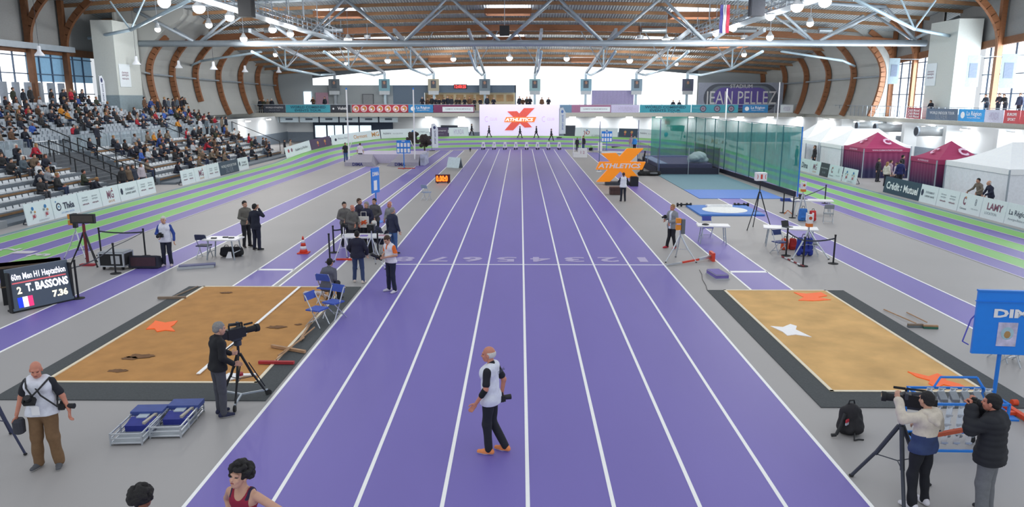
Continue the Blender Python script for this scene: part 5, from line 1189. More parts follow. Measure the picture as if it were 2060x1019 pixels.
scoreboard((G(813, 339).x, G(813, 339).y, 0), 1.12, 1.05, 1.25, 'blue number scoreboard in front of the pole vault bed')
g = G(1220, 303); scoreboard((g.x, g.y, 0), 1.15, 1.15, .95, 'blue number scoreboard at the far right of the sprint track', base='#8a90a0')
# dark artificial trees
LEAFD = mat('dark_foliage', '#3d3536', .9, var=.4, scale=14, bump=.5)
for px, py, hh, L_ in ((824, 305, 1.9, 'dark artificial tree behind the pole vault bed, left of two'), (852, 312, 1.9, 'dark artificial tree behind the pole vault bed, right of two')):
    g = G(px, py); e = empty('artificial_tree', (g.x, g.y+ (2.6 if px == 824 else 1), 0), 0, L_, 'tree'); rr = random.Random(px)
    MB().cyl((0, 0, 0), (0, 0, hh), .09, .05, n=8).build('trunk', U('#4a3a30'), e); MB().lathe((0, 0, 0), [(.2, 0), (.26, .3)], 12).build('pot', U('#6a4a30'), e)
    q = [('e', (0, 0, 1.55), (.5, .45, .45))] + [('e', (rr.uniform(-.55, .55), rr.uniform(-.4, .4), rr.uniform(.9, 2.0)), (.2, .2, .2)) for _ in range(26)]
    blob_obj('foliage', blob(q, .06, .05, .03, 24), LEAFD, e)
def feather(p, h, lab, rz=0, w_=.6, ink='#3a4470', txt='SPORT SANTÉ', lean=.0):
    e = empty('feather_flag', p, rz, lab, 'flag'); m = MB(); n = 10
    pts = []
    for i in range(n+1):
        t = i/n; z = h*(.12+.88*t); x = (1-(1-t)**.5)*0; wl = w_*(1 if t < .8 else 1-(t-.8)*2.2)
        pts.append((z, wl))
    for (z0, a0), (z1, a1) in zip(pts, pts[1:]): m.add([(0, -.005, z0), (a0, -.005, z0), (a1, -.005, z1), (0, -.005, z1), (0, .005, z0), (a0, .005, z0), (a1, .005, z1), (0, .005, z1)], [(0, 1, 2, 3), (4, 7, 6, 5)])
    m.build('sail', mat('flag_cloth', '#e6ecf6', .6, var=.04), e); m = MB(); text_on(m, txt, (w_*.5, -.012, h*.5), (0, 0, 1), (-1, 0, 0), w=h*.5, h=w_*.3, bold=.02); m.ball((w_*.45, -.01, h*.86), (w_*.2, .004, w_*.25), 8, 5); m.build('print', U(ink), e)
    MB().tube([(-.01, 0, 0), (-.01, 0, h*.9), (.03, 0, h*.98), (w_*.5, 0, h*1.01)], .02).build('pole', DARK, e); MB().bb(-.3, .3, -.3, .3, 0, .04).build('base', BLACK, e); return e
g = G(869, 303); feather((g.x, g.y, 0), 2.9, 'white feather flag left of the sprint start', w_=.7, rz=.2)
feather((A(1125, 268, 90.5).x, 90.5, 1.2*(math.hypot(A(1125, 268, 90.5).x, 20.5)-RI)/5.4), 3.5, 'white feather flag right of the big screen', w_=.75, ink='#6a8ad0')
g = AX(220, 215, -36.7); feather((-36.6, min(g.y, 66.8), UZ[-1]-.35), 2.9, 'white feather flag on the walkway before the left pillar', w_=.85, rz=PI/2)
# triangular stand board, LED display, small chair
g = G(915, 337); e = empty('tent_board', (g.x, g.y, 0), -.55, 'white folded A-frame board between the runway and the sprint lanes', 'board')
m = MB(); m.prism([(-.62, 0), (.62, 0), (.62, .85), (-.62, .85)], (0, -.3, 0), (1, 0, 0), (0, .35, 1), .03); m.build('front_panel', U('#d4e6ec'), e); MB().prism([(-.62, 0), (.62, 0), (.62, .85), (-.62, .85)], (0, .3, 0), (1, 0, 0), (0, -.35, 1), .03).build('back_panel', U('#8a949c'), e)
for s in (-.3, .3): m = MB(); text_on(m, 'clermont', (s, -.3+.13, .4), (1, 0, 0), (0, .35, 1), w=.4, lift=.02); m.build('print', INKG, e)
g = G(891, 368); e = empty('track_timer', (g.x, g.y, 0), .08, 'small display with glowing orange digits beside the sprint lanes', 'timer'); MB().bb(-.5, .5, -.12, .12, .05, .58).build('case', U('#5a1c1c'), e); MB().bb(-.4, -.3, -.2, .2, 0, .06).bb(.3, .4, -.2, .2, 0, .06).build('feet', BLACK, e)
LEDO = mat('led_orange', '#ff6a1c', emit=2.6)
m = MB(); text_on(m, '0.00:0', (-.06, -.125, .32), (1, 0, 0), (0, 0, 1), w=.8, h=.42, bold=.05); m.build('digits', LEDO, e)
g = G(858, 402); folding_chair((g.x, g.y, 0), 2.6, 'folding chair with blue back beside the sprint track', '#8a9ab8')
# starter podium and officials
g = G(1166, 316); e = empty('starter_podium', (g.x, g.y, 0), 0, 'white starter step podium at the right of the sprint start', 'podium')
MB().bb(-.15, .7, -.4, .4, 0, .85).build('upper_step', WHT, e); MB().bb(-.65, -.15, -.4, .4, 0, .45).build('lower_step', WHT, e); MB().tube([(-.6, -.35, .45), (-.6, -.35, 1.75), (-.6, .35, 1.75), (-.6, .35, .45)], .025).build('rail', WHT, e); MB().cyl((.2, .3, .85), (.2, .3, 2.9), .03, n=6).build('mast', WHT, e)
m = MB(); text_on(m, '1 2', (.25, -.405, .5), (1, 0, 0), (0, 0, 1), w=.4, bold=.03); m.build('lettering', U('#c8a0b0'), e)
g = G(1210, 306); folding_table((g.x-.3, g.y, 0), .05, 'small far table at the right of the sprint start', 1.5)
g = G(1222, 302); bag((G(1189, 303).x, G(1189, 303).y, 0), 'dark bag under the far table near the starter podium', s=(.5, .3, .35)); 
m = MB(); m.bb(-.22, .22, -.1, .1, 0, .95); m.build('sign_board', WHT, loc=(G(1207, 304).x, G(1207, 304).y, 0), label='small white upright board beside the far table', cat='board')
g = G(1247, 309); m = MB(); m.bb(-1.9, 1.9, -.35, .35, .05, .22); o = m.build('platform', U('#dde4ec'), loc=(g.x, g.y, 0), label='long low white platform before the far scoreboard', cat='platform'); MB().bb(-1.2, -.8, -.3, .3, 0, .06).bb(.9, 1.3, -.3, .3, 0, .06).build('feet', BLACK, o)
g = G(1246, 304); m = MB(); m.bb(-.6, .6, -.3, .3, 0, .4).bb(-.62, .62, -.32, .32, .32, .36); m.build('equipment_case', BLACK, loc=(g.x, g.y+2, 0), label='black equipment case beyond the low white platform', cat='case')
for px, py, h, L_ in ((1205, 345, 3.9, 'slender blue grey upright left of the orange X'), (1282, 338, 3.9, 'slender blue upright right of the orange X'), (1325, 352, 4.1, 'slender dark upright at the corner of the black netting')):
    g = G(px, py); e = empty('upright', (g.x, g.y, 0), 0, L_, 'upright'); MB().cyl((0, 0, 0), (0, 0, h), .032, n=8).build('pole', U('#5a6a94'), e); MB().lathe((0, 0, 0), [(.22, 0), (.2, .04), (.04, .06)], 12).build('base', WHT, e)
# orange X sign
g = G(1245, 372); m = MB(); XL(m, Vector((0, 0, 1.32)), 1.06, th=.3, mi=(0, 0, 1)); q = m.build('letter_sign', [mat('sign_orange', '#ff9418', .45, emit=.25, var=.02), WHT], loc=(g.x, g.y, 0), label='big orange X sign with white lettering beside the right runway', cat='sign'); q.rotation_euler = (0, 0, -.02)
MB().bb(-.9, .9, -.2, .5, 0, .22).build('stand', DARK, q)
g = G(1237, 391); m = MB(); m.bb(-.32, .32, -.25, .25, .02, .45).bb(-.34, .34, -.27, .27, .3, .34); m.build('equipment_box', mat('box_brown', '#4a3230', .6, var=.2), loc=(g.x, g.y, 0), label='dark brown box at the feet of the photographer in white vest', cat='box')
g = G(1266, 374); m = MB(); m.bb(-.25, .25, -.25, .25, 0, .6).bb(-.2, .2, -.2, .2, .6, .64); m.build('loudspeaker', BLACK, loc=(g.x+.3, g.y, 0), label='black speaker box right of the orange X sign', cat='loudspeaker')
# throwing area: mats, nets
m = MB(); m.bb(10.3, 15.15, 47.4, 57.0, 0, .03); struct('landing_mat_teal', m, mat('mat_teal', '#6f97a6', .7, var=.04)); m = MB(); m.bb(10.3, 15.15, 43.2, 47.4, 0, .03); struct('landing_mat_blue', m, mat('mat_blue', '#5b8ade', .6, var=.04))
NETG = mat('net_green', '#22a092', .8, alpha=.74, var=.12, scale=2); NETB = mat('net_black', '#34343c', .8, alpha=.38, var=.1, scale=3)
a, b = Vector((16.25, 44.0, 0)), Vector((15.3, 69.8, 0)); n = 26; m = MB()
for i in range(n):
    for t0, t1 in ((i/n, (i+1)/n),):
        p, q = a+(b-a)*t0, a+(b-a)*t1; w0, w1 = .06*math.sin(i*1.7), .06*math.sin((i+1)*1.7)
        m.add([(p.x+w0, p.y, .3), (q.x+w1, q.y, .3), (q.x, q.y, 4.0-.05*math.sin(i)), (p.x, p.y, 4.0-.05*math.sin(i-1))], [(0, 1, 2, 3)])
e = m.build('safety_net', NETG, label='tall green safety net along the right of the throwing area', cat='net')
for k in range(10):
    p = a+(b-a)*k/9; MB().cyl((p.x-.05, p.y, 0), (p.x-.05, p.y, 4.05), .035, n=8).build('net_pole', BLUEP if k == 0 else U('#3a7f84'), e)
MB().bar(a+Vector((0, 0, 4.02)), b+Vector((0, 0, 4.02)), .03).build('top_cable', U('#2a6f70'), e); MB().bar(a+Vector((-.12, .2, .15)), b+Vector((-.12, 0, .15)), .1, .3).build('base_pad', mat('pad_dark', '#2c2f42', .8), e)
for px, y_, v0, L_ in ((1463, 74, 178, 'tall white pole rising behind the green net, left one'), (1569, 88, 165, 'tall white pole rising behind the green net, right one')):
    q = A(px, v0, y_); MB().cyl((0, 0, 0), (0, 0, q.z), .06, n=10).build('pole', WHT, empty('tall_pole', (q.x, y_, 0), 0, L_, 'pole'))
c = Vector((10.35, 57.1, 0)); d = Vector((14.95, 57.1, 0))
c2 = Vector((15.3, 69.8, 0)); m = MB(); m.add([(c2.x, c2.y, .3), (15.3-3.3, 70.0, .3), (15.3-3.3, 70.0, 4), (c2.x, c2.y, 4)], [(0, 1, 2, 3)]); m.build('safety_net', NETG, label='green safety net closing the far end of the throwing area', cat='net')
for (p, q, L_) in ((c, d, 'black mesh net across the front of the dark landing bed'), (d, Vector((15.1, 66, 0)), 'black mesh net along the right side of the dark landing bed'), (c, Vector((10.3, 66, 0)), 'black mesh net along the left side of the dark landing bed')):
    m = MB(); m.add([p+Vector((0, 0, .5)), q+Vector((0, 0, .5)), q+Vector((0, 0, 1.95)), p+Vector((0, 0, 1.95))], [(0, 1, 2, 3)]); o = m.build('mesh_net', NETB, label=L_, cat='net')
    MB().bar(p+Vector((0, 0, .25)), q+Vector((0, 0, .25)), .12, .5).build('base_pad', mat('pad_dark', '#2c2f42', .8), o)
    for t in (.0, .5, 1): z = p+(q-p)*t; MB().cyl(z+Vector((0, -.1, 0)), z+Vector((0, -.1, 2.0)), .03, n=6).build('net_post', STEEL, o)
e = empty('landing_bed', (12.4, 61, 0), 0, 'large dark blue landing bed behind the black mesh net', 'landing mat'); MB().bb(-1.95, 2.2, -3.4, 4.0, 0, .75).build('cushion', mat('bed_slate', '#5f6690', .7, var=.06), e); MB().bb(-1.95, -1.2, -3.4, 4.0, .75, .8).build('cover_edge', U('#9fb8e0'), e); MB().bb(-1.9, 2.2, 3.6, 4.0, .75, .85).build('rear_strip', U('#8a98c8'), e)
g = A(1405, 330, 58.5); blob_obj('folded_cover', blob([('c', (-.7, 0, .1), (.55, 0, .1), .2, .2), ('e', (0, .1, .35), (.62, .5, .38)), ('e', (-.35, 0, .25), (.5, .5, .3))], .04, .05, .02, 20), mat('cover_pale', '#cdeef2', .4, var=.05), None, None, label='crumpled pale cover lying on the dark landing bed', cat='cover').location = (g.x, 58.5, .9)
g = G(1298, 353); e = empty('net_bag', (g.x, g.y, 0), 0, 'black bundled netting with a wheel at the corner of the throwing area', 'net'); blob_obj('bundle', blob([('c', (-.4, 0, .15), (1.0, .1, .15), .18, .2), ('c', (-.3, 0, .2), (-.05, .1, 1.8), .14, .05)], .04, .05, .02, 20, cut=lambda Q: .005-Q[..., 2]), RUB, e); MB().lathe((.6, -.1, .15), [(.3, 0), (.3, .08), (.2, .1)], 14).build('wheel', U('#70757c'), e)
# shot put circle
m = MB(); m.bb(8.85, 12.0, 36.7, 40.05, 0, .08); o = struct('throwing_platform', m, mat('platform_blue', '#3f7fd4', .6, var=.04))
e = empty('throwing_circle', (10.42, 38.2, .08), 0, 'white throwing circle with toe board on the blue platform', 'throwing circle'); MB().lathe((0, 0, 0), [(1.12, 0), (1.12, .02), (.001, .02)], 40).build('ring', U('#f6f8f6'), e)
m = MB(); n = 12; P1 = [(1.12*math.cos(PI/2+.62*(i/n*2-1)), 1.12*math.sin(PI/2+.62*(i/n*2-1))) for i in range(n+1)]; m.prism(P1 + [(-.68, 1.25), (.68, 1.25)][::1], (0, 0, .02), (1, 0, 0), (0, 1, 0), .1); m.build('toe_board', U('#f8f8fa'), e)
for (px, py, L_) in ((1376, 415, 'black weight bar left of the throwing circle'), (1491, 415, 'black weight bar behind the blue platform on the right')):
    g = G(px, py); m = MB(); m.cyl((-.35, 0, .1), (.35, 0, .1), .04, n=8)
    for x in (-.35, -.15, .15, .35): m.cyl((x-.04, 0, .1), (x+.04, 0, .1), .1, n=12)
    m.build('weight_bar', BLACK, loc=(g.x, g.y, 0), label=L_, cat='weight')
g = G(1590, 403); m = MB(); m.bb(-.3, .3, -.15, .15, 0, .15).bb(.1, .7, -.3, 0, 0, .1); m.build('equipment_box', BLUED, loc=(g.x-.3, g.y-.2, 0), label='low blue box at the near end of the green net', cat='box')
# tripods with indicator boxes
g = G(1529, 464); e = tripod((g.x, g.y+.4, 0), 2.15, .62, 'black tripod carrying a white box with red digit, in front of the blue platform', leg=BLACK, r=.02)
b_ = MB().bb(-.23, .23, -.14, .14, 2.15, 2.5).build('indicator_box', WHT, e); m = MB()
for x, t in ((0, '1'), (-.2, ')'), (.2, '(')): text_on(m, t, (x*.85, -.141, 2.33), (1, 0, 0), (0, 0, 1), h=.2, w=.05 if x else .08, bold=.04)
m.build('digit', REDP, b_)
def edm(p, h, lab, leg=ALU, sp=.5, box='#e8e8ea'):
    e = tripod(p, h, sp, lab, leg=leg, r=.025, cat='measuring device', name='measuring_device'); MB().bb(-.09, .09, -.09, .09, h, h+.32).build('body', U(box), e); MB().cyl((0, -.1, h+.2), (0, -.08, h+.2), .06, n=12).build('lens', U('#c05030'), e); MB().bb(-.1, .1, -.1, .1, h-.12, h).build('mount', U('#e07a30'), e)
    for s in (-1, 1): MB().bb(s*.11-.015, s*.11+.015, -.05, .05, h+.1, h+.38).build('grip', WHT, e)
    return e
g = G(1612, 433); edm((g.x, g.y, 0), 1.3, 'measuring device on a white leg by the far right table', sp=.35)
g = G(1625, 520); edm((g.x+.05, g.y+.25, 0), 1.25, 'measuring device on wide white and red tripod by the near right table', sp=.75)
# tables on the right
g = G(1641, 437); folding_table((g.x+.1, g.y+.9, 0), -.25, 'white folding table with laptop, farther of the two at the right', 1.95, .8); laptop((g.x-.25, g.y+1.1, .74), .3, 'open dark laptop on the farther right table')
g2 = G(1608, 500); folding_table((g2.x-.2, g2.y+.55, 0), -.28, 'white folding table with laptop, nearer of the two at the right', 2.0, .8); laptop((g2.x-.3, g2.y+.6, .74), .4, 'open purple grey laptop on the nearer right table')
g = G(1665, 448); folding_chair((g.x, g.y, 0), PI-.3, 'grey chair at the right end of the farther right table', '#8a9096')
g = G(1640, 518); folding_chair((g.x+.05, g.y+.4, 0), 1.2, 'dark grey chair with round back at the nearer right table', '#5a6068')
g = G(1567, 510); folding_chair((g.x, g.y, 0), .4, 'dark blue cloth covered chair left of the nearer right table', '#2f3f78')
for px, py, c, s, L_ in ((1614, 444, '#3a78c8', (.42, .25, .6), 'blue and white bag under the farther right table'), (1634, 444, '#d03c40', (.3, .22, .5), 'red bag under the farther right table'), (1578, 502, '#d0502c', (.26, .2, .45), 'orange red bag under the nearer right table, left one'), (1594, 502, '#a02828', (.26, .2, .45), 'dark red bag under the nearer right table, right one'), (1617, 514, '#2c3c98', (.7, .3, .7), 'large blue bag hanging at the nearer right table')):
    g = G(px, py); bag((g.x, g.y, 0), L_, c, s)
PT = [(1575, 428, 'black barrier post beside the near end of the green net'), (1594, 438, 'black barrier post left of the far measuring device'), (1659, 409, 'black barrier post behind the farther right table'), (1581, 514, 'black barrier post before the nearer right table, left of three'), (1615, 535, 'black barrier post before the nearer right table, nearest of three'), (1676, 530, 'black barrier post right of the nearer right table')]
PP = [G(a_, b_) for a_, b_, _ in PT]
for (a_, b_, L_), g in zip(PT, PP): post((g.x, g.y, 0), L_)
tape(PP[1], PP[2], 'dark barrier tape behind the farther right table'); tape(PP[3], PP[4], 'dark barrier tape left of the nearer right table'); tape(PP[4], PP[5], 'dark barrier tape in front of the nearer right table')
a, b = G(1573, 517), G(1617, 537); m = MB(); n = 7
for i in range(n):
    m.mi = i % 2; p, q = a+(b-a)*i/n, a+(b-a)*(i+1)/n; m.cyl((p.x, p.y, .03), (q.x, q.y, .03), .028, n=8)
recenter(m.build('striped_bar', [U('#8a3038'), ALU], label='striped bar lying on the floor before the nearer right table', cat='bar'))
g = G(1595, 432); m = MB(); m.tube([(-.2, 0, .03), (0, .1, .2), (.2, 0, .03)], .02); m.build('orange_stand', U('#e08040'), loc=(g.x-.2, g.y+.1, 0), label='small orange stand on the floor between the two barrier posts', cat='stand')
# table at the long jump board, right
g = G(1437, 492); folding_table((g.x, g.y+.35, 0), -.12, 'small white folding table beside the right runway', 1.25, .7); g = G(1430, 488); folding_chair((g.x+.1, g.y+1.1, 0), 0, 'blue folding chair at the small table beside the right runway', '#4a56b0')
g = G(1430, 470); m = MB(); m.lathe((0, 0, 0), [(.14, 0), (.14, .03), (.08, .05)], 14); m.build('black_cap', BLACK, loc=(G(1437, 492).x-.3, G(1437, 492).y+.35, .74), label='flat black cap on the small table beside the right runway', cat='cap')
# photo-finish stand at the finish line
g = G(1367, 531); e = tripod((g.x+.1, g.y+.55, 0), 1.15, .62, 'silver tripod with orange timing boxes at the right end of the finish line', r=.022, name='timing_tripod')
for z in (1.12, 1.36): MB().bb(-.17, .0, -.08, .08, z, z+.17).build('timing_box', U('#e8922c'), e)
MB().bb(.02, .14, -.09, .09, .98, 1.5).build('control_box', U('#6a7076'), e)
a, b = G(1341, 535), G(1432, 523); m = MB(); m.bar(Vector(a)+Vector((0, 0, .04)), a+(b-a)*.35+Vector((0, 0, .06)), .05); m.mi = 1; m.bar(a+(b-a)*.33+Vector((0, 0, .06)), b+Vector((0, 0, .12)), .06); m.bb(b.x-.05, b.x+.05, b.y-.25, b.y+.25, 0, .3); m.mi = 0; m.bar(a+(b-a)*.7+Vector((0, 0, .1)), b+Vector((0, 0, .16)), .08)
recenter(m.build('striped_barrier', [ALU, REDP], label='white and red bar with red end plate at the finish line', cat='bar'))
g = G(1443, 556); m = MB(); m.box((0, 0, .09), (.42, .85, .1)); m.mi = 1; m.box((0, 0, .02), (.46, .89, .04)).box((0, 0, .15), (.42, .85, .02)); m.mi = 0; m.box((0, 0, .165), (.4, .83, .01)); o = m.build('take_off_block', [U('#7466b0'), ALU], loc=(g.x, g.y, 0), label='purple topped spare take-off board lying near the right pit', cat='board'); o.rotation_euler = (0, 0, .12)
m = MB(); P_ = [G(1407, 543), G(1412, 552), G(1413, 562), G(1420, 574), G(1423, 584)]; m.tube([(p.x, p.y, .012) for p in P_], .01, 5); recenter(m.build('floor_cable', BLACK, label='thin black cable on the floor near the right pit', cat='cable'))
# tents behind the right boards
def canopy(x0, x1, y0, y1, eave, peak, col, lab, ridge=0.0, walls=('x', 'y'), grad=None, logo=False, wallcol=None, zpk=None):
    e = empty('canopy_tent', ((x0+x1)/2, (y0+y1)/2, 0), 0, lab, 'tent'); w_, d = (x1-x0)/2, (y1-y0)/2; m = MB(); n = 6
    rx = ridge
    def P_(i, t):
        c = [(-w_, -d), (w_, -d), (w_, d), (-w_, d)][i]; ap = (-rx if c[0] < 0 else rx, 0); s = t; x = c[0]+(ap[0]-c[0])*s; y = c[1]+(ap[1]-c[1])*s; return (x, y, eave+(peak-eave)*(s**1.35))
    for i in range(4):
        j = (i+1) % 4
        for k in range(n): m.add([P_(i, k/n), P_(j, k/n), P_(j, (k+1)/n), P_(i, (k+1)/n)], [(0, 1, 2, 3)])
    m.build('roof', col, e)
    m = MB()
    for (a_, b_) in (((-w_, -d), (w_, -d)), ((w_, -d), (w_, d)), ((w_, d), (-w_, d)), ((-w_, d), (-w_, -d))): m.bar((*a_, eave-.1), (*b_, eave-.1), .02, .28)
    m.build('valance', col, e)
    for sx in (-1, 1):
        for sy in (-1, 1): MB().bb(sx*w_-.03, sx*w_+.03, sy*d-.03, sy*d+.03, 0, eave).build('leg', STEEL, e)
    def wall(a_, b_):
        m = MB(); n = 40
        a_, b_ = Vector((*a_, 0)), Vector((*b_, 0)); nn = (b_-a_).normalized().cross(Vector((0, 0, 1)))
        for i in range(n+1):
            p = a_+(b_-a_)*i/n
            for k in range(5): z = eave*k/4; f = .035*math.sin(i*1.4+k*.4)*(1-k/5); q = p+nn*f; m.v.append((q.x, q.y, z))
        for i in range(n):
            for k in range(4): q = i*5+k; m.f.append((q, q+5, q+6, q+1)); m.m.append(0)
        m.build('side_wall', wallcol or col, e, smooth=True)
    if 'x' in walls: wall((-w_+.04, d), (-w_+.04, -d))
    if 'y' in walls: wall((-w_, -d+.04), (w_, -d+.04))
    if 'x2' in walls: wall((w_-.04, -d), (w_-.04, d))
    if 'b' in walls: wall((w_, d-.04), (-w_, d-.04))
    if logo:
        m = MB(); s = (peak-eave)/d*.9
        text_on(m, 'C', (.25, -d*.55, eave+(peak-eave)*.36), (1, 0, 0), (0, 1, s), h=.75, w=.5, bold=.05, lift=.1); text_on(m, 'C', (-w_*.55, .1, eave+(peak-eave)*.36), (0, -1, 0), (1, 0, s), h=.6, w=.4, bold=.05, lift=.1)
        text_on(m, 'WWW.CLERMONTMETROPOLE.EU', (0, -d-.03, eave-.1), (1, 0, 0), (0, 0, 1), w=w_*1.3, h=.1, bold=.03); text_on(m, 'AUVERGNE', (-w_-.03, 0, eave-.1), (0, -1, 0), (0, 0, 1), w=w_*.8, h=.1, bold=.02); m.build('logo', U('#e8c8e0'), e)
    return e
CW = mat('tent_white', '#f8fcff', .6, var=.03); CWW = mat('tent_wall', '#eef3fa', .5, var=.05)
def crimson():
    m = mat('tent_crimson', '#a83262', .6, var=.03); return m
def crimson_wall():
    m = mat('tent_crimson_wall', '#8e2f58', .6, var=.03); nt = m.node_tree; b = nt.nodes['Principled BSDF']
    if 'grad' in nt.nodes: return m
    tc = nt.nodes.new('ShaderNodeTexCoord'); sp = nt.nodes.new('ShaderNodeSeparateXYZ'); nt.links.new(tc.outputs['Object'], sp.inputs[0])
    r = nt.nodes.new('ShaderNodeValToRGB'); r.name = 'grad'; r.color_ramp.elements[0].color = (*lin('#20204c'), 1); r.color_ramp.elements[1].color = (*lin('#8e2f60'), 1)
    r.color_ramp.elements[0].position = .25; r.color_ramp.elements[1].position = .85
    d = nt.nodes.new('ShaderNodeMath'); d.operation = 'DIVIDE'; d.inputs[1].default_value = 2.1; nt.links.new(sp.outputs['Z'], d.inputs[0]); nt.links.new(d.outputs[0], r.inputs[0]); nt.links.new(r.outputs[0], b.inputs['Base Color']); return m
canopy(24.6, 30.6, 38.2, 44.0, 2.12, 3.35, CW, 'big white canopy tent at the right edge behind the white boards', ridge=1.2, walls=('x', 'y'), wallcol=CWW)
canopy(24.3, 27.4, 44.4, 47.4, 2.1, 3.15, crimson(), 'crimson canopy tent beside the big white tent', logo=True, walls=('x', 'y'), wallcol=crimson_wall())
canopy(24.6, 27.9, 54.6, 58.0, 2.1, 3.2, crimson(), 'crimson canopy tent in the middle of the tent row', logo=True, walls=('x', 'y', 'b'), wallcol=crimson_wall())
canopy(24.7, 30.0, 58.6, 62.8, 2.05, 3.3, CW, 'white canopy tent directly beyond the middle crimson tent', ridge=1.0, walls=('x', 'y'), wallcol=CWW)
canopy(24.8, 30.0, 63.4, 67.6, 2.05, 3.3, CW, 'white canopy tent, second beyond the middle crimson tent', ridge=.8, walls=('y',), wallcol=CWW)
canopy(25.6, 30.0, 68.4, 72.4, 2.1, 3.4, CW, 'farthest white canopy tent seen behind the green net', ridge=.6, walls=('x', 'y'), wallcol=CWW)
# silver ventilation ducts under the right gallery
for p0, p1, L_ in (((1725, 252, 76.5), (1768, 252, 76.5), 'silver ventilation duct under the right gallery, farthest of three'), ((1762, 254, 72.2), (1812, 256, 72.2), 'silver ventilation duct under the right gallery, middle of three'), ((1846, 258, 64.3), (1902, 262, 64.3), 'silver ventilation duct under the right gallery, nearest of three')):
    a, b = A(p0[0], p0[1]+3, p0[2]), A(p1[0], p1[1]+3, p0[2]); b.x = 36.35; a.z = b.z = 2.92
    e = empty('ventilation_duct', ((a.x+b.x)/2, (a.y+b.y)/2, 2.92), 0, L_, 'duct'); o = Vector(e.location)
    d = (b-a).normalized(); a2 = a - d*0; 
    MB().cyl(a-o, b-o, .4, n=20).build('pipe', mat('duct_bright', '#c4cacd', .35, .35, var=.04), e, smooth=True); MB().cyl(a-o+d*.02, a-o-d*.12, .42, n=20).build('rim', STEEL, e); MB().cyl(a-o-d*.12, a-o-d*.125, .36, n=20).build('opening', U('#2f3440'), e); MB().cyl((0, 0, .38), (0, 0, .46), .03, n=6).build('hanger', STEEL, e)
flatpanel(1802, 1819, 276, 306, 0, '#555c68', 'x', None, None) if False else None
m = MB(); a = AX(1801, 305, 36.3); b = AX(1819, 305, 36.3); m.bb(36.2, 36.3, min(a.y, b.y), max(a.y, b.y), 0, 2.1); struct('door_2', m, U('#5f6670')); 
# ------------------------------------------------------------------ people and equipment in front
def htop(D, py):                    # height seen at image row py above the ground at depth D
    k = py - VH; t = k*D*math.cos(PITCH)/(FPX/math.cos(PITCH) - k*math.sin(PITCH)); return CAMH - t
def put(lab, px, pf, pt, rz=0, p=STAND, scale=1.0, tall=1.78, **k):
    g = G(px, pf); H = htop(g.y, pt)*1.75/tall*scale
    return person(lab, (g.x, g.y, 0), rz, p, H, **k)
def put_top(lab, px, pt, H, rz=0, z0=0, p=STAND, **k):
    g = G(px, pt, z0+H*1.0); return person(lab, (g.x, g.y, z0), rz, p, H, **k)
def video_camera(p, rz, lab, s=1.0, rx=0):
    e = empty('video_camera', p, rz, lab, 'video camera', s=s); e.rotation_euler = (rx, 0, rz)
    MB().bb(-.07, .07, -.16, .22, 0, .2).bb(-.06, .06, .22, .34, .03, .17).build('body', BLACK, e); MB().cyl((0, -.16, .1), (0, -.4, .1), .055, .065, n=16).cyl((0, -.4, .1), (0, -.47, .1), .08, n=16).build('lens', RUB, e)
    MB().cyl((0, -.471, .1), (0, -.468, .1), .055, n=14).build('glass', mat('lens_glass', '#27406a', .1), e)
    MB().tube([(0, -.12, .2), (0, -.12, .28), (0, .16, .28), (0, .16, .2)], .018, 8).build('handle', RUB, e); MB().cyl((-.08, -.12, .25), (-.08, -.3, .25), .022, n=8).build('microphone', RUB, e)
    MB().bb(.08, .2, -.14, -.1, .16, .26).cyl((.1, -.05, .24), (.1, .1, .26), .03, n=8).build('viewfinder', DARK, e); MB().bb(-.05, .05, -.08, .12, -.05, 0).build('plate', DARK, e); return e
def photo_camera(p, rz, lab, rx=0, s=1.0, lens=.14):
    e = empty('photo_camera', p, rz, lab, 'camera', s=s); e.rotation_euler = (rx, 0, rz)
    MB().bb(-.075, .075, -.03, .04, -.05, .05).bb(-.03, .03, -.035, .03, .05, .085).bb(-.075, -.05, -.06, -.03, -.045, .045).build('body', RUB, e); MB().cyl((0, -.03, 0), (0, -.03-lens, 0), .038, .045, n=14).build('lens', BLACK, e); return e

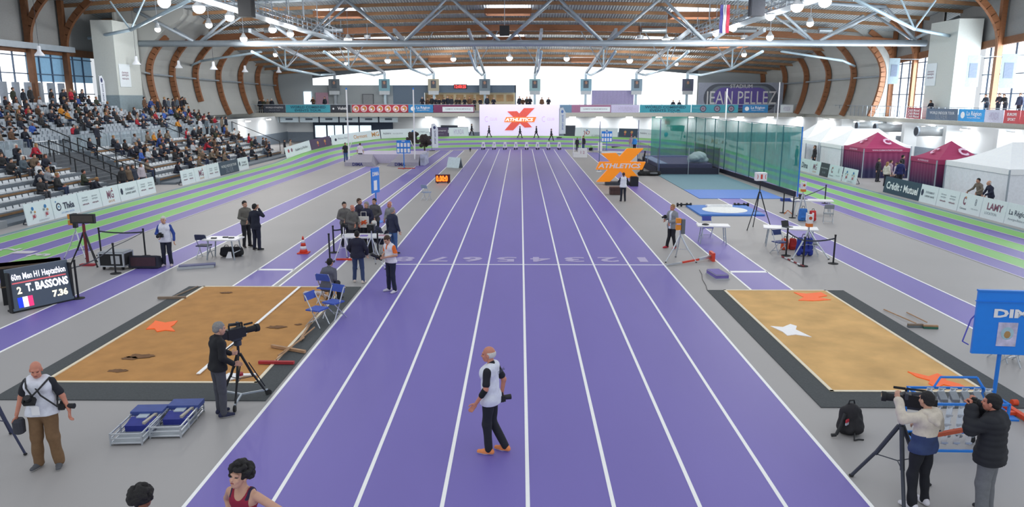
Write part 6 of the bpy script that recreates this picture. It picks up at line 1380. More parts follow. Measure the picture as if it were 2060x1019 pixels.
# --- curly haired athlete close to the camera
P_ = pose(el=[(-.34, .14, 1.2), (.46, .06, 1.22)], wr=[(-.2, -.0, 1.02), (.2, -.04, .98)], hd=[(.9, -.2, -.3), (-.9, -.2, -.3)], hn=[(0, .9, .3), (0, .9, .3)], Hd=(-.005, -.035, 1.60), N=(0, .0, 1.45))
t_ = htop(7.6, 925); g = A(484, 925, 7.6)
ath = person('curly black-haired athlete in a crimson singlet, hands on hips, bottom left', (g.x, 7.6, 0), -.5, P_, t_*1.75/1.80, hair=('curly', 'black'), skin=mat('skin_fair', '#cfa089', .5, var=.05), hr=(.12, 0, .12), top='#9a2140', sleeve='none', loose=.006, hem=.12, legs='#20222e', shorts=True, top_name='singlet', collar=False if False else None) if False else None
def singlet(P_, parent):
    N = npv(*P_['N']); C = npv(*P_['C'])
    def cut(Q):                       # scooped neck and open shoulders
        x, y, z = Q[..., 0]-N[0], Q[..., 1]-N[1], Q[..., 2]
        neck = .085 - np.sqrt((x*1.0)**2 + ((np.maximum(0, z-(N[2]-.16)) - .2)*.62)**2 + 0*y); neck = np.where((y < 0.02) & (z > N[2]-.17), neck, -1)
        neck2 = np.where(z > N[2]-.02, .075 - np.abs(x), -1)
        arm = np.where(z > C[2]-.02, np.abs(x) - (.125 + .0*z), -1) 
        return np.maximum(np.maximum(neck, neck2), arm)
    V = None
    P, W = npv(*P_['P']), None
    q = [('c', C, P, .105, .112, (1.42, 1, 1)), ('c', P, P-npv(0, 0, .1), .115, .12, (1.4, 1, 1)), ('c', C + npv(-.07, 0, .02), C + npv(.07, 0, .02), .109, .109), ('c', N + npv(-.09, .01, -.042), N + npv(.09, .01, -.042), .07, .07)]
    return blob(q, .0085, .02, .003, cut=cut)
t_ = htop(7.6, 925); s_ = t_/1.80; CR = cloth('#96213e')
ath = blob_obj('person', body_blob(P_, 0, .98, (-.32, 0, -.05)), [mat('skin_fair', '#cfa089', .5, var=.05), EYE, LIP], None, head_mat(P_, (-.32, 0, -.05))); ath.location = (g.x, 7.6, 0); ath.rotation_euler = (0, 0, -.32); ath.scale = (s_,)*3
tag(ath, 'curly black-haired athlete in a crimson singlet at the bottom left', 'person')
blob_obj('singlet', singlet(P_, ath), [CR, cloth('#2c2340')], ath, lambda c: ((c[:, 2] > 1.37) & (np.abs(c[:, 0]) > .095)).astype(int))
blob_obj('shorts', leg_blob(P_, 0, .016, shorts=True), [cloth('#20222e')], ath); blob_obj('hair', rot_to(hair_blob('curly', 0), (-.32, 0, -.05), P_['Hd'], 1.08), [HAIRM['black']], ath)
for i in (0, 1): blob_obj('shoe', shoe_blob(P_, i, 0), [cloth('#d8d8dc')], ath)
for i, s in enumerate((-1, 1)): pass
# --- black head at the bottom edge
g = A(281, 975, 7.1); person('person seen only as a round black head of hair at the bottom edge', (g.x, 7.1, 0), PI-.2, pose(), htop(7.1, 975)*1.75/1.80, hair=('curly', 'black'), skin=SKIN3, top='#1c1c22', lod=1)
# --- bald photographer
P_ = pose(el=[(-.29, .03, 1.15), (.30, .03, 1.14)], wr=[(-.34, -.06, .9), (.40, -.03, .92)], Hd=(.01, -.045, 1.6), an=[(-.15, .02, .09), (.15, .0, .09)], kn=[(-.12, -.02, .5), (.12, -.02, .5)])
bald = put('bald photographer in a white vest and khaki trousers at the lower left', 100, 938, 722, .15, P_, hair=None, skin=SKIN2, fat=1.18, vest=('#23252e', '#dfe2ee'), sleeve='short', legs='#7b5f44', leg_loose=.03, shoes='#5a5c62', hr=(.25, 0, .3), hem=.06, fold=.008)
bp = Vector(bald.location); 
photo_camera(bp + Vector((-.0, -.26, 1.2)), .2, 'black camera hanging on the chest of the bald photographer', rx=-.9, s=1.05, lens=.08); photo_camera(bp + Vector((.30, .06, 1.0)), 1.5, 'black camera at the hip of the bald photographer, lens pointing right', s=.95, lens=.16)
m = MB(); m.lathe((0, 0, 0), [(.06, 0), (.085, .02), (.09, .2), (.07, .24)], 14); m.build('lens_pouch', cloth('#3c3e48'), loc=bp + Vector((-.31, -.12, .62)), label='dark grey lens pouch hanging at the hip of the bald photographer', cat='pouch')
MB().tube([(-.17, -.02, 1.46), (-.1, -.17, 1.36), (0, -.24, 1.26), (.1, -.2, 1.36), (.17, .0, 1.46)], .014).build('strap', BLACK, bald); MB().tube([(-.14, .0, 1.47), (.1, -.2, 1.25), (.27, -.1, 1.02), (.2, .12, 1.25), (-.14, .04, 1.47)], .013).build('strap', BLACK, bald)
MB().box((.02, -.235, 1.02), (.11, .008, .13)).box((.0, -.235, 1.09), (.11, .01, .02)).build('badge', WHT, bald)
# --- left edge tripod with white device
g = G(-8, 905); e = tripod((g.x, g.y, 0), 1.45, .62, 'tripod with dark legs and white device cut by the left frame edge', leg=mat('tripod_navy', '#2c3354', .5), rz=.25, r=.02); MB().bb(-.12, .12, -.1, .1, 1.45, 1.62).build('device', WHT, e)
# --- camera operator in black with video tripod
P_ = pose(C=(0, -.03, 1.31), N=(0, -.03, 1.455), Hd=(0, -.08, 1.60), el=[(-.25, .0, 1.15), (.27, -.1, 1.16)], wr=[(-.2, -.2, .98), (.2, -.32, 1.04)], an=[(-.1, .0, .09), (.1, -.02, .09)], hd=[(0, -.9, -.2), (0, -1, -.1)])
op = put('grey-haired camera operator in black behind a video tripod by the left pit', 446, 836, 645, PI/2+.75, P_, hair=('short', 'grey'), fat=1.08, top='#1b1c22', legs='#4a4c56', shoes='#2a2e4a', hr=(.15, 0, 0), hem=.07)
MB().lathe((0, 0, 0), [(.05, -.02), (.05, .02)], 12).build('headset', BLACK, op).location = (.088, -.08, 1.61)
g = G(487, 806); VT = (g.x, g.y, 0); e = tripod(VT, 1.2, .5, 'black video tripod on a wheeled dolly beside the left pit', leg=BLACK, r=.02, rz=-.35, name='video_tripod'); e.rotation_euler[2] = PI+.1
for k in range(3):
    a = PI/2 + k*2*PI/3; x, y = .5*math.cos(a), .5*math.sin(a); MB().bar((0, 0, .14), (x, y, .12), .03).build('dolly_arm', STEEL, e); q = MB(); q.cyl((x*1.02-.02*math.sin(a), y*1.02+.02*math.cos(a), .06), (x*1.02+.02*math.sin(a), y*1.02-.02*math.cos(a), .06), .06, n=14); q.build('wheel', RUB, e)
    MB().bar((x*.25-.05, y*.25, .75), (x*.9, y*.9, .2), .018).build('leg_tube', BLACK, e)
MB().cyl((0, 0, 1.12), (0, 0, 1.22), .07, n=14).build('fluid_head', DARK, e); MB().tube([(0, .05, 1.2), (.22, .42, 1.08)], .012).build('pan_handle', BLACK, e); MB().lathe((0, 0, .52), [(.06, 0), (.06, .05)], 12).build('ring', U('#b0303c'), e)
video_camera(Vector(VT) + Vector((0, 0, 1.27)), 2.45, 'professional video camera on the wheeled tripod', .95)
# --- white vested official walking on the track
P_ = pose(C=(0, -.02, 1.31), kn=[(-.09, -.02, .5), (.09, -.03, .5)], an=[(-.1, .2, .09), (.1, .0, .09)], fd=[(-.1, -1, 0), (.1, -1, 0)], el=[(-.25, .12, 1.14), (.25, .02, 1.14)], wr=[(-.22, .1, .92), (.28, -.13, .9)], Hd=(0, -.03, 1.61), hd=[(0, 0, -1), (.1, -.7, -1)])
wo = put('grey-haired official in white vest and orange shoes walking across the sprint lanes', 988, 908, 692, -PI/2-.35, P_, hair=('bald', 'white'), skin=SKIN2, vest=('#20222a', '#e2e6f2'), sleeve='short', legs='#23252e', shoes='#f2955c', sole='#f0f0f4', fat=1.02, hr=(.1, 0, .1), hem=.12)
e1, w1 = npv(*P_['el'][1]), npv(*P_['wr'][1]); blob_obj('elbow_brace', blob([('c', e1 + (w1-e1)*.1, e1+(w1-e1)*.42, .052, .047)], .01, .01, .003), cloth('#17181c'), wo)
m = MB(); text_on(m, 'OFFICIAL', (0.0, .165, 1.375), (-1, 0, 0), (0, -.25, 1), w=.27, bold=.02, lift=.012); m.build('lettering', INKD, wo)
photo_camera(Vector(wo.location) + Vector((.16, .1, .9)), 1.9, 'black camera at the hip of the official on the sprint lanes', s=1.0)
# --- hooded camera operator, lower right
P_ = pose(P=(0, 0, .94), C=(0, .02, 1.3), N=(0, .01, 1.445), Hd=(0, -.03, 1.60), el=[(-.3, -.02, 1.16), (.33, -.1, 1.34)], wr=[(-.2, -.24, 1.1), (.27, -.26, 1.56)], hd=[(.6, -1, .1), (-.15, -.5, 1)], hn=[(0, 0, 1), (1, .2, 0)], an=[(-.13, .02, .09), (.15, .05, .09)], kn=[(-.11, -.02, .5), (.12, -.02, .5)], curl=[.6, .6])
ho = put('camera operator in a cream and blue hoodie with a raised video camera, lower right', 1843, 1016, 778, PI+.38, P_, hair=('short', 'black'), top_mats=[cloth('#d3c9bb'), cloth('#34446e')], top_mat=lambda c: (c[:, 2] < 1.115 + .1*np.abs(c[:, 0])).astype(int) * (np.abs(c[:, 0]) < .26), legs='#1d1f27', shoes='#dedce6', loose=.03, hem=.08, fold=.01, top_name='hoodie', hr=(.05, 0, -.15))
blob_obj('hood', blob([('e', (0, .13, 1.4), (.13, .06, .09)), ('c', (-.1, .05, 1.46), (.1, .05, 1.46), .05, .05), ('c', (-.08, .1, 1.46), (0, .18, 1.33), .03, .03), ('c', (.08, .1, 1.46), (0, .18, 1.33), .03, .03)], .012, .03, .004), cloth('#d3c9bb'), ho)
MB().lathe((0, 0, 0), [(.036, -.015), (.036, .015)], 12).build('wristwatch', WHT, ho).location = (.277, -.245, 1.53)
hp = Vector(ho.location); g = G(1838, 960); tv = tripod((hp.x-.12, hp.y+.4, 0), 1.3, .62, 'black video tripod in front of the hooded camera operator', leg=DARK, r=.026, name='video_tripod'); tv.rotation_euler[2] = PI-.25
video_camera(A(1838, 800, hp.y+.38)-Vector((0, 0, .12)), -1.95, 'black shoulder video camera held up by the hooded operator', .88)
# --- man in black puffer
P_ = pose(C=(0, .0, 1.31), N=(0, -.01, 1.45), Hd=(0, -.06, 1.6), el=[(-.24, -.2, 1.26), (.24, -.2, 1.26)], wr=[(-.09, -.26, 1.5), (.09, -.26, 1.5)], hd=[(.3, -.3, 1), (-.3, -.3, 1)], hn=[(0, 1, .2), (0, 1, .2)], curl=[.8, .8])
pu = put('dark-haired man in a black puffer jacket photographing at the right edge', 1975, 1036, 783, PI+.75, P_, hair=('short', 'black'), top='#24262d', loose=.045, legs='#73767c', leg_loose=.03, shoes='#3a3a40', hem=.14, fat=1.1, skin=SKIN2, hr=(.0, 0, -.05), top_name='puffer_jacket', fold=.004)
mj = [c for c in pu.children if c.name.startswith('puffer_jacket')][0]
V_ = np.empty(len(mj.data.vertices)*3); mj.data.vertices.foreach_get('co', V_); V_ = V_.reshape(-1, 3); N_ = np.empty_like(V_).ravel(); mj.data.vertices.foreach_get('normal', N_); N_ = N_.reshape(-1, 3)
V_ += N_*(.011*np.abs(np.sin(V_[:, 2]*38)))[:, None]; mj.data.vertices.foreach_set('co', V_.ravel()); mj.data.update()
photo_camera(Vector(pu.location) + Vector((-.17, .22, 1.57))*1.0, PI+.75, 'black camera held to the eye by the man in the puffer jacket', s=.9, lens=.05)
# --- photographer in white and orange
P_ = pose(C=(0, -.02, 1.31), N=(0, -.03, 1.45), Hd=(0, -.1, 1.58), el=[(-.27, .0, 1.14), (.27, .0, 1.14)], wr=[(-.1, -.27, 1.08), (.1, -.27, 1.1)], hd=[(.5, -1, -.1), (-.5, -1, -.1)], an=[(-.15, .02, .09), (.13, .02, .09)])
ph = put('photographer in a white and orange shirt looking down at his camera', 788, 587, 468, -.75, P_, hair=('short', 'brown'), lod=1, top_mats=[cloth('#e6e4ee'), cloth('#e8702c')], top_mat=lambda c: ((np.abs(c[:, 0]) > .2) & (c[:, 2] > 1.2) | (np.abs(c[:, 0]) < .035) & (c[:, 2] > 1.3) & (c[:, 1] < 0)).astype(int), sleeve='short', legs='#23283c', shoes='#dcd8e4', hr=(.55, 0, 0), fat=1.12, hem=.05)
photo_camera(Vector(ph.location) + Vector((-.27, -.22, 1.08)), -1.0, 'camera with long grey lens in the hands of the photographer in orange', s=1.1, lens=.26, rx=-.5)
# --- man in navy sweater and jeans
put('man in navy sweater and blue jeans seen from behind at the timing table', 722, 568, 462, PI, pose(el=[(-.3, .03, 1.15), (.3, -.03, 1.15)], wr=[(-.28, -.1, .95), (.24, -.22, .98)], an=[(-.16, .1, .09), (.15, -.05, .09)], kn=[(-.13, .0, .5), (.12, -.03, .5)]), hair=('short', 'black'), lod=1, top='#24263c', legs='#35456c', shoes='#d8c8c0', fat=1.2, loose=.03)
# --- seated judge by the left pit on a blue folding chair
g = G(655, 613); folding_chair((g.x, g.y+.25, 0), PI-.3, 'blue folding chair under the seated man by the left pit', '#3a58b8')
seat_h = person('man in grey shirt seated on a blue folding chair beside the left pit', (g.x, g.y+.25, -.02), PI-.25, pose(SIT, C=(0, -.12, .87), N=(0, -.17, 1.01), Hd=(0, -.25, 1.15)), 1.72, lod=1, hair=('short', 'black'), top='#5d5f6c', legs='#2a2c38', fat=1.1)
for px, py, rz, L_ in ((640, 655, 1.2, 'blue folding chair beside the left pit, nearest of the chairs'), (672, 640, -.5, 'blue folding chair tipped behind the nearest chair at the left pit')): g = G(px, py); folding_chair((g.x, g.y, 0), rz, L_, '#3a58b8')
# --- men in suits on the left
put('bearded man in grey suit talking, left of the pair in suits', 498, 497, 402, .9, pose(el=[(-.26, .0, 1.14), (.26, -.05, 1.14)], wr=[(-.1, -.24, 1.06), (.12, -.26, 1.1)]), lod=1, hair=('short', 'black'), top='#6a6862', legs='#23242c', shoes='#2a2220')
put('man in dark navy suit with a hand to his ear, right of the pair', 518, 503, 408, PI-.4, pose(el=[(-.34, -.05, 1.3), (.26, .03, 1.13)], wr=[(-.12, -.08, 1.55), (.24, -.08, .92)], hd=[(.5, 0, 1), (0, -.1, -1)]), lod=1, hair=('short', 'black'), top='#1f2334', legs='#20243a', shoes='#1c1c20', hem=.16)
# --- white-haired photographer
P_ = pose(el=[(-.29, .0, 1.14), (.28, .02, 1.13)], wr=[(-.08, -.24, 1.12), (.3, -.06, .9)], Hd=(.0, -.04, 1.61)); wp = put('white-haired man in blue jacket and white vest beside the left runway', 338, 535, 433, .1, P_, lod=1, hair=('short', 'white'), vest=('#2f4a9a', '#e4e6f4'), legs='#262a3c', shoes='#d8c8d0', fat=1.05)
photo_camera(Vector(wp.location) + Vector((-.03, -.28, 1.12)), 0, 'dark camera held at the chest of the white-haired man', s=1.2)
# --- man in grey blazer
bz = put('man in grey blazer and red shoes standing beside the finish line', 1350, 499, 408, -.9, pose(el=[(-.26, -.02, 1.15), (.26, -.02, 1.14)], wr=[(-.12, -.28, 1.2), (.08, -.27, 1.08)], an=[(-.15, -.08, .09), (.12, .08, .09)]), lod=1, hair=('short', 'blond'), skin=SKIN2, top_mats=[cloth('#8f9297'), cloth('#e4ecfa')], top_mat=lambda c: ((np.abs(c[:, 0]) < .05) & (c[:, 1] < -.02)).astype(int), legs='#1f2028', shoes='#c03a4c', sole='#c03a4c', hem=.16, loose=.025)
photo_camera(Vector(bz.location) + Vector((-.3, -.12, 1.24)), -.9, 'dark microphone-like camera in the hand of the man in the blazer', s=.9)
# --- photographer in white vest near the orange X
put('photographer in white vest with his back turned in front of the orange X', 1253, 405, 345, PI, pose(el=[(-.28, -.05, 1.18), (.28, -.05, 1.18)], wr=[(-.1, -.24, 1.3), (.1, -.24, 1.3)]), lod=1, hair=('short', 'brown'), vest=('#2c2e3a', '#eceef6'), legs='#2a2c38', shoes='#22242c')
# --- officials behind the timing table
GRP = [(692, 405, '#6c6a68', 'black', 'short', 'dark-haired man in grey jacket, leftmost of the group behind the timing table', .5, SKIN), (708, 411, '#62605e', 'white', 'bald', 'balding man in grey jacket, second from left in the timing table group', .9, SKIN2), (722, 398, '#3a3848', 'brown', 'short', 'tall man in dark suit in the middle of the timing table group', 1.2, SKIN),
       (737, 405, '#2a2c44', 'grey', 'long', 'grey-haired woman in navy with a white tote bag in the timing table group', -.4, SKIN), (753, 398, '#5c5a5c', 'black', 'short', 'man in cap and grey jacket before the blue board', -.3, SKIN), (784, 404, '#8a8c90', 'white', 'bald', 'balding man in grey at the right of the timing table, farther one', -.6, SKIN2), (789, 416, '#2b3048', 'grey', 'short', 'grey-haired man in navy jacket and jeans right of the timing table', PI-.6, SKIN)]
for px, pt, c, hc, hs, L_, rz, sk in GRP:
    q = put_top(L_, px, pt, 1.76, rz, hair=(hs, hc), lod=1, top=c, legs='#4a6a9a' if px > 780 else '#24262f', skin=sk, p=pose(el=[(-.26, 0, 1.14), (.26, 0, 1.14)], wr=[(-.08, -.22, 1.06), (.1, -.22, 1.02)]) if px != 789 else STAND, hem=.14)
    if px == 737: tt = Vector(q.location)
e = MB().bb(-.19, .19, -.04, .04, 0, .42).build('tote_bag', U('#e8e4dc'), loc=tt + Vector((-.04, -.42, .82)), label='white tote bag with orange X held by the grey-haired woman', cat='bag'); m = MB(); XL(m, Vector((0, -.045, .2)), .09, mi=(0, 0, 0), text=False); m.f = m.f[:3]; m.m = m.m[:3]; m.v = m.v[:12]; m.build('print', U('#e8602c'), e); MB().tube([(-.1, 0, .42), (-.1, 0, .6), (.1, 0, .6), (.1, 0, .42)], .01).build('handle', U('#e8e4dc'), e)
g = G(735, 520); TT = (g.x, g.y+.55, 0); folding_table(TT, .0, 'white timing table covered with papers by the finish line', 1.7, .8, .76)
for i, (dx, dy, c) in enumerate(((-.5, .1, '#e8e4f0'), (-.1, -.15, '#8a78c0'), (.3, .15, '#f0f0f4'), (.55, -.1, '#c8a0b0'))): m = MB(); m.bb(-.13, .13, -.1, .1, 0, .03); m.build('paper_stack', U(c), loc=(TT[0]+dx, TT[1]+dy, .76), label=['white paper stack at the left end of the timing table', 'purple folder on the timing table', 'white paper stack at the middle of the timing table', 'pinkish paper stack at the right end of the timing table'][i], cat='paper')
g = G(766, 512); folding_chair((g.x, g.y+.3, 0), -PI/2-.3, 'dark chair under the seated woman at the timing table', '#2a2c38'); person('white-haired woman in navy seated at the right end of the timing table', (g.x, g.y+.3, -.02), -PI/2-.2, pose(SIT, C=(0, -.14, .87), N=(0, -.2, 1.0), Hd=(0, -.3, 1.13)), 1.72, lod=1, hair=('long', 'white'), top='#23273f', legs='#23252e')
for px, py, L_ in ((664, 527, 'black barrier post left of the timing table, nearer one'), (672, 508, 'black barrier post left of the timing table, farther one'), (761, 520, 'black barrier post right of the timing table')): g = G(px, py); post((g.x, g.y, 0), L_)
a, b = G(664, 527), G(672, 508); tape(G(672, 508), G(700, 500), 'dark barrier tape left of the timing table', .86)
g = G(684, 524); e = tripod((g.x+.15, g.y+.1, 0), 1.2, .38, 'white and red legged camera tripod at the left of the timing table', leg=WHT, r=.016, name='camera_tripod'); photo_camera((g.x+.15, g.y+.1, 1.26), 1.2, 'small dark camera on the white tripod left of the timing table'); MB().bb(-.3, .3, -.05, .05, 0, .06).build('foot_bar', REDP, e)
g = G(748, 540); e = tripod((g.x, g.y+.15, 0), 1.3, .55, 'silver timing camera tripod in front of the timing table', leg=ALU, r=.015, name='camera_tripod'); MB().bb(-.12, .12, -.14, .14, 1.3, 1.5).cyl((0, -.14, 1.4), (0, -.24, 1.4), .06).build('timing_camera', BLACK, e)
# tall blue board of the group
g = G(762, 480); e = empty('sign_board', (G(770, 455).x-.1, G(770, 455).y+1.2, 0), 1.25, 'tall narrow blue board behind the timing table', 'board'); e.location.x = A(757, 420, e.location.y).x
m = MB(); m.box((0, 0, 1.95), (.7, .05, 1.15)); m.build('panel', BLUEP, e); m = MB(); text_on(m, 'DIMA', (0, -.03, 2.25), (1, 0, 0), (0, 0, 1), w=.6, bold=.04); m.bb(-.2, .1, -.035, -.026, 1.5, 1.95); m.build('print', WHT, e); MB().cyl((0, 0, 0), (0, 0, 1.5), .03, n=8).bb(-.4, .4, -.3, .3, 0, .03).build('pole', BLUEP, e)
# small far figures on the infield
put('man in black shirt and jeans beside the left vault upright', 696, 326, 286, .6, lod=1, top='#24262e', legs='#3d5a8c', hair=('short', 'black'), sleeve='short')
put_top('man in white shirt behind the pole vault bed', 724, 287, 1.78, PI+.2, lod=1, top='#ebe6f0', legs='#2a2c38', hair=('short', 'brown'), sleeve='short')
put('man in bright blue jacket and black trousers at the right far runway', 1276, 306, 273, -.7, lod=1, top='#3d8fe0', legs='#22242c', hair=('short', 'grey')); put('person in mauve top half hidden behind the man in bright blue', 1269, 303, 271, .5, lod=1, top='#a08a98', legs='#b0a8b4', hair=('short', 'brown'))
put('official in black standing on the right of the starter podium', 1173, 306, 272, -.8, lod=1, top='#3a3844', legs='#45608a', hair=('short', 'brown')); put('official in dark clothes on the left near the starter podium', 1161, 303, 276, .4, lod=1, top='#2c2c34', legs='#2a2c38', hair=('short', 'black'))
put('person in black crouching shape left of the sprint start', 946, 305, 296, 0, pose(SIT), lod=1, top='#22242c', legs='#2a2c38', hair=('short', 'black'), tall=1.32)
# --- people behind the right boards and near the tents
def behind(px, pt, X, c, L_, rz, hc='brown', hs='short', legs='#2a2c38', sk=SKIN, **k):
    H = 1.74; lo = A(px, pt, 40); d = ray(px, pt)
    t = X/d.x; y = d.y*t; g = Vector((X, y, 0)); person(L_, g, rz, k.pop('p', STAND), max(1.5, min(1.9, (CAMH + d.z*t))), lod=1, top=c, hair=(hs, hc), legs=legs, skin=sk, **k)
PL = pose(C=(0, -.07, 1.29), N=(0, -.12, 1.43), Hd=(0, -.18, 1.57), el=[(-.3, -.15, 1.14), (.28, -.12, 1.14)], wr=[(-.42, -.35, .98), (.12, -.34, .98)])
behind(1975, 356, 23.45, '#7d7468', 'man in beige jacket leaning over the board beside the big white tent', -PI/2+.2, 'black', p=PL); behind(1998, 361, 23.4, '#23283e', 'bald man in navy jacket leaning over the board with four plum capitals', -PI/2-.1, 'white', 'bald', p=pose(PL, wr=[(-.12, -.34, .98), (.12, -.34, .98)]))
for px, pt, X, c, hc, hs, rz, L_ in [(1769, 318, 24.6, '#24242c', 'black', 'short', .5, 'person in black at the corner of the middle crimson tent'), (1786, 325, 23.9, '#d9d3c8', 'blond', 'long', 2, 'person in cream jacket behind the dark blue board, leftmost of the group'), (1793, 321, 24.6, '#a890a0', 'brown', 'short', 1.5, 'person in mauve coat in the group between the crimson tents'), (1805, 326, 24.2, '#c8b8c8', 'brown', 'short', -1.5, 'person in pale pink top in the group between the crimson tents'),
        (1813, 321, 24.3, '#28306a', 'black', 'short', PI, 'person in royal blue in the group between the crimson tents'), (1817, 311, 26.3, '#23242e', 'black', 'short', PI/2, 'person in black behind the group between the crimson tents'), (1640, 291, 24.0, '#2c2a30', 'brown', 'long', -PI/2, 'long-haired woman in black coat before the white tents'), (1604, 293, 23.6, '#22242e', 'black', 'short', -PI/2, 'person in black half hidden by the near edge of the green net')]:
    behind(px, pt, X, c, L_, rz, hc, hs)
for px, pt, X, c, L_ in [(584, 280, -23.4, '#b8a08c', 'spectator in beige coat behind the left start of the bend boards'), (572, 283, -24.0, '#2a2c34', 'spectator in black beside the beige coat at the bend boards'), (535, 277, -25.2, '#4a3a34', 'spectator in brown by the end of the stand'), (529, 276, -25.8, '#33343c', 'spectator in dark grey by the end of the stand'), (541, 284, -24.6, '#222a40', 'spectator in navy by the end of the stand')]:
    behind(px, pt, X, c, L_, PI/2)

# ------------------------------------------------------------------ left side equipment
# results screen
a, b = G(27, 630), G(149, 603); e = empty('results_screen', ((a.x+b.x)/2, (a.y+b.y)/2, 0), math.atan2(b.y-a.y, b.x-a.x), 'dark results screen with a French flag and 7.36 at the left edge', 'screen'); W_ = (b-a).length; Hs = 1.12; ln = .14
SCR = mat('screen_slate', '#4a5666', .4, emit=.25, var=.02); uyv = Vector((0, ln, 1)).normalized()
def scr(x, z, lift=.0): return Vector((x, -.03-lift + ln*z*.99, .05+z))
m = MB(); c4 = [scr(-W_/2, 0), scr(W_/2, 0), scr(W_/2, Hs), scr(-W_/2, Hs)]; m.add(c4 + [p + Vector((0, .1, -.0)) for p in c4], [(0, 1, 2, 3), (4, 7, 6, 5), (0, 4, 5, 1), (1, 5, 6, 2), (2, 6, 7, 3), (3, 7, 4, 0)]); m.build('panel', SCR, e)
WE = mat('glow_white', '#f4f4ff', emit=1.2); WY = mat('glow_cream', '#f6ecd0', emit=.9)
def st(t, x, z, w_, h, mm, nm='lettering', bold=.03): m = MB(); text_on(m, t, scr(x, z, .004), (1, 0, 0), uyv, w=w_, h=h, bold=bold, lift=.004); return m.build(nm, mm, e)
st('60m Men H1 Heptathlon', -.0, .87, 1.42, .23, WE, bold=.02); st('T. BASSONS', .17, .565, 1.12, .23, WE, bold=.04); st('2', -.57, .53, .12, .2, WY, bold=.04); st('7.36', .46, .26, .42, .2, WY, bold=.05)
m = MB(); m.add([scr(-.72, .715, .005), scr(.7, .715, .005), scr(.7, .75, .005), scr(-.72, .75, .005)], [(0, 1, 2, 3)]); m.build('red_line', mat('glow_red', '#d8646c', emit=.6), e)
m = MB()
for k in range(3): m.mi = k; x = -.66+.13*k; m.add([scr(x, .06, .005), scr(x+.13, .06, .005), scr(x+.13, .34, .005), scr(x, .34, .005)], [(0, 1, 2, 3)])
m.build('flag_image', [mat('glow_blue', '#2444e8', emit=.6), WE, mat('glow_pink', '#f83c7c', emit=.7)], e)
for s in (-1, 1): MB().bb(s*W_/2-.03, s*W_/2+.03, -.02, .14, 0, Hs*.98).build('side_frame', BLACK, e)
MB().bb(-W_/2, W_/2, -.02, .3, 0, .05).build('foot', BLACK, e)
g = G(-10, 600); m = MB(); m.bb(-.75, .75, -.3, .3, .0, 1.1); m.mi = 1; m.bb(-.77, .77, -.32, .32, .5, .54).bb(-.77, .77, -.32, .32, 1.04, 1.1); o = m.build('transport_trunk', [BLACK, U('#6b5a4a')], loc=(e.location.x-.75, e.location.y+.75, 0), label='open black transport trunk behind the results screen', cat='trunk'); o.rotation_euler = (0, 0, .6)
g = G(145, 603); post((g.x+.1, g.y+.15, 0), 'black barrier post touching the results screen', h=1.1)
for px, py, L_ in ((204, 513, 'black barrier post behind the silver flight case'), (233, 550, 'black barrier post before the silver flight case'), (293, 515, 'black barrier post behind the dark monitor')): g = G(px, py); post((g.x, g.y, 0), L_)
P1, P2, P3, P4 = G(204, 513), G(293, 515), G(233, 550), G(145, 600); tape(P1, P2, 'dark barrier tape between two posts left of the white-haired man'); tape(P3, P2, 'thin dark tape above the dark monitor', sag=.02, w_=.02); tape(Vector((P4.x+.1, P4.y, 0)), P3, 'dark barrier tape from the results screen to the flight case', sag=.1, w_=.03)
# flight case
g = G(228, 543); e = empty('flight_case', (g.x, g.y+.25, 0), -.05, 'silver edged flight case on wheels left of the monitor', 'flight case'); m = MB(); m.bb(-.42, .42, -.28, .28, .14, .58).build('case_body', RUB, e)
m = MB()
for sx in (-1, 1):
    for sy in (-1, 1): m.bb(sx*.42-.025, sx*.42+.025, sy*.28-.025, sy*.28+.025, .12, .6)
for z in (.14, .58):
    for sy in (-1, 1): m.bb(-.44, .44, sy*.28-.022, sy*.28+.022, z-.02, z+.02)
    for sx in (-1, 1): m.bb(sx*.42-.022, sx*.42+.022, -.28, .28, z-.02, z+.02)
m.build('edge_trim', ALU, e); MB().bb(-.4, .4, -.26, .26, .58, .63).build('lid', U('#9ea3aa'), e); MB().bb(.0, .3, -.31, -.285, .22, .5).build('side_panel', U('#b4b8be'), e)
for sx in (-.33, .33):
    for sy in (-.2, .2): MB().cyl((sx-.02, sy, .06), (sx+.02, sy, .06), .06, n=12).build('wheel', RUB, e)
g = G(288, 541); e = empty('floor_monitor', (g.x, g.y+.2, 0), .02, 'black wedge shaped monitor on the floor beside the runway', 'monitor'); m = MB(); v = [(-.5, -.18, .04), (.5, -.18, .04), (.5, .3, .04), (-.5, .3, .04), (-.47, -.14, .46), (.47, -.14, .46), (.42, .26, .36), (-.42, .26, .36)]
m.add(v, [(3, 2, 1, 0), (4, 5, 6, 7), (0, 1, 5, 4), (1, 2, 6, 5), (2, 3, 7, 6), (3, 0, 4, 7)]).build('case', U('#2b2c3a'), e); MB().box((0, -.175, .25), (.84, .02, .3)).build('grille', U('#4a3038'), e); MB().bb(-.3, -.2, -.1, .2, 0, .04).bb(.2, .3, -.1, .2, 0, .04).build('feet', RUB, e)
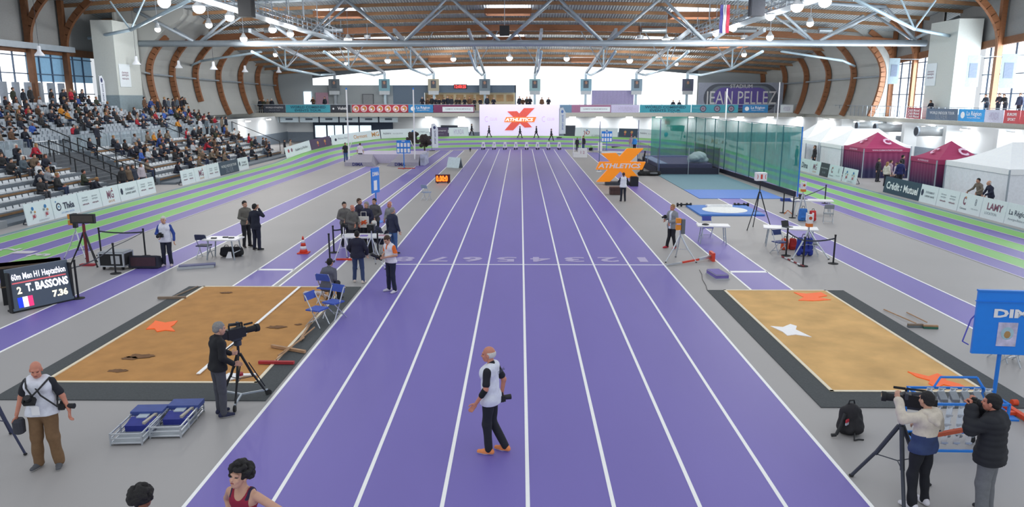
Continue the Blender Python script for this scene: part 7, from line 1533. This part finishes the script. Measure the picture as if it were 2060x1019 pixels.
# photocell tripod with red column and display
g = G(173, 535); e = tripod((g.x+.02, g.y+.1, 0), 1.5, .55, 'dark tripod with red column and speed display before the left boards', leg=BLACK, r=.025, name='display_tripod'); MB().cyl((0, 0, .1), (0, 0, 1.45), .05, n=10).build('red_column', U('#7c3038'), e); MB().bb(-.42, .42, -.05, .05, 1.48, 1.8).build('display', U('#2a2c30'), e); MB().bb(-.36, .36, -.06, -.05, 1.53, 1.75).build('display_face', U('#4a4340'), e); MB().bb(-.25, .25, -.1, .1, 0, .06).build('base_cap', U('#a02838'), e)
g = G(152, 520); e = tripod((g.x, g.y+.2, 0), 1.2, .45, 'silver tripod with orange timing boxes before the left boards', leg=ALU, r=.018, name='timing_tripod')
for z in (1.2, 1.42): MB().bb(-.2, -.04, -.07, .07, z, z+.17).build('timing_box', U('#d08a3c'), e)
MB().bb(-.04, .08, -.07, .07, 1.1, 1.62).build('control_box', BLACK, e)
# hurdle bar on the runway edge, table, chair, bags
a, b = G(360, 541), G(434, 536); m = MB(); m.bar(Vector(a)+Vector((0, 0, .09)), Vector(b)+Vector((0, 0, .09)), .28, .08); m.mi = 1; m.bar(Vector(a)+Vector((0, -.14, .05)), Vector(b)+Vector((0, -.14, .05)), .03, .09); recenter(m.build('take_off_board', [U('#6a6c90'), ALU], label='long low grey take-off board lying beside the left runway', cat='board'))
g = G(437, 524); folding_table((g.x+.1, g.y+.45, 0), -.05, 'white folding table with small gear near the men in suits', 1.25, .75, .74)
for dx, dy, L_ in ((-.3, -.1, 'small black device at the left of the white table near the suits'), (.05, .08, 'small black device in the middle of the white table near the suits'), (.3, -.02, 'small black device at the right of the white table near the suits')): MB().bb(-.09, .09, -.05, .05, 0, .035).build('radio', BLACK, loc=(g.x+.1+dx, g.y+.45+dy, .74), label=L_, cat='radio')
g = G(414, 518); folding_chair((g.x-.05, g.y+.05, 0), PI-.1, 'dark folding chair at the white table near the suits', '#343a54')
for px, c, L_ in ((455, '#1c1e26', 'black bag under the white table, left one'), (475, '#17181e', 'black bag under the white table, right one')): g = G(px, 516); bag((g.x, g.y+.1, 0), L_, c, (.42, .34, .36))
m = MB(); m.prism([(-.12, 0), (.12, 0), (.05, .22), (-.05, .22)], (0, 0, 0), (1, 0, 0), (0, .5, 1), .02); g = G(462, 519); m.build('paper_sheet', WHT, loc=(g.x, g.y-.05, 0), label='white paper sheet leaning between the two black bags', cat='paper')
# traffic cone
g = G(611, 509); e = empty('traffic_cone', (g.x, g.y, 0), 0, 'red and white striped traffic cone on the left runway', 'traffic cone'); c_ = U('#e2442c')
MB().bb(-.2, .2, -.2, .2, 0, .04).build('base', c_, e)
for k in range(5): r0 = .15-.022*k*1.15; MB().cyl((0, 0, .04+.12*k), (0, 0, .16+.12*k), r0, r0-.0255, n=16).build('cone_band' if k % 2 else 'cone_section', WHT if k % 2 else c_, e, smooth=True)
# plank and tools at the left pit
WD = mat('wood_pale', '#b08a68', .7, var=.15, scale=5); WDD = mat('wood_grey', '#8a7868', .7, var=.15, scale=5)
a, b = G(318, 602), G(374, 601); m = MB(); m.bar(a+Vector((0, 0, .05)), b+Vector((0, 0, .05)), .08, .06).bar(Vector(G(346, 601))+Vector((0, 0, .05)), Vector(G(398, 578))+Vector((0, 0, .04)), .03); recenter(m.build('levelling_rake', WDD, label='wooden levelling rake lying across the far left corner of the left pit', cat='rake'))
def rake(h0, h1, s0, s1, lab, col=WD, head=WD, w_=.07):
    e = empty('pit_rake', Vector(((h0.x+h1.x)/2, (h0.y+h1.y)/2, 0)), 0, lab, 'rake'); o = Vector(e.location); z = Vector((0, 0, .06))
    MB().bar(h0-o+z, h1-o+z, w_, .06).build('head', head, e); MB().cyl(s0-o+z+Vector((0, 0, .03)), s1-o+z+Vector((0, 0, .02)), .018, n=8).build('shaft', col, e); return e
e = rake(G(521, 733), G(592, 734), G(556, 731), G(633, 664), 'red toothed rake at the right edge of the left pit', head=U('#b03038'), w_=.08)
rake(G(547, 700), G(614, 712), G(560, 722), G(612, 685), 'wooden rake crossing the white edge of the left pit')
a, b = G(604, 688), G(664, 588); m = MB(); m.bar(a+Vector((0, 0, .05)), b+Vector((0, 0, .05)), .05, .04); recenter(m.build('wooden_plank', WD, label='long thin wooden plank along the right edge of the left pit', cat='plank'))
g = G(632, 592); m = MB(); m.bb(-.3, .3, -.12, .12, 0, .06).bar((.1, 0, .05), (.6, -.55, .04), .05); m.build('sand_leveller', U('#b8aeb4'), loc=(g.x, g.y, .02), label='pale sand leveller lying before the seated man', cat='rake')
def flatX(px, py, z, s, rz, c, lab, asym=.25):
    g = G(px, py, z); m = MB(); P1 = [(-1, -.75), (-.55, -.9), (1, .7), (.5, .85)]; P2 = [(-.85, .8), (-.4, .95), (.95, -.75), (.5, -.95)]
    for k, P_ in enumerate((P1, P2)): m.prism([(x*s, y*s) for x, y in P_], (0, 0, .003*k), (1, 0, 0), (0, 1, 0), .035)
    m.bb(-.35*s, .35*s, -.3*s, .3*s, 0, .04); o = m.build('marker_cross', c, loc=(g.x, g.y, z), label=lab, cat='marker'); o.rotation_euler = (0, 0, rz); return o
OX = mat('orange_marker', '#ff6a1e', .6, emit=.12, var=.02)
def ground_shape(poly, lab, c, z=.03):
    ps = [G(x, y, z) for x, y in poly]; cx = sum(p.x for p in ps)/len(ps); cy = sum(p.y for p in ps)/len(ps); m = MB(); n = len(ps)
    m.add([(p.x-cx, p.y-cy, .03) for p in ps] + [(p.x-cx, p.y-cy, 0) for p in ps], [tuple(range(n)), tuple(range(n, 2*n))[::-1]] + [(i, n+i, n+(i+1) % n, (i+1) % n) for i in range(n)])
    return m.build('marker_cross', c, loc=(cx, cy, z-.03), label=lab, cat='marker')
ground_shape([(294, 661), (304, 652), (309, 648), (312, 644), (332, 648), (357, 644), (350, 652), (343, 656), (352, 665), (333, 663), (316, 666), (311, 660)], 'orange X marker lying on the sand of the left pit', OX)
ground_shape([(1597, 587), (1622, 590), (1652, 587), (1664, 594), (1645, 597), (1672, 602), (1636, 604), (1606, 603), (1617, 597)], 'orange X marker at the far end of the right pit', OX)
ground_shape([(1550, 655), (1575, 657), (1590, 651), (1603, 655), (1601, 662), (1633, 677), (1600, 672), (1584, 674), (1574, 666)], 'white X marker lying in the middle of the right pit', WHT)
ground_shape([(1826, 746), (1848, 751), (1868, 756), (1886, 750), (1902, 757), (1903, 764), (1930, 771), (1950, 781), (1925, 779), (1898, 772), (1885, 779), (1868, 770), (1871, 764), (1845, 757)], 'large orange X marker at the near corner of the right pit', OX)
g = G(480, 757, .03); m = MB(); m.prism([(-.33, -.1), (-.1, -.22), (.1, .02), (.36, .08), (.3, .14), (-.05, .12), (-.26, .16)], (0, 0, 0), (1, 0, 0), (0, 1, 0), .03); m.build('marker_plate', WHT, loc=(g.x, g.y, .025), label='white angular plate on the sand behind the wheeled tripod', cat='marker')
# lightweight crates
def crate(px, py, rz, lab):
    g = G(px, py); e = empty('equipment_crate', (g.x, g.y, 0), rz, lab, 'crate'); a, b, h = .255, .56, .2
    MB().bb(-a, a, -b, b, .03, .045).build('tray', U('#9aa0a6'), e); m = MB()
    for z in (.04, .12, .2):
        for s in (-1, 1): m.bar((s*a, -b, z), (s*a, b, z), .022).bar((-a, s*b, z), (a, s*b, z), .022)
    for sx in (-1, 1):
        for y in (-b, -b/3, b/3, b): m.bar((sx*a, y, 0), (sx*a, y, .22), .025)
    m.build('rail_frame', ALU, e)
    MB().bb(-a-.02, a+.02, b*.45, b*1.02, .17, .25).build('cover', U('#41549a'), e); MB().box((0, .02, .12), (.42, .3, .12), rot=Matrix.Rotation(.15, 3, 'X')).build('cushion', U('#2c3590'), e); MB().box((-.02, .18, .2), (.18, .16, .02)).build('label_plate', U('#b8c4d0'), e); MB().bar((.18, .3, .2), (.1, -.1, .18), .05).build('strap', U('#c4bcae'), e); return e
crate(284, 866, .06, 'aluminium crate with blue cushion on the grey floor, left of two'); crate(359, 853, .06, 'aluminium crate with blue cushion on the grey floor, right of two')

# ------------------------------------------------------------------ right side equipment
# DIMA board
g = G(1995, 832); e = empty('sign_board', (g.x+.02, g.y, 0), -.1, 'large blue board with white capitals on a blue pole at the right edge', 'board'); h0 = htop(g.y, 708); h1 = htop(g.y, 583); W_ = 1.6
MB().bb(-.52, -.52+W_, -.03, .03, h0, h1).build('panel', mat('board_blue', '#1486f0', .45, var=.02), e); MB().bb(-.54, -.54+W_+.04, -.05, .03, h1-.2, h1-.185).bb(-.53, -.52+W_, -.045, .04, h1-.01, h1+.02).build('rim', BLUEP, e)
m = MB(); text_on(m, 'DIMA', (.2, -.032, h0+(h1-h0)*.66), (1, 0, 0), (0, 0, 1), w=.86, h=.16, bold=.045, lift=.008); m.build('lettering', WHT, e)
m = MB(); m.bb(-.13, .2, -.04, -.03, h0+.16, h0+.6); o = m.build('small_poster', mat('poster_print', '#c4c0dc', .5, var=.35, scale=6), e); MB().ball((.035, -.042, h0+.4), (.11, .006, .12), 12, 6).build('ring', U('#a8c8d8'), o); MB().ball((.035, -.046, h0+.38), (.06, .006, .07), 10, 5).build('figure', U('#b08a58'), o)
MB().bb(.36, 1.0, -.042, -.03, h0+.24, h0+.45).build('card', WHT, e); MB().cyl((0, .05, 0), (0, .05, h0+.3), .035, n=10).build('pole', BLUEP, e); MB().tube([(-.5, .05, h0+.7), (-.56, .05, h0+.62), (-.66, .05, h0+.2), (-.55, .05, h0+.14)], .012).build('hook', U('#5a5ac0'), e)
MB().bb(-.3, .3, -.3, .3, 0, .03).build('base', BLUEP, e)
for px, py, L_ in ((2035, 735, 'folding chair frame behind the large blue board, left one'), (2062, 745, 'folding chair frame behind the large blue board, right one')): g = G(px, py); folding_chair((g.x+.1, g.y+.4, 0), .4, L_, '#a8b4c0')
# backpack
g = G(1714, 876); e = empty('backpack', (g.x, g.y+.1, 0), .2, 'black backpack standing on the grey floor at the lower right', 'backpack')
blob_obj('body', blob([('c', (-.02, .02, .14), (0, .0, .42), .17, .13), ('c', (.1, 0, .14), (.08, 0, .38), .14, .1), ('c', (-.1, .03, .12), (-.09, .03, .4), .12, .1), ('c', (.05, -.13, .14), (.04, -.11, .26), .1, .08), ('c', (-.09, -.12, .12), (-.08, -.1, .2), .07, .06)], .012, .02, .006, 34, cut=lambda Q: .004-Q[..., 2]), cloth('#2b2a2e'), e)
MB().tube([(-.06, .02, .53), (-.04, .02, .6), (.04, .02, .6), (.06, .02, .53)], .012).build('handle', BLACK, e); MB().tube([(-.16, -.05, .4), (-.26, -.1, .2), (-.34, -.12, .06), (-.42, -.1, .05)], .03).build('strap', BLACK, e); MB().tube([(-.05, -.2, .1), (-.12, -.3, .02), (-.02, -.28, .02), (.06, -.3, .015)], .012).build('strap', BLACK, e); MB().box((-.16, -.13, .3), (.09, .02, .05), rz=.5).build('tag', U('#c03040'), e); MB().box((-.165, -.135, .25), (.09, .02, .04), rz=.5).build('tag', U('#b8bcc8'), e)
# trolley with starting blocks
g = G(1930, 925); e = empty('block_trolley', (g.x+.05, g.y+.35, 0), -.02, 'blue trolley loaded with grey starting blocks behind the two cameramen', 'trolley'); w_, d = .62, .35
m = MB()
for z in (.16, .95):
    for s in (-1, 1): m.bar((-w_, s*d, z), (w_, s*d, z), .035).bar((s*w_, -d, z), (s*w_, d, z), .035)
for sx in (-1, 1):
    for sy in (-1, 1): m.bar((sx*w_, sy*d, .12), (sx*w_, sy*d, .97), .035)
m.tube([(-.2, d, .95), (-.05, d+.1, 1.1), (.55, d+.1, 1.1), (w_, d, .95)], .02).build('frame', BLUEP, e)
for sx in (-1, 1):
    for sy in (-1, 1): MB().cyl((sx*.5-.02, sy*.3, .08), (sx*.5+.02, sy*.3, .08), .08, n=14).build('wheel', RUB, e)
for k in range(6):
    x = -.5+.19*k; m = MB(); m.bar((x-.12, -.2, .2), (x+.16, .2, 1.0), .08, .05)
    for j in range(7): t = j/6; m.box((x-.12+.28*t, -.23+.4*t, .24+.76*t), (.1, .02, .03))
    b_ = m.build('starting_block', ALU, e); MB().box((x+.1, .05, .92), (.12, .16, .05), rot=Matrix.Rotation(.6, 3, 'X')).build('foot_pad', U('#8a9098'), b_); MB().box((x-.05, -.1, .35), (.1, .14, .05), rot=Matrix.Rotation(.6, 3, 'X')).build('foot_pad', U('#8a9098'), b_)
MB().bar((-.7, -.42, .42), (-.1, -.42, .55), .06).bar((-.1, -.42, .55), (.1, -.42, .62), .05).build('orange_bar', U('#b8563c'), e)
a, b = G(2008, 812), G(2080, 858); m = MB(); m.bar(a+Vector((0, 0, .06)), b+Vector((0, 0, .06)), .09, .08).bar(Vector(G(2022, 836))+Vector((0, 0, .06)), Vector(G(2045, 836))+Vector((0, 0, .06)), .08, .06).cyl(Vector(G(2040, 815))+Vector((-.05, 0, .06)), Vector(G(2040, 815))+Vector((.05, 0, .06)), .06, n=12); recenter(m.build('hurdle_frame', U('#e0502c'), label='orange red metal frame lying on the floor at the right edge', cat='frame'))
# brooms beside the right pit
def broom(a, b, h0, h1, lab, head, bristle):
    e = empty('broom', Vector(((h0.x+h1.x)/2, (h0.y+h1.y)/2, 0)), 0, lab, 'broom'); o = Vector(e.location); z = Vector((0, 0, .07)); MB().cyl(a-o+Vector((0, 0, .03)), b-o+z, .016, n=8).build('shaft', WD, e); MB().bar(h0-o+z, h1-o+z, .07, .05).build('head', head, e); MB().bar(h0-o+Vector((0, 0, .03)), h1-o+Vector((0, 0, .03)), .09, .05).build('bristles', bristle, e)
broom(G(1824, 630), G(1864, 653), G(1857, 660), G(1886, 661), 'broom with green bristles beside the right pit', WD, U('#2f6a58')); broom(G(1778, 624), G(1842, 655), G(1826, 658), G(1856, 658), 'grey toothed rake lying left of the green broom', WDD, U('#6c7478'))
